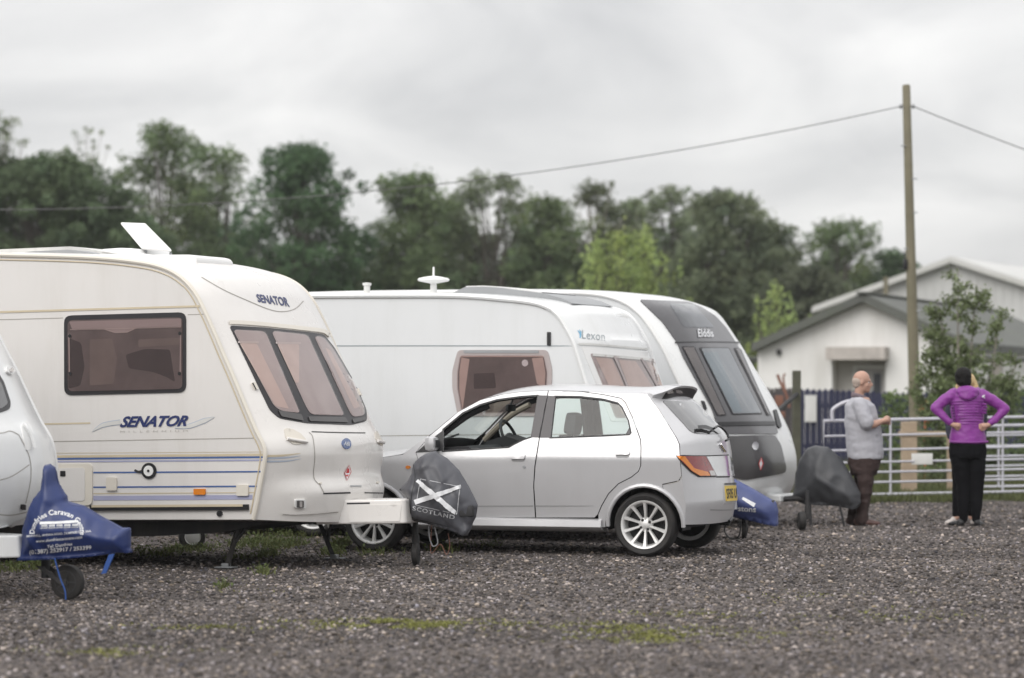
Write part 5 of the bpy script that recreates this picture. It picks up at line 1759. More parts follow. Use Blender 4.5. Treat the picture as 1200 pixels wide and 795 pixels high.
for y, dx in ((-.095, 0), (.095, -7)):
    limb(b, [T(1013, 548, y), T(1012.6 + dx * .25, 566, y), T(1011 + dx * .6, 586, y), T(1009 + dx, 603, y), T(1008.5 + dx, 609.5, y)], [.106, .092, .076, .072, .082])
fuse(b, 'trousers', M['brown_trousers'], man, .011, 4, .012, 5, 8)
for y, x in ((-.095, 1000.4), (.095, 993.5)):
    b = MB(); p = T(x, 615.5, y); shoe(b, p, (1, -.12 if y < 0 else .05, 0), .285, .05, .075)
    fuse(b, 'shoe', M['brown_shoe'], man, .008, 2)

# ------------------------------------------------------------------ the woman in purple
g = on_ground(1133, 616.5); sw = FPX / g.y
wom = empty('person', Matrix.Translation(g), 'dark haired woman in a purple quilted jacket seen from behind with hands on hips', 'person')
def T(px, py, y=0.0): return Vector(((px - 1133) / sw, y, (616.5 - py) / sw))
b = MB()
Ph, Mh, kh = head(b, T(1128.5, 444.0, .02), (-.28, 1, 0), (0, 0, 1), .118)
rings(b, [(T(1130, 462), .12, .09), (T(1133, 478), .15, .10), (T(1133.5, 500), .14, .10), (T(1134, 516), .16, .12), (T(1134, 530), .17, .13)])
for sx, hx, kx, ax in ((-1, 1124, 1128.5, 1129), (1, 1144, 1145.5, 1143.6)):
    limb(b, [T(hx, 530), T(kx, 568, .01), T(ax, 609, 0)], [.085, .055, .037])
limb(b, [T(1113, 465, .0), T(1103, 472, -.02), T(1096, 479.5, -.03)], [.05, .045, .04])
limb(b, [T(1096, 479.5, -.03), T(1105, 489, -.07), T(1114, 497.5, -.11)], [.04, .038, .027])
hand(b, T(1114, 497.8, -.115), (.93, .10, -.15), (0, -1, .1), (.1, 0, -1), .95, .25)
limb(b, [T(1154, 466, .0), T(1167, 473, -.02), T(1177, 481, -.03)], [.05, .045, .04])
limb(b, [T(1177, 481, -.03), T(1167, 490, -.07), T(1157, 498, -.11)], [.04, .038, .027])
hand(b, T(1157, 498.4, -.115), (-.93, .10, -.12), (0, -1, .1), (-.1, 0, -1), .95, .25)
fuse(b, 'body', M['skin'], wom, .009, 3)
eyes(Ph, Mh, kh, wom)
b = MB()
b.ellipsoid(Ph(-.014, 0, .032), (.108, .090, .102), Mh, 18)
b.ellipsoid(Ph(-.055, 0, -.025), (.066, .080, .085), Mh, 16)
b.ellipsoid(Ph(-.02, .066, -.01), (.05, .026, .06), Mh, 12); b.ellipsoid(Ph(-.02, -.066, -.01), (.05, .026, .06), Mh, 12)
fuse(b, 'hair', M['hair_black'], wom, .009, 3, .005, 2, 40)
b = MB()
rings(b, [(T(1131, 457), .07, .07), (T(1132, 460), .15, .09), (T(1133, 465), .19, .115), (T(1133.5, 478), .185, .125), (T(1134, 490), .180, .125), (T(1134, 500), .180, .125), (T(1134, 509), .196, .14), (T(1134.2, 519), .208, .15), (T(1134.2, 520.5), .20, .145)])
limb(b, [T(1117, 463.5, 0), T(1106, 470, -.02), T(1095.5, 478.5, -.035)], [.074, .064, .056])
limb(b, [T(1095.5, 478.5, -.035), T(1104, 488, -.07), T(1112, 495.4, -.10)], [.056, .047, .040])
limb(b, [T(1151, 463.5, 0), T(1165, 471, -.02), T(1177, 480, -.035)], [.074, .064, .056])
limb(b, [T(1177, 480, -.035), T(1168, 489, -.07), T(1159, 496, -.10)], [.056, .047, .040])
jk = fuse(b, 'jacket', M['purple'], wom, .011, 3, .007, 3, 10)
# quilted back panel: rolls of padding across the back
def fitback(px, py, off=.0):
    """from behind on to the jacket"""
    o = T(px, py, -1.0)
    hit = jb_.ray_cast(o, Vector((0, 1, 0)))
    return (hit[0] + Vector((0, -off, 0))) if hit[0] else T(px, py, -.12)
jb_ = BVHTree.FromPolygons([v.co for v in jk.data.vertices], [tuple(p.vertices) for p in jk.data.polygons])
b = MB()
for k in range(9):
    y = 470.0 + k * 3.3
    w_ = 21 - abs(k - 2) * .5 if k < 7 else 18.5
    pts = [fitback(1133.5 + w_ * q, y + .9 * q * q, -.0165) for q in (-1, -.8, -.6, -.4, -.2, 0, .2, .4, .6, .8, 1)]
    b.tube(pts, [.010] + [.0205] * 9 + [.010], 8)
b.build('quilting', M['purple_dark'], jk)
b = MB()
b.ellipsoid(T(1132.5, 459, -.07), (.128, .075, .062), None, 18)
b.ellipsoid(T(1132.5, 464, -.105), (.105, .05, .055), None, 18)
limb(b, [T(1119, 457, .02), T(1124, 462, -.08), T(1132.5, 466, -.125), T(1141, 462, -.08), T(1146, 457, .02)], [.03, .034, .034, .034, .03])
fuse(b, 'hood', M['purple'], wom, .010, 3, .008, 8, 12)
b = MB(); b.tube([fitback(1112, 517.5, .004), fitback(1123, 518.2, .004), fitback(1134, 518.4, .004), fitback(1145, 518.2, .004), fitback(1156, 517.5, .004)], .012, 8)
b.build('hem', M['purple_dark'], jk)
b = MB(); p = T(1148.5, 465.2, -.16); b.tube([p, p + Vector((.025, .01, .016)), p + Vector((.03, .02, -.014)), p], .007, 6)
b.build('chest_logo', M['white_ink'], jk)
b = MB()
rings(b, [(T(1134, 515), .19, .135), (T(1134, 522), .205, .15), (T(1134, 530), .21, .155), (T(1134, 537), .20, .14)])
for hx, kx, ax in ((1124.2, 1128.6, 1129.2), (1143.8, 1145.2, 1143.6)):
    limb(b, [T(hx, 533), T((hx + kx) / 2, 550), T(kx, 570, .01), T((kx + ax) / 2, 590), T(ax, 608)], [.112, .100, .076, .066, .048])
fuse(b, 'trousers', M['black_leggings'], wom, .011, 3, .006, 5, 11)
for x, d in ((1127, (-.5, 1, 0)), (1143.6, (.35, 1, 0))):
    b = MB(); p = T(x, 616.5, -.05); shoe(b, p, d, .24, .045, .06)
    fuse(b, 'shoe', M['black_shoe'], wom, .008, 2)

# ------------------------------------------------------------------ the fair haired woman beyond her
g2 = g + Vector((.06, .46, 0))
fw2 = empty('person', Matrix.Translation(g2), 'fair haired person mostly hidden behind the woman in purple', 'person')
def T2(x, z, y=0.0): return Vector((x, y, z))
b = MB()
Ph, Mh, kh = head(b, T2(.012, 1.565), (-.25, -1, 0), (0, 0, 1), .118)
rings(b, [(T2(0, 1.40), .11, .09), (T2(0, 1.25), .14, .11), (T2(0, 1.05), .13, .10), (T2(0, .95), .15, .12), (T2(0, .85), .15, .12)])
for s in (-1, 1):
    limb(b, [T2(s * .08, .86), T2(s * .085, .48), T2(s * .085 - .02, .08)], [.085, .055, .038])
    limb(b, [T2(s * .17, 1.36), T2(s * .185, 1.12), T2(s * .17, .92, -.08)], [.05, .042, .03])
    hand(b, T2(s * .17, .92, -.08), (0, -.3, -.95), (s, 0, 0), (0, -1, .2), .95, .35)
fuse(b, 'body', M['skin_pale'], fw2, .010, 3)
eyes(Ph, Mh, kh, fw2)
b = MB()
b.ellipsoid(Ph(-.02, 0, .035), (.105, .095, .10), Mh, 16)
for s in (-1, 1):
    limb(b, [Ph(.0, s * .075, .04), Ph(-.005, s * .098, -.03), Ph(.0, s * .105, -.10), Ph(.0, s * .10, -.17)], [.03, .036, .036, .02])
b.ellipsoid(Ph(-.07, 0, -.04), (.05, .09, .12), Mh, 14)
fuse(b, 'hair', M['hair_blond'], fw2, .010, 3, .006, 2, 30)
b = MB()
rings(b, [(T2(0, 1.44), .08, .07), (T2(0, 1.40), .15, .10), (T2(0, 1.33), .18, .12), (T2(0, 1.1), .155, .12), (T2(0, .93), .17, .135), (T2(0, .88), .17, .135)])
for s in (-1, 1):
    limb(b, [T2(s * .16, 1.38), T2(s * .185, 1.15), T2(s * .175, .98, -.06)], [.066, .056, .045])
fuse(b, 'jumper', M['navy_top'], fw2, .012, 3, .006, 1, 9)
b = MB()
rings(b, [(T2(0, .95), .16, .12), (T2(0, .86), .175, .135), (T2(0, .78), .16, .12)])
for s in (-1, 1): limb(b, [T2(s * .08, .82), T2(s * .085, .48), T2(s * .085 - .02, .12)], [.10, .07, .05])
fuse(b, 'trousers', M['black_leggings'], fw2, .012, 3, .005, 1, 9)
for s in (-1, 1):
    b = MB(); shoe(b, T2(s * .085 - .03 * (s < 0), 0, .04), (-.55 if s < 0 else .1, -1, 0), .25, .045, .065)
    fuse(b, 'trainer', M['trainer'], fw2, .008, 2)
# ================================================================== gates, fence, posts, pole and cable
def world_obj(o, label, cat, group=None, kind=None):
    return tag(o, label, cat, group, kind)


GATES = 'white tubular field gates'
def gate(tl, tr, bl, br, rails, uprights, label, rr=.020, hoop=None):
    tl, tr, bl, br = [at_depth(*q) for q in (tl, tr, bl, br)]
    base = bl.copy(); base.z = 0
    root = empty('field_gate', Matrix.Translation(base), label, 'gate', GATES)
    P = lambda s, t: (tl.lerp(tr, s)).lerp(bl.lerp(br, s), t) - base
    b = MB()
    b.tube([P(0, 0), P(1, 0), P(1, 1), P(0, 1)], rr * 1.15, 10, closed=True)
    b.build('frame', M['gate_white'], root, sharp=60)
    for t in rails:
        b = MB(); b.tube([P(0, t), P(1, t)], rr * .78, 8); b.build('rail', M['gate_white'], root)
    for s in uprights:
        b = MB(); b.tube([P(s, 0), P(s, 1)], rr * .8, 8); b.build('upright', M['gate_white'], root)
    return root, P, base


g1, GP, gb = gate((965.5, 493.6, 40.0), (1262, 487.6, 41.3), (965.5, 581, 40.0), (1262, 575, 41.3), (.205, .40, .565, .70, .835), (.257, .70),
                  'long white tubular field gate with a hoop handle, right behind the standing man')
b = MB(); Y = 40.0
b.tube(spline([at_depth(975.5, 494, Y) - gb, at_depth(975, 484, Y) - gb, at_depth(977, 479, Y) - gb, at_depth(988, 472.4, Y) - gb, at_depth(1000, 470, Y) - gb, at_depth(1006, 476, Y) - gb, at_depth(1007, 493, Y) - gb], 5), .024, 8)
b.build('hoop_handle', M['gate_white'], g1)
b = MB(); sg = at_depth(1080.5, 538, 40.45) - gb; b.box(sg, (.285, .012, .15), bev=.004)
o = b.build('sign_plate', M['sign_white'], g1)
gate((1148, 499.5, 42.6), (1420, 494, 43.6), (1148, 571, 42.6), (1420, 566, 43.6), (.16, .33, .5, .66, .83), (.08, .5),
     'second white tubular gate seen through the first one behind the woman in purple')

POSTS = 'timber posts beside the gate'
def post(px, ytop, ybot_ground, w, Y, label, mat_='post_green', group=POSTS, sunk=0.0):
    p = at_depth(px, ytop, Y)
    h = p.z
    b = MB(); b.box((0, 0, h / 2 - .05), (w, w, h + .1), bev=.012)
    o = b.build('timber_post', M[mat_], None, smooth=False)
    o.location = (p.x, p.y, 0)
    return tag(o, label, 'post', group)
post(933.5, 434.5, 0, .115, 42.0, 'tall mossy timber post standing in front of the fence, left of the man')
b = MB()
a_, c_ = at_depth(934, 462, 41.9), at_depth(910, 483, 41.2)
o = b.tube([a_ , c_, at_depth(884, 506, 40.4)], .032, 8).build('timber_brace', M['chassis'])
tag(o, 'grey timber brace sloping down from the tall mossy post', 'brace')
post(1065, 494.5, 0, .21, 42.4, 'thick pale timber post behind the gate, at the foot of the pole', 'sleeper')
post(1114, 497, 0, .10, 42.6, 'slim pale timber post behind the gate, just left of the woman in purple', 'sleeper')
b = MB(); a_, c_ = at_depth(1055, 508.6, 42.2), at_depth(1117, 508.8, 42.4)
o = b.box((a_ + c_) / 2, ((c_ - a_).length, .04, .075), bev=.006).build('timber_rail', M['sleeper'], None, smooth=False)
tag(o, 'pale horizontal timber board between two posts behind the gate', 'board')

# navy palisade fence
FY = 56.0
fo = at_depth(880, 457, FY); fo.z = 0
fen = empty('palisade_fence', Matrix.Translation(fo), 'dark navy blue palisade fence with pointed tops in front of the white building', 'fence')
fx_end = at_depth(1260, 457, FY).x - fo.x
b = MB()
x = 0.0
k = 0
while x < fx_end:
    h = 1.50 + .035 * math.sin(x * 1.7) + random.uniform(-.012, .012)
    w = .105
    b.prism([(x, .05), (x + w, .05), (x + w, h - .05), (x + w * .5, h), (x, h - .05)], -.012, .012)
    x += .112; k += 1
b.build('pales', M['fence_navy'], fen, smooth=False)
for z in (.45, 1.2):
    b = MB(); b.box((fx_end / 2, .035, z), (fx_end, .04, .08)); b.build('rail', M['fence_navy'], fen, smooth=False)
for q in range(4):
    b = MB(); b.box((q * 2.4 + .6, .09, .75), (.09, .09, 1.5)); b.build('post', M['fence_navy'], fen, smooth=False)
b = MB(); p = at_depth(950, 479, FY - .08); b.box(p, (.22, .015, .50), bev=.004)
o = b.build('sign_board', M['sign_white'], None, smooth=False); tag(o, 'tall blank white sign board fixed to the navy fence', 'sign')
# brown panel fence at the caravans' end
b = MB(); p0 = at_depth(886, 457, 54.6); p1 = at_depth(934, 457, 54.6)
n_ = 9
for k in range(n_):
    xx = p0.x + (p1.x - p0.x) * k / n_
    b.box((xx + .04, 54.6, .76), ((p1.x - p0.x) / n_ - .012, .03, 1.52 + .02 * (k % 3)))
o = b.build('board_fence', M['fence_grey'], None, smooth=False); tag(o, 'short grey brown board fence left of the navy fence', 'fence')
b = MB(); b.box(at_depth(913, 470, 54.4), (.16, .03, .20), bev=.02); b.box(at_depth(917, 486, 54.4), (.10, .03, .12), bev=.02)
o = b.build('rusty_plate', M['rust'], None); tag(o, 'rusty orange plate hanging on the grey brown fence', 'plate')
b = MB()
p = at_depth(921, 474, 54.2)
b.tube(spline([at_depth(925, 478, 54.2), at_depth(921, 462, 54.2), at_depth(914, 447, 54.2), at_depth(911, 439, 54.2)], 5), .03, 6)
b.tube(spline([at_depth(921, 462, 54.2), at_depth(918, 444, 54.2), at_depth(920, 438, 54.2)], 5), .02, 6)
o = b.build('dry_stem', M['rust'], None); tag(o, 'dry brown plant stem sticking up over the grey brown fence', 'plant')
b = MB(); p = at_depth(1084, 481, 47.0); b.ellipsoid(p, (.09, .05, .15)); b.ellipsoid(p + Vector((.05, 0, -.12)), (.07, .05, .09)); b.tube([p, p - Vector((0, 0, p.z + .02))], .015, 6)
o = b.build('marker_post', M['orange_red'], None); tag(o, 'orange red marker among the leaves right of the pole', 'marker')

# pole and cable
PY = 48.0
pb, pt_ = at_depth(1071.5, 457, PY), at_depth(1062, 99.5, PY)
lean = Vector((pt_.x - pb.x, 0, pt_.z - 1.5)) / (pt_.z - 1.5)
foot = Vector((pb.x, PY, 0)) - Vector((lean.x * 1.5, 0, 0))
pole = empty('utility_pole', Matrix.Translation(foot), 'tall weathered wooden pole carrying an overhead cable', 'pole')
Lp = lambda z: Vector((lean.x * z, 0, z))
b = MB()
zz = [-.1, 1.5, 3, 4.5, pt_.z - .02, pt_.z]
b.tube([Lp(z) for z in zz], [.098, .094, .083, .074, .064, .05], 16)
b.build('shaft', M['pole_wood'], pole)
b = MB(); zc = at_depth(1062, 125, PY).z
b.tube([Lp(zc) + Vector((-.10, -.02, 0)), Lp(zc) + Vector((.10, -.02, 0))], .014, 8)
for s in (-1, 1): b.ellipsoid(Lp(zc) + Vector((s * .10, -.02, .0)), (.03, .03, .04), seg=10)
b.build('cable_bracket', M['galv'], pole)
b = MB(); zq = at_depth(1062, 310, PY).z
b.box(Lp(zq) + Vector((-.10, -.06, 0)), (.06, .06, .17), bev=.015); b.tube([Lp(zq + .2) + Vector((-.11, -.05, 0)), Lp(zq) + Vector((-.10, -.06, 0))], .01, 6)
b.build('fuse_box', M['black'], pole)
for yy_, sd_ in ((172, -1), (250, 1), (292, -1), (365, 1)):
    zq = at_depth(1064, yy_, PY).z
    b = MB(); b.tube([Lp(zq) + Vector((0, -.05, 0)), Lp(zq) + Vector((sd_ * .12, -.06, .01))], .010, 6); b.build('step_iron', M['galv'], pole)
b = MB(); zq = at_depth(1064, 210, PY).z; b.tube([Lp(zq) + Vector((0, -.05, 0)), Lp(zq) + Vector((.13, -.06, 0))], .012, 6); b.build('step_iron', M['galv'], pole)
pA = foot + Lp(zc) + Vector((-.1, -.02, 0)); pB = foot + Lp(zc) + Vector((.1, -.02, 0))
def wire_between(a, c, sag, name, label, r=.0085):
    pts = []
    for k in range(41):
        t = k / 40
        q = a.lerp(c, t); q.z -= sag * 4 * t * (1 - t)
        pts.append(q)
    b = MB(); b.tube(pts, r, 6)
    return tag(b.build(name, M['wire']), label, 'cable')
wire_between(pA, at_depth(-260, 240, 48), .62, 'overhead_cable', 'dark overhead cable running left from the pole across the sky and trees')
wire_between(pB, at_depth(1480, 268, 50), .08, 'overhead_cable', 'short stretch of overhead cable running right from the pole')

# ================================================================== buildings
BF = Frame(Vector(at_depth(888, 457, 70.0)) * 1.0, R(20)); BF = Frame(Vector((at_depth(888, 457, 70).x, 70, 0)), R(20))
bld = empty('white_building', BF.M, 'low white painted building with a grey gabled roof and a recessed doorway', 'building')
h = lambda px, py: BF.hit(px, py, 0)
el, ap, er = h(888, 410), h(1014, 354.5), h(1138, 412)
uR = er[0]; zE = el[1]; zA = ap[1]; uA = ap[0]
zE = (el[1] + er[1]) / 2
rx0, rz = h(975, 421); rx1, _ = h(1038, 421)
DEP = 16.0
b = MB()
b.prism([(0, 0), (rx0, 0), (rx0, rz), (rx1, rz), (rx1, 0), (uR, 0), (uR, zE), (uA, zA), (0, zE)], 0, .30)
b.build('gable_wall', M['render_white'], bld, smooth=False)
b = MB()
b.box((.15, DEP / 2 + .15, zE / 2), (.3, DEP - .3, zE)); b.box((uR - .15, DEP / 2 + .15, zE / 2), (.3, DEP - .3, zE))
b.prism([(0, 0), (uR, 0), (uR, zE), (uA, zA), (0, zE)], DEP, DEP + .3)
b.build('side_wall', M['render_white'], bld, smooth=False)
for s, (ue, ze, ov) in enumerate(((0, zE, -.05), (uR, zE, .10))):
    sl = (zA - ze) / (uA - ue)
    e0 = (ue + ov, ze + sl * ov)
    b = MB()
    b.prism([(e0[0], e0[1] + .01), (uA, zA + .01), (uA, zA + .21), (e0[0], e0[1] + .20)], -.35, DEP + .6)
    b.build('roof', M['roof_grey'], bld, smooth=False)
b = MB(); b.box((uA, DEP / 2, zA + .21), (.26, DEP + .9, .05), bev=.03); b.build('ridge', M['roof_grey'], bld)
c0, c1 = h(973, 407), h(1042, 422)
b = MB(); b.box(((c0[0] + c1[0]) / 2, -.24, (c0[1] + c1[1]) / 2), (c1[0] - c0[0], .46, c0[1] - c1[1]), bev=.01); b.build('porch_canopy', M['concrete'], bld, smooth=False)
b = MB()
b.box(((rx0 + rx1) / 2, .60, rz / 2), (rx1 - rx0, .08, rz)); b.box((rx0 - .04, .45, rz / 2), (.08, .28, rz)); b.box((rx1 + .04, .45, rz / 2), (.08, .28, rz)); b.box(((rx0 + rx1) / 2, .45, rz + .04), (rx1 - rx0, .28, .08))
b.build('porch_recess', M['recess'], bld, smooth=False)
d0, d1 = h(997, 430)[0], h(1031, 430)[0]
b = MB(); b.box(((d0 + d1) / 2, .52, .98), (d1 - d0, .06, 1.96)); dr = b.build('door', M['door_grey'], bld, smooth=False)
b = MB(); b.box(((d0 + d1) / 2 + .17, .48, 1.55), (.17, .03, .66)); b.build('door_window', M['dark_opening'], dr, smooth=False)
b = MB()
for x_ in (d0 - .03, d1 + .03): b.box((x_, .505, 1.0), (.06, .09, 2.0))
b.box(((d0 + d1) / 2, .505, 2.03), (d1 - d0 + .12, .09, .06)); b.build('door_frame', M['sign_white'], dr, smooth=False)
lx, lz = h(913.5, 413); b = MB(); b.box((lx, -.06, lz), (.10, .12, .14), bev=.03); b.build('wall_lamp', M['black'], bld)
bx_, bz_ = h(1140, 440)
b = MB(); b.box((uR + .10, 2.6, zE / 2 - .05), (.2, .42, zE - .1)); b.build('buttress', M['concrete'], bld, smooth=False)
b = MB(); b.tube([(uR + .38, -.2, zE - .18), (uR + .38, DEP, zE - .18)], .06, 8); b.tube([(-.38, -.2, zE - .18), (-.38, DEP, zE - .18)], .06, 8); b.build('gutter', M['roof_grey'], bld)

GF = Frame(Vector((at_depth(968, 457, 96).x, 96, 0)), R(24))
shd = empty('steel_shed', GF.M, 'large pale grey steel clad shed with a low pitched roof, behind the white building', 'shed')
h = lambda px, py: GF.hit(px, py, 0)
el, ap = h(970, 361), h(1117.5, 307)
uA, zA, zE = ap[0], ap[1], el[1]; uR = 2 * uA
b = MB(); b.prism([(0, 0), (uR, 0), (uR, zE), (uA, zA), (0, zE)], 0, 24)
x = .2
while x < uR - .1:
    zt_ = zE + (zA - zE) * (1 - abs(x - uA) / uA)
    b.box((x, -.008, zt_ / 2 - .05), (.04, .03, zt_ - .1)); x += .28
b.build('cladding', M['shed_wall'], shd, smooth=False)
sl = (zA - zE) / uA
for s in (0, 1):
    pr_ = [(-.35, zE - .35 * sl + .01), (uA, zA + .01), (uA, zA + .16), (-.35, zE - .35 * sl + .16)]
    if s: pr_ = [(uR - a, z) for a, z in pr_]
    b = MB(); b.prism(pr_, -.3, 24.3)
    b.build('roof', M['shed_roof'], shd, smooth=False)
    b = MB()
    pr_ = [(-.37, zE - .35 * sl - .04), (uA, zA - .04), (uA, zA + .10), (-.37, zE - .35 * sl + .10)]
    if s: pr_ = [(uR - a, z) for a, z in pr_]
    b.prism(pr_, -.36, -.305); b.build('barge_board', M['shed_roof'], shd, smooth=False)
b = MB(); p = at_depth(1038, 325, 88); b.box((0, 0, p.z / 2), (.13, .13, p.z), bev=.02)
o = b.build('timber_post', M['pole_wood'], None, smooth=False); o.location = (p.x, 88, 0)
tag(o, 'weathered timber post top showing above the grey roof of the white building', 'post')
# ================================================================== trees and plants
def leaves(P, size, tint, flat=.3, aspect=.6, seed=0):
    """one quad per point, turned at random; returns arrays"""
    r = np.random.default_rng(seed)
    n = len(P)
    a = r.normal(size=(n, 3)); a[:, 2] *= (1 - flat); a /= np.linalg.norm(a, axis=1)[:, None]
    b = r.normal(size=(n, 3)); b -= (b * a).sum(1)[:, None] * a; b /= np.linalg.norm(b, axis=1)[:, None]
    s = (size * r.uniform(.6, 1.35, n))[:, None]
    A, B = a * s * .5, b * s * .5 * aspect
    V = np.stack([P - A, P + B * .9 - A * .1, P + A, P - B * .9 - A * .1], 1).reshape(-1, 3)
    F = np.arange(4 * n).reshape(n, 4)
    C = np.repeat(tint, 4, axis=0)
    return V, F, C


def lobes_points(lobes, per, r, shell=.55):
    pts, li = [], []
    for k, (c, s) in enumerate(lobes):
        vol = s[0] * s[1] * s[2]
        n = max(20, int(per * (vol ** (2 / 3))))
        d = r.normal(size=(n, 3)); d /= np.linalg.norm(d, axis=1)[:, None]
        rad = shell + (1 - shell) * r.random(n) ** .6
        rad *= 1 + .18 * r.normal(size=n)
        pts.append(np.array(c) + d * rad[:, None] * np.array(s)); li.append(np.full(n, k))
    return np.concatenate(pts), np.concatenate(li)


def tree(name, base, H, env, col, label, nl=26, lob=(1.0, 1.6), per=230, leaf=.22, flat=.3, trunk_r=.22, group='trees along the far edge of the yard', cat='tree', bark='bark', seed=0, low=.12, depth=.8, Y_near=False, upright=False, colvar=.17, droop=0.0, limbs=True, shell=.5, trunks=1):
    """env(t) = half width of the crown at height fraction t (metres)"""
    r = np.random.default_rng(seed)
    root = empty(name, Matrix.Translation(base), label, cat, group)
    lobes = []
    for k in range(nl):
        t = low + (1 - low) * ((k + r.random()) / nl) ** .85
        w = env(t)
        a = r.uniform(0, 2 * math.pi); q = math.sqrt(r.uniform(.05, 1))
        s = r.uniform(*lob) * (1.0 - .35 * t)
        s = min(s, max(.35, w * .9))
        x = math.cos(a) * q * max(w - s * .7, 0); y = math.sin(a) * q * max(w - s * .7, 0) * depth
        z = min(t * H, H - s * .55)
        lobes.append(((x, y, z), (s * (.55 if upright else 1), s * .95 * (.55 if upright else 1), s * r.uniform(.6, .85) * (1.9 if upright else 1))))
    # loose sprays breaking the outline
    for k in range(int(nl * .9)):
        t = r.uniform(low + .15, 1.0); a = r.uniform(0, 2 * math.pi); w = env(t) * r.uniform(.85, 1.12)
        s = r.uniform(.25, .5) * lob[0]
        lobes.append(((math.cos(a) * w, math.sin(a) * w * depth, min(t * H, H - s * .3) - droop * r.random()), (s * (.45 if upright else 1), s * (.45 if upright else 1), s * (1.7 if upright else .8))))
    P, li = lobes_points(lobes, per, r, shell)
    P[:, 2] = np.maximum(P[:, 2], .1)
    n = len(lobes)
    lt = 1 + colvar * r.normal(size=n)
    hue = r.normal(size=n) * .025
    base_c = np.array(col) * np.array([1.80, 2.08, 1.85])
    if Y_near: base_c = np.array(col) * 2.1
    T_ = np.empty((len(P), 3))
    tone = np.clip(lt[li] * (1 + .18 * r.normal(size=len(P))), .35, 1.9)
    T_[:, 0] = base_c[0] * tone * (1 + hue[li]); T_[:, 1] = base_c[1] * tone; T_[:, 2] = base_c[2] * tone * (1 - hue[li])
    V, F, C = leaves(P, np.full(len(P), leaf), T_, flat, .65, seed + 1)
    crown = fast_mesh('crown', V, F, M['leaf'], root, False, C)
    b = MB()
    top = H * .82
    for k in range(trunks):
        o = Vector((r.uniform(-.5, .5), r.uniform(-.3, .3), 0)) * (0 if trunks == 1 else 1.2)
        b.tube([o + Vector((0, 0, -.2)), o + Vector((r.uniform(-.1, .1), 0, H * .25)), o * 1.4 + Vector((r.uniform(-.2, .2), r.uniform(-.2, .2), H * .55)), o * 1.8 + Vector((r.uniform(-.3, .3), 0, top))], [trunk_r, trunk_r * .82, trunk_r * .5, trunk_r * .12], 8)
    if limbs:
        for c, s in (lobes if bark == 'bark_birch' else lobes[:nl]):
            c = Vector(c); z0 = max(H * .12, c.z * r.uniform(.5, .75))
            b.tube([(0, 0, z0), (c.x * .5, c.y * .5, (z0 + c.z) * .5 + .1), c], [trunk_r * .30 * (1 - .6 * c.z / H), trunk_r * .18, .015], 5)
    b.build('trunk', M[bark], root)
    return root


def env_round(w, peak=.55):
    return lambda t: w * max(.05, 1 - ((t - peak) / (1.02 - peak if t > peak else peak * 1.25)) ** 2) ** .5
def env_cone(w):
    return lambda t: w * max(.06, (1 - t) ** .75 * (1.0 if t > .12 else .8))
def env_pine(w):
    return lambda t: w * max(.08, min(1, (1.03 - t) * 2.1) ** .8 * (.75 + .25 * math.sin(t * 14)))


TY = 140.0
sT = FPX / TY
def tree_px(name, px, ytop, half_px, kind, col, label, Y=None, **k):
    Y = Y or TY
    p = at_depth(px, ytop, Y); w = half_px * Y / FPX * (1.42 if Y > 110 else 1.05)
    if Y > 110:
        k['nl'] = int(k.get('nl', 26) * 1.9); k['per'] = k.get('per', 230) * 1.55; k['shell'] = .3
        k['low'] = min(k.get('low', .06), .2)
    env = {'round': env_round(w), 'low': env_round(w, .4), 'high': env_round(w, .68), 'cone': env_cone(w), 'pine': env_round(w * 1.0, .45)}[kind]
    return tree(name, (p.x, Y, 0), p.z, env, col, label, **k)


OL, DK, PN, GY, BR = (.082, .095, .052), (.052, .068, .040), (.050, .074, .040), (.095, .10, .065), (.088, .092, .062)
tree_px('broadleaf_tree', 40, 186, 105, 'round', (.062, .074, .044), 'broad dark dense tree at the left edge, behind the roof of the cream caravan', 128, nl=70, lob=(1.0, 1.7), per=420, leaf=.22, seed=1, colvar=.25)
tree_px('birch_tree', 2, 128, 26, 'high', GY, 'thin open topped birch rising above the dense dark tree at the left edge', 150, nl=16, lob=(.6, 1.0), per=160, leaf=.2, seed=2, bark='bark_birch', trunk_r=.12, low=.4)
tree_px('birch_tree', 97, 147, 34, 'high', (.12, .125, .08), 'wispy sparse birch with gaps of sky, left of the roof hatch', 152, nl=16, lob=(.35, .7), per=110, leaf=.17, seed=3, bark='bark_birch', trunk_r=.11, low=.5, trunks=2, colvar=.15)
tree_px('broadleaf_tree', 192, 146, 52, 'round', OL, 'tall loose crowned tree above the roof hatch of the cream caravan', 142, nl=34, lob=(.9, 1.5), per=200, leaf=.22, seed=4, trunks=2)
tree_px('broadleaf_tree', 252, 172, 44, 'high', (.088, .102, .055), 'loose crowned tree with bare trunk gaps between the roof hatch and the pine', 146, nl=26, lob=(.8, 1.4), per=190, leaf=.22, seed=5, low=.3, trunks=2)
tree_px('pine_tree', 352, 172, 66, 'pine', PN, 'big dark green pine behind the front of the cream caravan', 136, nl=50, lob=(.9, 1.5), per=330, leaf=.2, seed=6, colvar=.2)
tree_px('broadleaf_tree', 478, 204, 52, 'round', OL, 'rounded tree where the overhead cable crosses, right of the pine', 140, nl=36, per=210, seed=7)
tree_px('broadleaf_tree', 531, 232, 34, 'high', GY, 'low gap filling tree between two taller ones above the white disc aerial', 146, nl=22, per=210, seed=8)
tree_px('broadleaf_tree', 578, 206, 46, 'high', GY, 'tall tree with a knobbly top right of the white disc aerial', 142, nl=34, lob=(.8, 1.3), per=210, seed=9, trunks=2)
tree_px('broadleaf_tree', 640, 232, 36, 'round', OL, 'narrow rounded tree left of the bright green willow', 140, nl=28, per=220, seed=10)
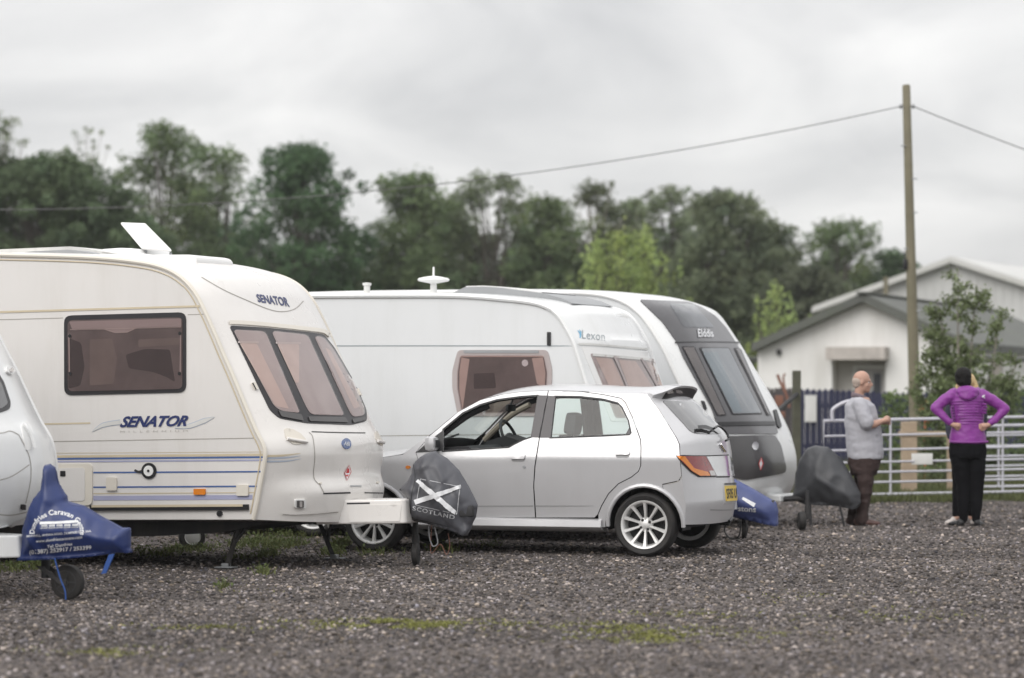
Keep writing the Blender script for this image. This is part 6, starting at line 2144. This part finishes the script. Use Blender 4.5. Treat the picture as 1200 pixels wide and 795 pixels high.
tree_px('birch_tree', 698, 214, 34, 'high', (.088, .09, .06), 'slim tree with a pointed top directly behind the bright green willow', 144, nl=26, lob=(.7, 1.2), per=210, seed=11, bark='bark_birch')
tree_px('birch_tree', 743, 236, 30, 'high', OL, 'low slim tree right of the pointed one, behind the bright green willow', 146, nl=22, lob=(.7, 1.2), per=200, seed=12, bark='bark_birch')
tree_px('broadleaf_tree', 788, 220, 42, 'high', GY, 'tree with sky gaps above the dark nosed caravan', 143, nl=26, lob=(.7, 1.2), per=180, seed=13, low=.35, trunks=2)
tree_px('broadleaf_tree', 852, 226, 58, 'round', BR, 'large brownish green tree right of the dark nosed caravan', 138, nl=44, per=230, seed=14, trunks=2)
tree_px('broadleaf_tree', 905, 262, 36, 'round', (.080, .084, .058), 'brownish tree sloping down to the gap left of the pole', 140, nl=28, per=230, seed=15)
tree_px('broadleaf_tree', 985, 259, 46, 'high', OL, 'tall airy tree above the gable of the white building', 150, nl=30, lob=(.8, 1.3), per=200, seed=16, trunks=2, low=.3)
tree_px('broadleaf_tree', 1046, 293, 28, 'round', DK, 'small dark tree just left of the pole, over the shed roof', 150, nl=20, per=230, seed=17)
tree_px('broadleaf_tree', 950, 315, 52, 'low', (.062, .062, .046), 'low dark bushy tree behind the ridge of the white building', 132, nl=30, per=260, seed=18)
tree_px('broadleaf_tree', 140, 250, 60, 'low', DK, 'low dark bushy tree under the loose crowned tree, over the caravan roof', 134, nl=34, per=260, seed=19)
tree_px('willow_bush', 732, 279, 86, 'low', (.165, .178, .075), 'bright yellow green willow behind the Lexon caravan roof', 92, nl=60, lob=(.5, .95), per=520, leaf=.14, seed=20, group='bright green willows', cat='bush', flat=-.6, upright=True, colvar=.2, trunks=3, trunk_r=.08)
tree_px('willow_bush', 915, 338, 48, 'low', (.165, .178, .075), 'smaller bright green willow beside the left eave of the white building', 84, nl=30, lob=(.35, .7), per=420, leaf=.12, seed=21, group='bright green willows', cat='bush', flat=-.6, upright=True, colvar=.2, trunks=3, trunk_r=.07)

# the far wood that closes the gaps low down
r = np.random.default_rng(50)
N_ = 110000
xx = r.uniform(-42, 36, N_); hh = 8.5 + .8 * np.sin(xx * .31) + .7 * np.sin(xx * .83 + 1) + .5 * np.sin(xx * 2.3) - np.where(xx > 10, (xx - 10) * .10, 0) - 4.5 * np.clip((xx - 19.5) / 1.5, 0, 1)
P_ = np.stack([xx, 158 + r.uniform(-3, 3, N_), hh * (1 - .97 * r.random(N_) ** 1.25) * (1 + .05 * r.normal(size=N_))], 1)
cl = 1 + .22 * np.sin(xx * 2.1 + P_[:, 2] * 1.7) + .15 * r.normal(size=N_)
tn = np.array([[.106, .136, .098]]) * np.clip(cl, .5, 1.7)[:, None]
V, F, C = leaves(P_, np.full(N_, .36), tn, .3, .7, 51)
o = fast_mesh('woodland', V, F, M['leaf'], None, False, C)
tag(o, 'dense low woodland behind the row of trees', 'woodland', kind='stuff')

# ---------------------------------------------------------------- the sapling by the gate
def sapling(base, H, label):
    r = random.Random(5); rn = np.random.default_rng(5)
    root = empty('birch_sapling', Matrix.Translation(base), label, 'tree')
    b = MB(); pts = []
    stems = [(-.10, .0, 1.0), (.22, .1, .92), (-.5, .1, .70), (.62, -.1, .80), (-.28, .2, .84), (.85, .1, .58), (-.72, 0, .48), (.05, .2, .7)]
    for sx, sy, hf in stems:
        top = Vector((sx * .95 + r.uniform(-.1, .1), sy * 2, H * hf))
        P = spline([Vector((sx * .12, sy * .2, -.1)), Vector((sx * .35, sy * .5, H * hf * .35)), Vector((sx * .72, sy, H * hf * .7)), top], 6)
        b.tube(P, [.028 * (1 - i / len(P)) + .004 for i in range(len(P))], 6)
        for k in range(26):
            t = r.uniform(.12, .98); i = min(int(t * (len(P) - 1)), len(P) - 2)
            q = P[i]; L = (1.02 - t) * .62 + .14
            a = r.uniform(0, 2 * math.pi)
            e = q + Vector((math.cos(a) * L, math.sin(a) * L * .8, L * r.uniform(.15, .75)))
            m_ = q.lerp(e, .5) + Vector((0, 0, .05))
            b.tube([q, m_, e], [.006, .005, .003], 4)
            n = int(40 + L * 130)
            for j in range(n):
                f = r.random() ** .7
                c = (q.lerp(m_, f * 2) if f < .5 else m_.lerp(e, f * 2 - 1))
                pts.append(c + Vector((r.gauss(0, .05), r.gauss(0, .05), r.gauss(0, .045) - .02)))
    b.build('stems', M['bark_birch'], root)
    P_ = np.array([tuple(p) for p in pts])
    tn = np.array([[.175, .215, .105]]) * np.clip(1 + .28 * rn.normal(size=len(P_)), .4, 1.9)[:, None]
    V, F, C = leaves(P_, np.full(len(P_), .058), tn, 0, .75, 6)
    fast_mesh('crown', V, F, M['leaf'], root, False, C)
SY = 46.0
bs = at_depth(1128, 457, SY); sapling((bs.x, SY, 0), at_depth(1128, 312, SY).z, 'young leafy birch sapling growing right of the pole in front of the white building')
def bush(px, ytop, half, Y, col, label, seed, leaf=.08):
    tree_px('bramble_bush', px, ytop, half, 'low', col, label, Y, nl=24, lob=(.22, .4), per=520, leaf=leaf, seed=seed, group='bushes at the foot of the fence', cat='bush', trunk_r=.03, colvar=.2, limbs=False, low=.05, Y_near=True)
bush(1050, 462, 26, 50, (.075, .10, .042), 'bushy green growth just left of the pole at the foot of the fence', 30)
bush(1100, 455, 34, 49, (.080, .11, .045), 'bushy green growth between the pole and the woman in purple', 31)
bush(1165, 440, 40, 50, (.078, .105, .045), 'bushy green growth right of the woman in purple', 32)
bush(1215, 450, 30, 50, (.07, .098, .042), 'bushy green growth at the right edge behind the gates', 33)

# ---------------------------------------------------------------- grass behind the gate, weeds and moss on the gravel
def blades(P, h, w, col, seed, lean=.5, var=.25):
    r = np.random.default_rng(seed)
    n = len(P)
    a = r.uniform(0, 2 * math.pi, n)
    hh = h * r.uniform(.45, 1.25, n); ww = w * r.uniform(.7, 1.3, n)
    d = np.stack([np.cos(a), np.sin(a), np.zeros(n)], 1)
    ln = np.stack([r.normal(size=n), r.normal(size=n), np.zeros(n)], 1) * (lean * hh)[:, None]
    up = np.stack([np.zeros(n), np.zeros(n), hh], 1)
    V = np.stack([P - d * ww[:, None] * .5, P + d * ww[:, None] * .5, P + ln + up], 1).reshape(-1, 3)
    F = np.arange(3 * n).reshape(n, 3)
    t = np.clip(1 + var * r.normal(size=n), .4, 1.8)
    C = np.repeat(np.array(col)[None, :] * t[:, None], 3, 0)
    return V, F, C
r = np.random.default_rng(60)
N_ = 52000
yy = 39.4 + 16.1 * r.random(N_) ** 1.4; x_ = r.uniform(.075, .20, N_) * yy
edge = 39.9 + .35 * np.sin(x_ * 2.2) + .25 * np.sin(x_ * 5.1)
k_ = yy > edge
P_ = np.stack([x_, yy, np.zeros(N_)], 1)[k_]
pt_tone = .5 + .5 * np.sin(P_[:, 0] * 1.3 + P_[:, 1] * .9) * np.sin(P_[:, 1] * .6 + 1)
hgt = .10 + .22 * pt_tone * np.clip((P_[:, 1] - 41.5) / 5, 0.1, 1)
V, F, C = blades(P_, hgt, .018, (.10, .12, .046), 61)
brown = np.repeat(pt_tone, 3)[:, None]
C = C * (1 - .45 * (1 - brown)) + np.array([[.10, .085, .05]]) * .45 * (1 - brown)
o = fast_mesh('grass', V, F, M['blade'], None, False, C); tag(o, 'rough green grass growing behind the white gates', 'grass', kind='stuff')
# a strip of grass along the fence foot, far left part hidden by caravans
cl_ = []
def patch(px, py, rx, ry, n, seed):
    c = on_ground(px, py); e = on_ground(px, py + ry); f = on_ground(px + rx, py)
    q = np.random.default_rng(seed)
    a = q.normal(size=(n, 2)) * .5
    return np.stack([c.x + a[:, 0] * (f.x - c.x), c.y + a[:, 1] * abs(c.y - e.y), np.zeros(n)], 1)
pts = [patch(465, 733, 70, 5, 1500, 1), patch(440, 730, 40, 3, 300, 11), patch(720, 737, 34, 5, 500, 2), patch(765, 747, 42, 7, 900, 3), patch(820, 722, 60, 5, 220, 12), patch(130, 765, 26, 5, 340, 4), patch(240, 737, 40, 2.5, 200, 5), patch(610, 735, 60, 4, 140, 13), patch(1010, 724, 40, 4, 160, 14), patch(880, 745, 60, 8, 120, 6), patch(950, 700, 60, 8, 60, 7), patch(1060, 720, 80, 10, 70, 8), patch(300, 690, 100, 10, 40, 9)]
P_ = np.concatenate(pts)
P_[:, 2] = .006
P_ = np.concatenate([P_, P_ + np.random.default_rng(8).normal(size=P_.shape) * np.array([.35, .16, 0])])
mk_ = np.array([noise.noise(Vector((a_ * 3.0, b_ * 5.0, 1.0))) + .7 * noise.noise(Vector((a_ * 9, b_ * 13, 5.0))) for a_, b_, c_ in P_])
P_ = P_[mk_ > .02]
V, F, C = blades(P_, .016, .013, (.20, .205, .062), 62, 1.2, .35)
o = fast_mesh('moss', V, F, M['blade'], None, False, C); tag(o, 'yellow green moss and tiny weeds in low patches on the gravel', 'moss', kind='stuff')
pts = [patch(px, py, rx, ry, n, 70 + k) for k, (px, py, rx, ry, n) in enumerate(((225, 645, 34, 5, 240), (300, 638, 34, 6, 420), (335, 640, 26, 5, 300), (398, 640, 10, 5, 260), (390, 650, 14, 3, 120), (440, 650, 30, 4, 60), (180, 650, 40, 4, 140), (20, 668, 30, 5, 160), (45, 666, 8, 3, 120), (280, 655, 20, 3, 60), (312, 652, 14, 3, 120), (350, 628, 50, 3, 260), (520, 645, 20, 3, 90), (565, 640, 30, 3, 50), (310, 673, 10, 2, 60), (262, 690, 6, 2, 40)))]
P_ = np.concatenate(pts)
V, F, C = blades(P_, .075, .014, (.12, .135, .05), 63, .6)
P2 = P_[::2] + np.random.default_rng(3).normal(size=P_[::2].shape) * .03; P2[:, 2] = np.abs(P2[:, 2]) + .03
V2, F2, C2 = leaves(P2, np.full(len(P2), .032), np.full((len(P2), 3), .12) * np.array([[.9, 1.15, .42]]), 0, .7, 64)
# triangles from the leaf quads so that both kinds share one mesh
F2t = np.concatenate([F2[:, [0, 1, 2]], F2[:, [0, 2, 3]]])
o = fast_mesh('weeds', np.concatenate([V, V2]), np.concatenate([F, F2t + len(V)]), M['blade'], None, False, np.concatenate([C, C2])); tag(o, 'small green weeds growing in the gravel under the caravans', 'weeds', kind='stuff')

# ================================================================== ground
def ground_mat():
    m = bpy.data.materials.new('dark gravel'); m.use_nodes = True
    nt = m.node_tree; p = nt.nodes['Principled BSDF']; L = nt.links.new
    geo = nt.nodes.new('ShaderNodeNewGeometry')
    def vor(scale, feat='F1'):
        v = nt.nodes.new('ShaderNodeTexVoronoi'); v.inputs['Scale'].default_value = scale; v.feature = feat
        L(geo.outputs['Position'], v.inputs['Vector']); return v
    def ramp(src, stops):
        c = nt.nodes.new('ShaderNodeValToRGB'); e = c.color_ramp.elements
        e[0].position, e[0].color = stops[0][0], (*stops[0][1], 1); e[1].position, e[1].color = stops[-1][0], (*stops[-1][1], 1)
        for s, q in stops[1:-1]:
            x = e.new(s); x.color = (*q, 1)
        L(src, c.inputs[0]); return c
    v1, v2 = vor(44), vor(95)
    sp = nt.nodes.new('ShaderNodeSeparateColor'); L(v1.outputs['Color'], sp.inputs[0])
    sp2 = nt.nodes.new('ShaderNodeSeparateColor'); L(v2.outputs['Color'], sp2.inputs[0])
    st = [(0, (.027, .0235, .022)), (.45, (.090, .078, .073)), (.75, (.17, .149, .139)), (1, (.34, .30, .285))]
    c1, c2 = ramp(sp.outputs[0], st), ramp(sp2.outputs[1], st)
    nz = nt.nodes.new('ShaderNodeTexNoise'); nz.inputs['Scale'].default_value = 9; L(geo.outputs['Position'], nz.inputs['Vector'])
    mx = nt.nodes.new('ShaderNodeMix'); mx.data_type = 'RGBA'; L(nz.outputs[0], mx.inputs[0]); L(c1.outputs[0], mx.inputs[6]); L(c2.outputs[0], mx.inputs[7])
    # worn tracks and dusty spots
    nb = nt.nodes.new('ShaderNodeTexNoise'); nb.inputs['Scale'].default_value = .45; nb.inputs['Detail'].default_value = 5
    mp = nt.nodes.new('ShaderNodeMapping'); mp.inputs['Scale'].default_value = (.5, 1, 1); L(geo.outputs['Position'], mp.inputs[0]); L(mp.outputs[0], nb.inputs['Vector'])
    mr = nt.nodes.new('ShaderNodeMapRange'); mr.inputs[1].default_value = .35; mr.inputs[2].default_value = .68; mr.inputs[3].default_value = .70; mr.inputs[4].default_value = 1.3; L(nb.outputs[0], mr.inputs[0])
    sc = nt.nodes.new('ShaderNodeVectorMath'); sc.operation = 'SCALE'; L(mx.outputs[2], sc.inputs[0]); L(mr.outputs[0], sc.inputs['Scale'])
    L(sc.outputs[0], p.inputs['Base Color'])
    p.inputs['Roughness'].default_value = .95; p.inputs['Specular IOR Level'].default_value = .2
    ad = nt.nodes.new('ShaderNodeMath'); ad.operation = 'ADD'; L(v1.outputs['Distance'], ad.inputs[0]); L(v2.outputs['Distance'], ad.inputs[1])
    b = nt.nodes.new('ShaderNodeBump'); b.inputs['Strength'].default_value = .9; b.inputs['Distance'].default_value = .02; b.invert = True
    L(ad.outputs[0], b.inputs['Height']); L(b.outputs[0], p.inputs['Normal'])
    return m
M['gravel'] = ground_mat()
M['verge'] = mat('verge soil', (.060, .062, .034), .95, var=.35, vscale=1.2)
G = 500
o = mesh_obj('ground', [(-G, -60, 0), (G, -60, 0), (G, 2 * G, 0), (-G, 2 * G, 0)], [(0, 1, 2, 3)], M['gravel'], None, False); tag(o, 'dark grey gravel yard', 'ground', kind='structure')
xs = np.linspace(1.5, 60, 90)
V = [(x, 40.0 + .35 * math.sin(x * 2.2) + .25 * math.sin(x * 5.1), .004) for x in xs] + [(x, 700, .004) for x in xs]
V[90:] = [((x - 1.5) * 8 - 40 if i > 0 else -40, 700, .004) for i, x in enumerate(xs)]
o = mesh_obj('grass_verge', V, [(i, i + 1, 91 + i, 90 + i) for i in range(89)], M['verge'], None, False); tag(o, 'rough grass verge beyond the gravel', 'verge', kind='structure')

# loose stones
def stones(seed):
    r = np.random.default_rng(seed)
    P, Sz = [], []
    for (y0, y1, dens, s0, s1) in ((13.5, 18, 560, .006, .018), (18, 23, 460, .0065, .019), (23, 29, 260, .008, .021), (29, 36, 120, .010, .024), (36, 42, 60, .011, .026)):
        area = 0.19 * (y0 + y1) * (y1 - y0)
        n = int(area * dens)
        y = r.uniform(y0, y1, n); x = r.uniform(-.19, .19, n) * y
        P.append(np.stack([x, y], 1)); Sz.append(s0 + (s1 - s0) * r.random(n) ** 2.2)
    P = np.concatenate(P); Sz = np.concatenate(Sz)
    keep = ~((P[:, 1] > 39.9) & (P[:, 0] > 2.5))
    P, Sz = P[keep], Sz[keep]
    n = len(P)
    t = (1 + 5 ** .5) / 2
    ico = np.array([(-1, t, 0), (1, t, 0), (-1, -t, 0), (1, -t, 0), (0, -1, t), (0, 1, t), (0, -1, -t), (0, 1, -t), (t, 0, -1), (t, 0, 1), (-t, 0, -1), (-t, 0, 1)]) / math.sqrt(1 + t * t)
    fc = np.array([(0, 11, 5), (0, 5, 1), (0, 1, 7), (0, 7, 10), (0, 10, 11), (1, 5, 9), (5, 11, 4), (11, 10, 2), (10, 7, 6), (7, 1, 8), (3, 9, 4), (3, 4, 2), (3, 2, 6), (3, 6, 8), (3, 8, 9), (4, 9, 5), (2, 4, 11), (6, 2, 10), (8, 6, 7), (9, 8, 1)])
    V = ico[None] * (1 + .25 * r.normal(size=(n, 12, 1)).clip(-1.2, 1.2))
    V = V * np.stack([r.uniform(.75, 1.35, n), r.uniform(.65, 1.1, n), r.uniform(.4, .8, n)], 1)[:, None]
    a = r.uniform(0, 2 * math.pi, n); ca, sa = np.cos(a)[:, None], np.sin(a)[:, None]
    tl = r.normal(size=n) * .35; ct, st_ = np.cos(tl)[:, None], np.sin(tl)[:, None]
    y2 = V[:, :, 1] * ct - V[:, :, 2] * st_; z2 = V[:, :, 1] * st_ + V[:, :, 2] * ct
    x3 = V[:, :, 0] * ca - y2 * sa; y3 = V[:, :, 0] * sa + y2 * ca
    Q = np.stack([x3, y3, z2], 2) * Sz[:, None, None]
    Q[:, :, 0] += P[:, 0:1]; Q[:, :, 1] += P[:, 1:2]; Q[:, :, 2] += (Sz * r.uniform(.1, .45, n))[:, None]
    F = (fc[None] + 12 * np.arange(n)[:, None, None]).reshape(-1, 3)
    v = r.random(n)
    g_ = np.where(v < .55, r.uniform(.040, .115, n), np.where(v < .92, r.uniform(.125, .26, n), r.uniform(.27, .42, n)))
    pn = np.array([noise.noise(Vector((a_ * .35, b_ * .9, 3.0))) + .6 * noise.noise(Vector((a_ * 1.3, b_ * 2.6, 8.0))) for a_, b_ in P])
    g_ = g_ * np.clip(1 + .42 * pn, .5, 1.6)
    w = r.normal(size=n) * .05
    col = np.stack([g_ * (1.08 + w), g_ * (.945 + w * .3), g_ * (.885 - w)], 1)
    return Q.reshape(-1, 3), F, np.repeat(col, 12, 0)
V, F, C = stones(90)
o = fast_mesh('gravel', V, F, M['stone'], None, False, C); tag(o, 'loose dark and pale gravel stones covering the yard', 'gravel', kind='stuff')
b = MB()
for (px, py, s) in ((640, 722, .05), (655, 777, .055)):
    q = on_ground(px, py); b.ellipsoid(q + Vector((0, 0, s * .3)), (s * 1.3, s, s * .45), seg=10)
b.bm.free()

# ================================================================== the damp air over the yard
hm = bpy.data.materials.new('damp air'); hm.use_nodes = True
hn = hm.node_tree; hn.nodes.clear()
ho = hn.nodes.new('ShaderNodeOutputMaterial'); hv = hn.nodes.new('ShaderNodeVolumePrincipled')
hv.inputs['Color'].default_value = (.92, .94, .95, 1); hv.inputs['Density'].default_value = .00028; hv.inputs['Anisotropy'].default_value = .1
hn.links.new(hv.outputs[0], ho.inputs['Volume'])
b = MB(); b.box((0, 470, 8.6), (1040, 1080, 20.0))
o = b.build('haze', hm, None, smooth=False); tag(o, 'thin grey haze in the air over the whole yard', 'haze', kind='stuff')

# ================================================================== sky, sun, exposure
w = bpy.data.worlds.new('World'); S.world = w; w.use_nodes = True
nt = w.node_tree; nt.nodes.clear(); L = nt.links.new
out = nt.nodes.new('ShaderNodeOutputWorld'); bg = nt.nodes.new('ShaderNodeBackground'); L(bg.outputs[0], out.inputs[0])
bg.inputs[1].default_value = .1
SUN_EL, SUN_AZ = R(38), R(215)
sky = nt.nodes.new('ShaderNodeTexSky'); sky.sky_type = 'NISHITA'; sky.sun_disc = False
sky.sun_elevation = SUN_EL; sky.sun_rotation = SUN_AZ
tc = nt.nodes.new('ShaderNodeTexCoord')
sep = nt.nodes.new('ShaderNodeSeparateXYZ'); L(tc.outputs['Generated'], sep.inputs[0])
mp = nt.nodes.new('ShaderNodeMapping'); mp.inputs['Scale'].default_value = (7, 7, 20); mp.inputs['Location'].default_value = (2.3, 0, .6)
L(tc.outputs['Generated'], mp.inputs[0])
n1 = nt.nodes.new('ShaderNodeTexNoise'); n1.inputs['Scale'].default_value = 1.0; n1.inputs['Detail'].default_value = 7; n1.inputs['Roughness'].default_value = .52; n1.inputs['Distortion'].default_value = .5
L(mp.outputs[0], n1.inputs['Vector'])
rp = nt.nodes.new('ShaderNodeValToRGB')
rp.color_ramp.elements[0].position = .32; rp.color_ramp.elements[0].color = (.575, .575, .585, 1)
rp.color_ramp.elements[1].position = .70; rp.color_ramp.elements[1].color = (.92, .91, .90, 1)
L(n1.outputs[0], rp.inputs[0])
# an overcast sky is about three times as bright overhead as at the horizon
mr = nt.nodes.new('ShaderNodeMapRange'); mr.inputs[1].default_value = .12; mr.inputs[2].default_value = 1.0; mr.inputs[3].default_value = 9.7; mr.inputs[4].default_value = 20.5
L(sep.outputs[2], mr.inputs[0])
ml_ = nt.nodes.new('ShaderNodeVectorMath'); ml_.operation = 'SCALE'; L(rp.outputs[0], ml_.inputs[0]); L(mr.outputs[0], ml_.inputs['Scale'])
mx = nt.nodes.new('ShaderNodeMix'); mx.data_type = 'RGBA'; mx.inputs[0].default_value = .94
L(sky.outputs[0], mx.inputs[6]); L(ml_.outputs[0], mx.inputs[7]); L(mx.outputs[2], bg.inputs[0])
sd = bpy.data.lights.new('sun', 'SUN'); sd.energy = 1.5; sd.angle = R(45); sd.color = (1, .96, .91)
so = bpy.data.objects.new('sun', sd); COL.objects.link(so)
# light from behind the camera's left shoulder, high
so.rotation_euler = (R(90) - SUN_EL, 0, R(-35))
S.view_settings.view_transform = 'Standard'; S.view_settings.look = 'None'; S.view_settings.exposure = 0.2; S.view_settings.gamma = 1
S.view_settings.use_curve_mapping = False
S.render.engine = 'CYCLES'
S.cycles.use_denoising = True
try: S.cycles.denoiser = 'OPENIMAGEDENOISE'
except Exception: pass
S.cycles.max_bounces = 8; S.cycles.transparent_max_bounces = 16
S.render.film_transparent = False
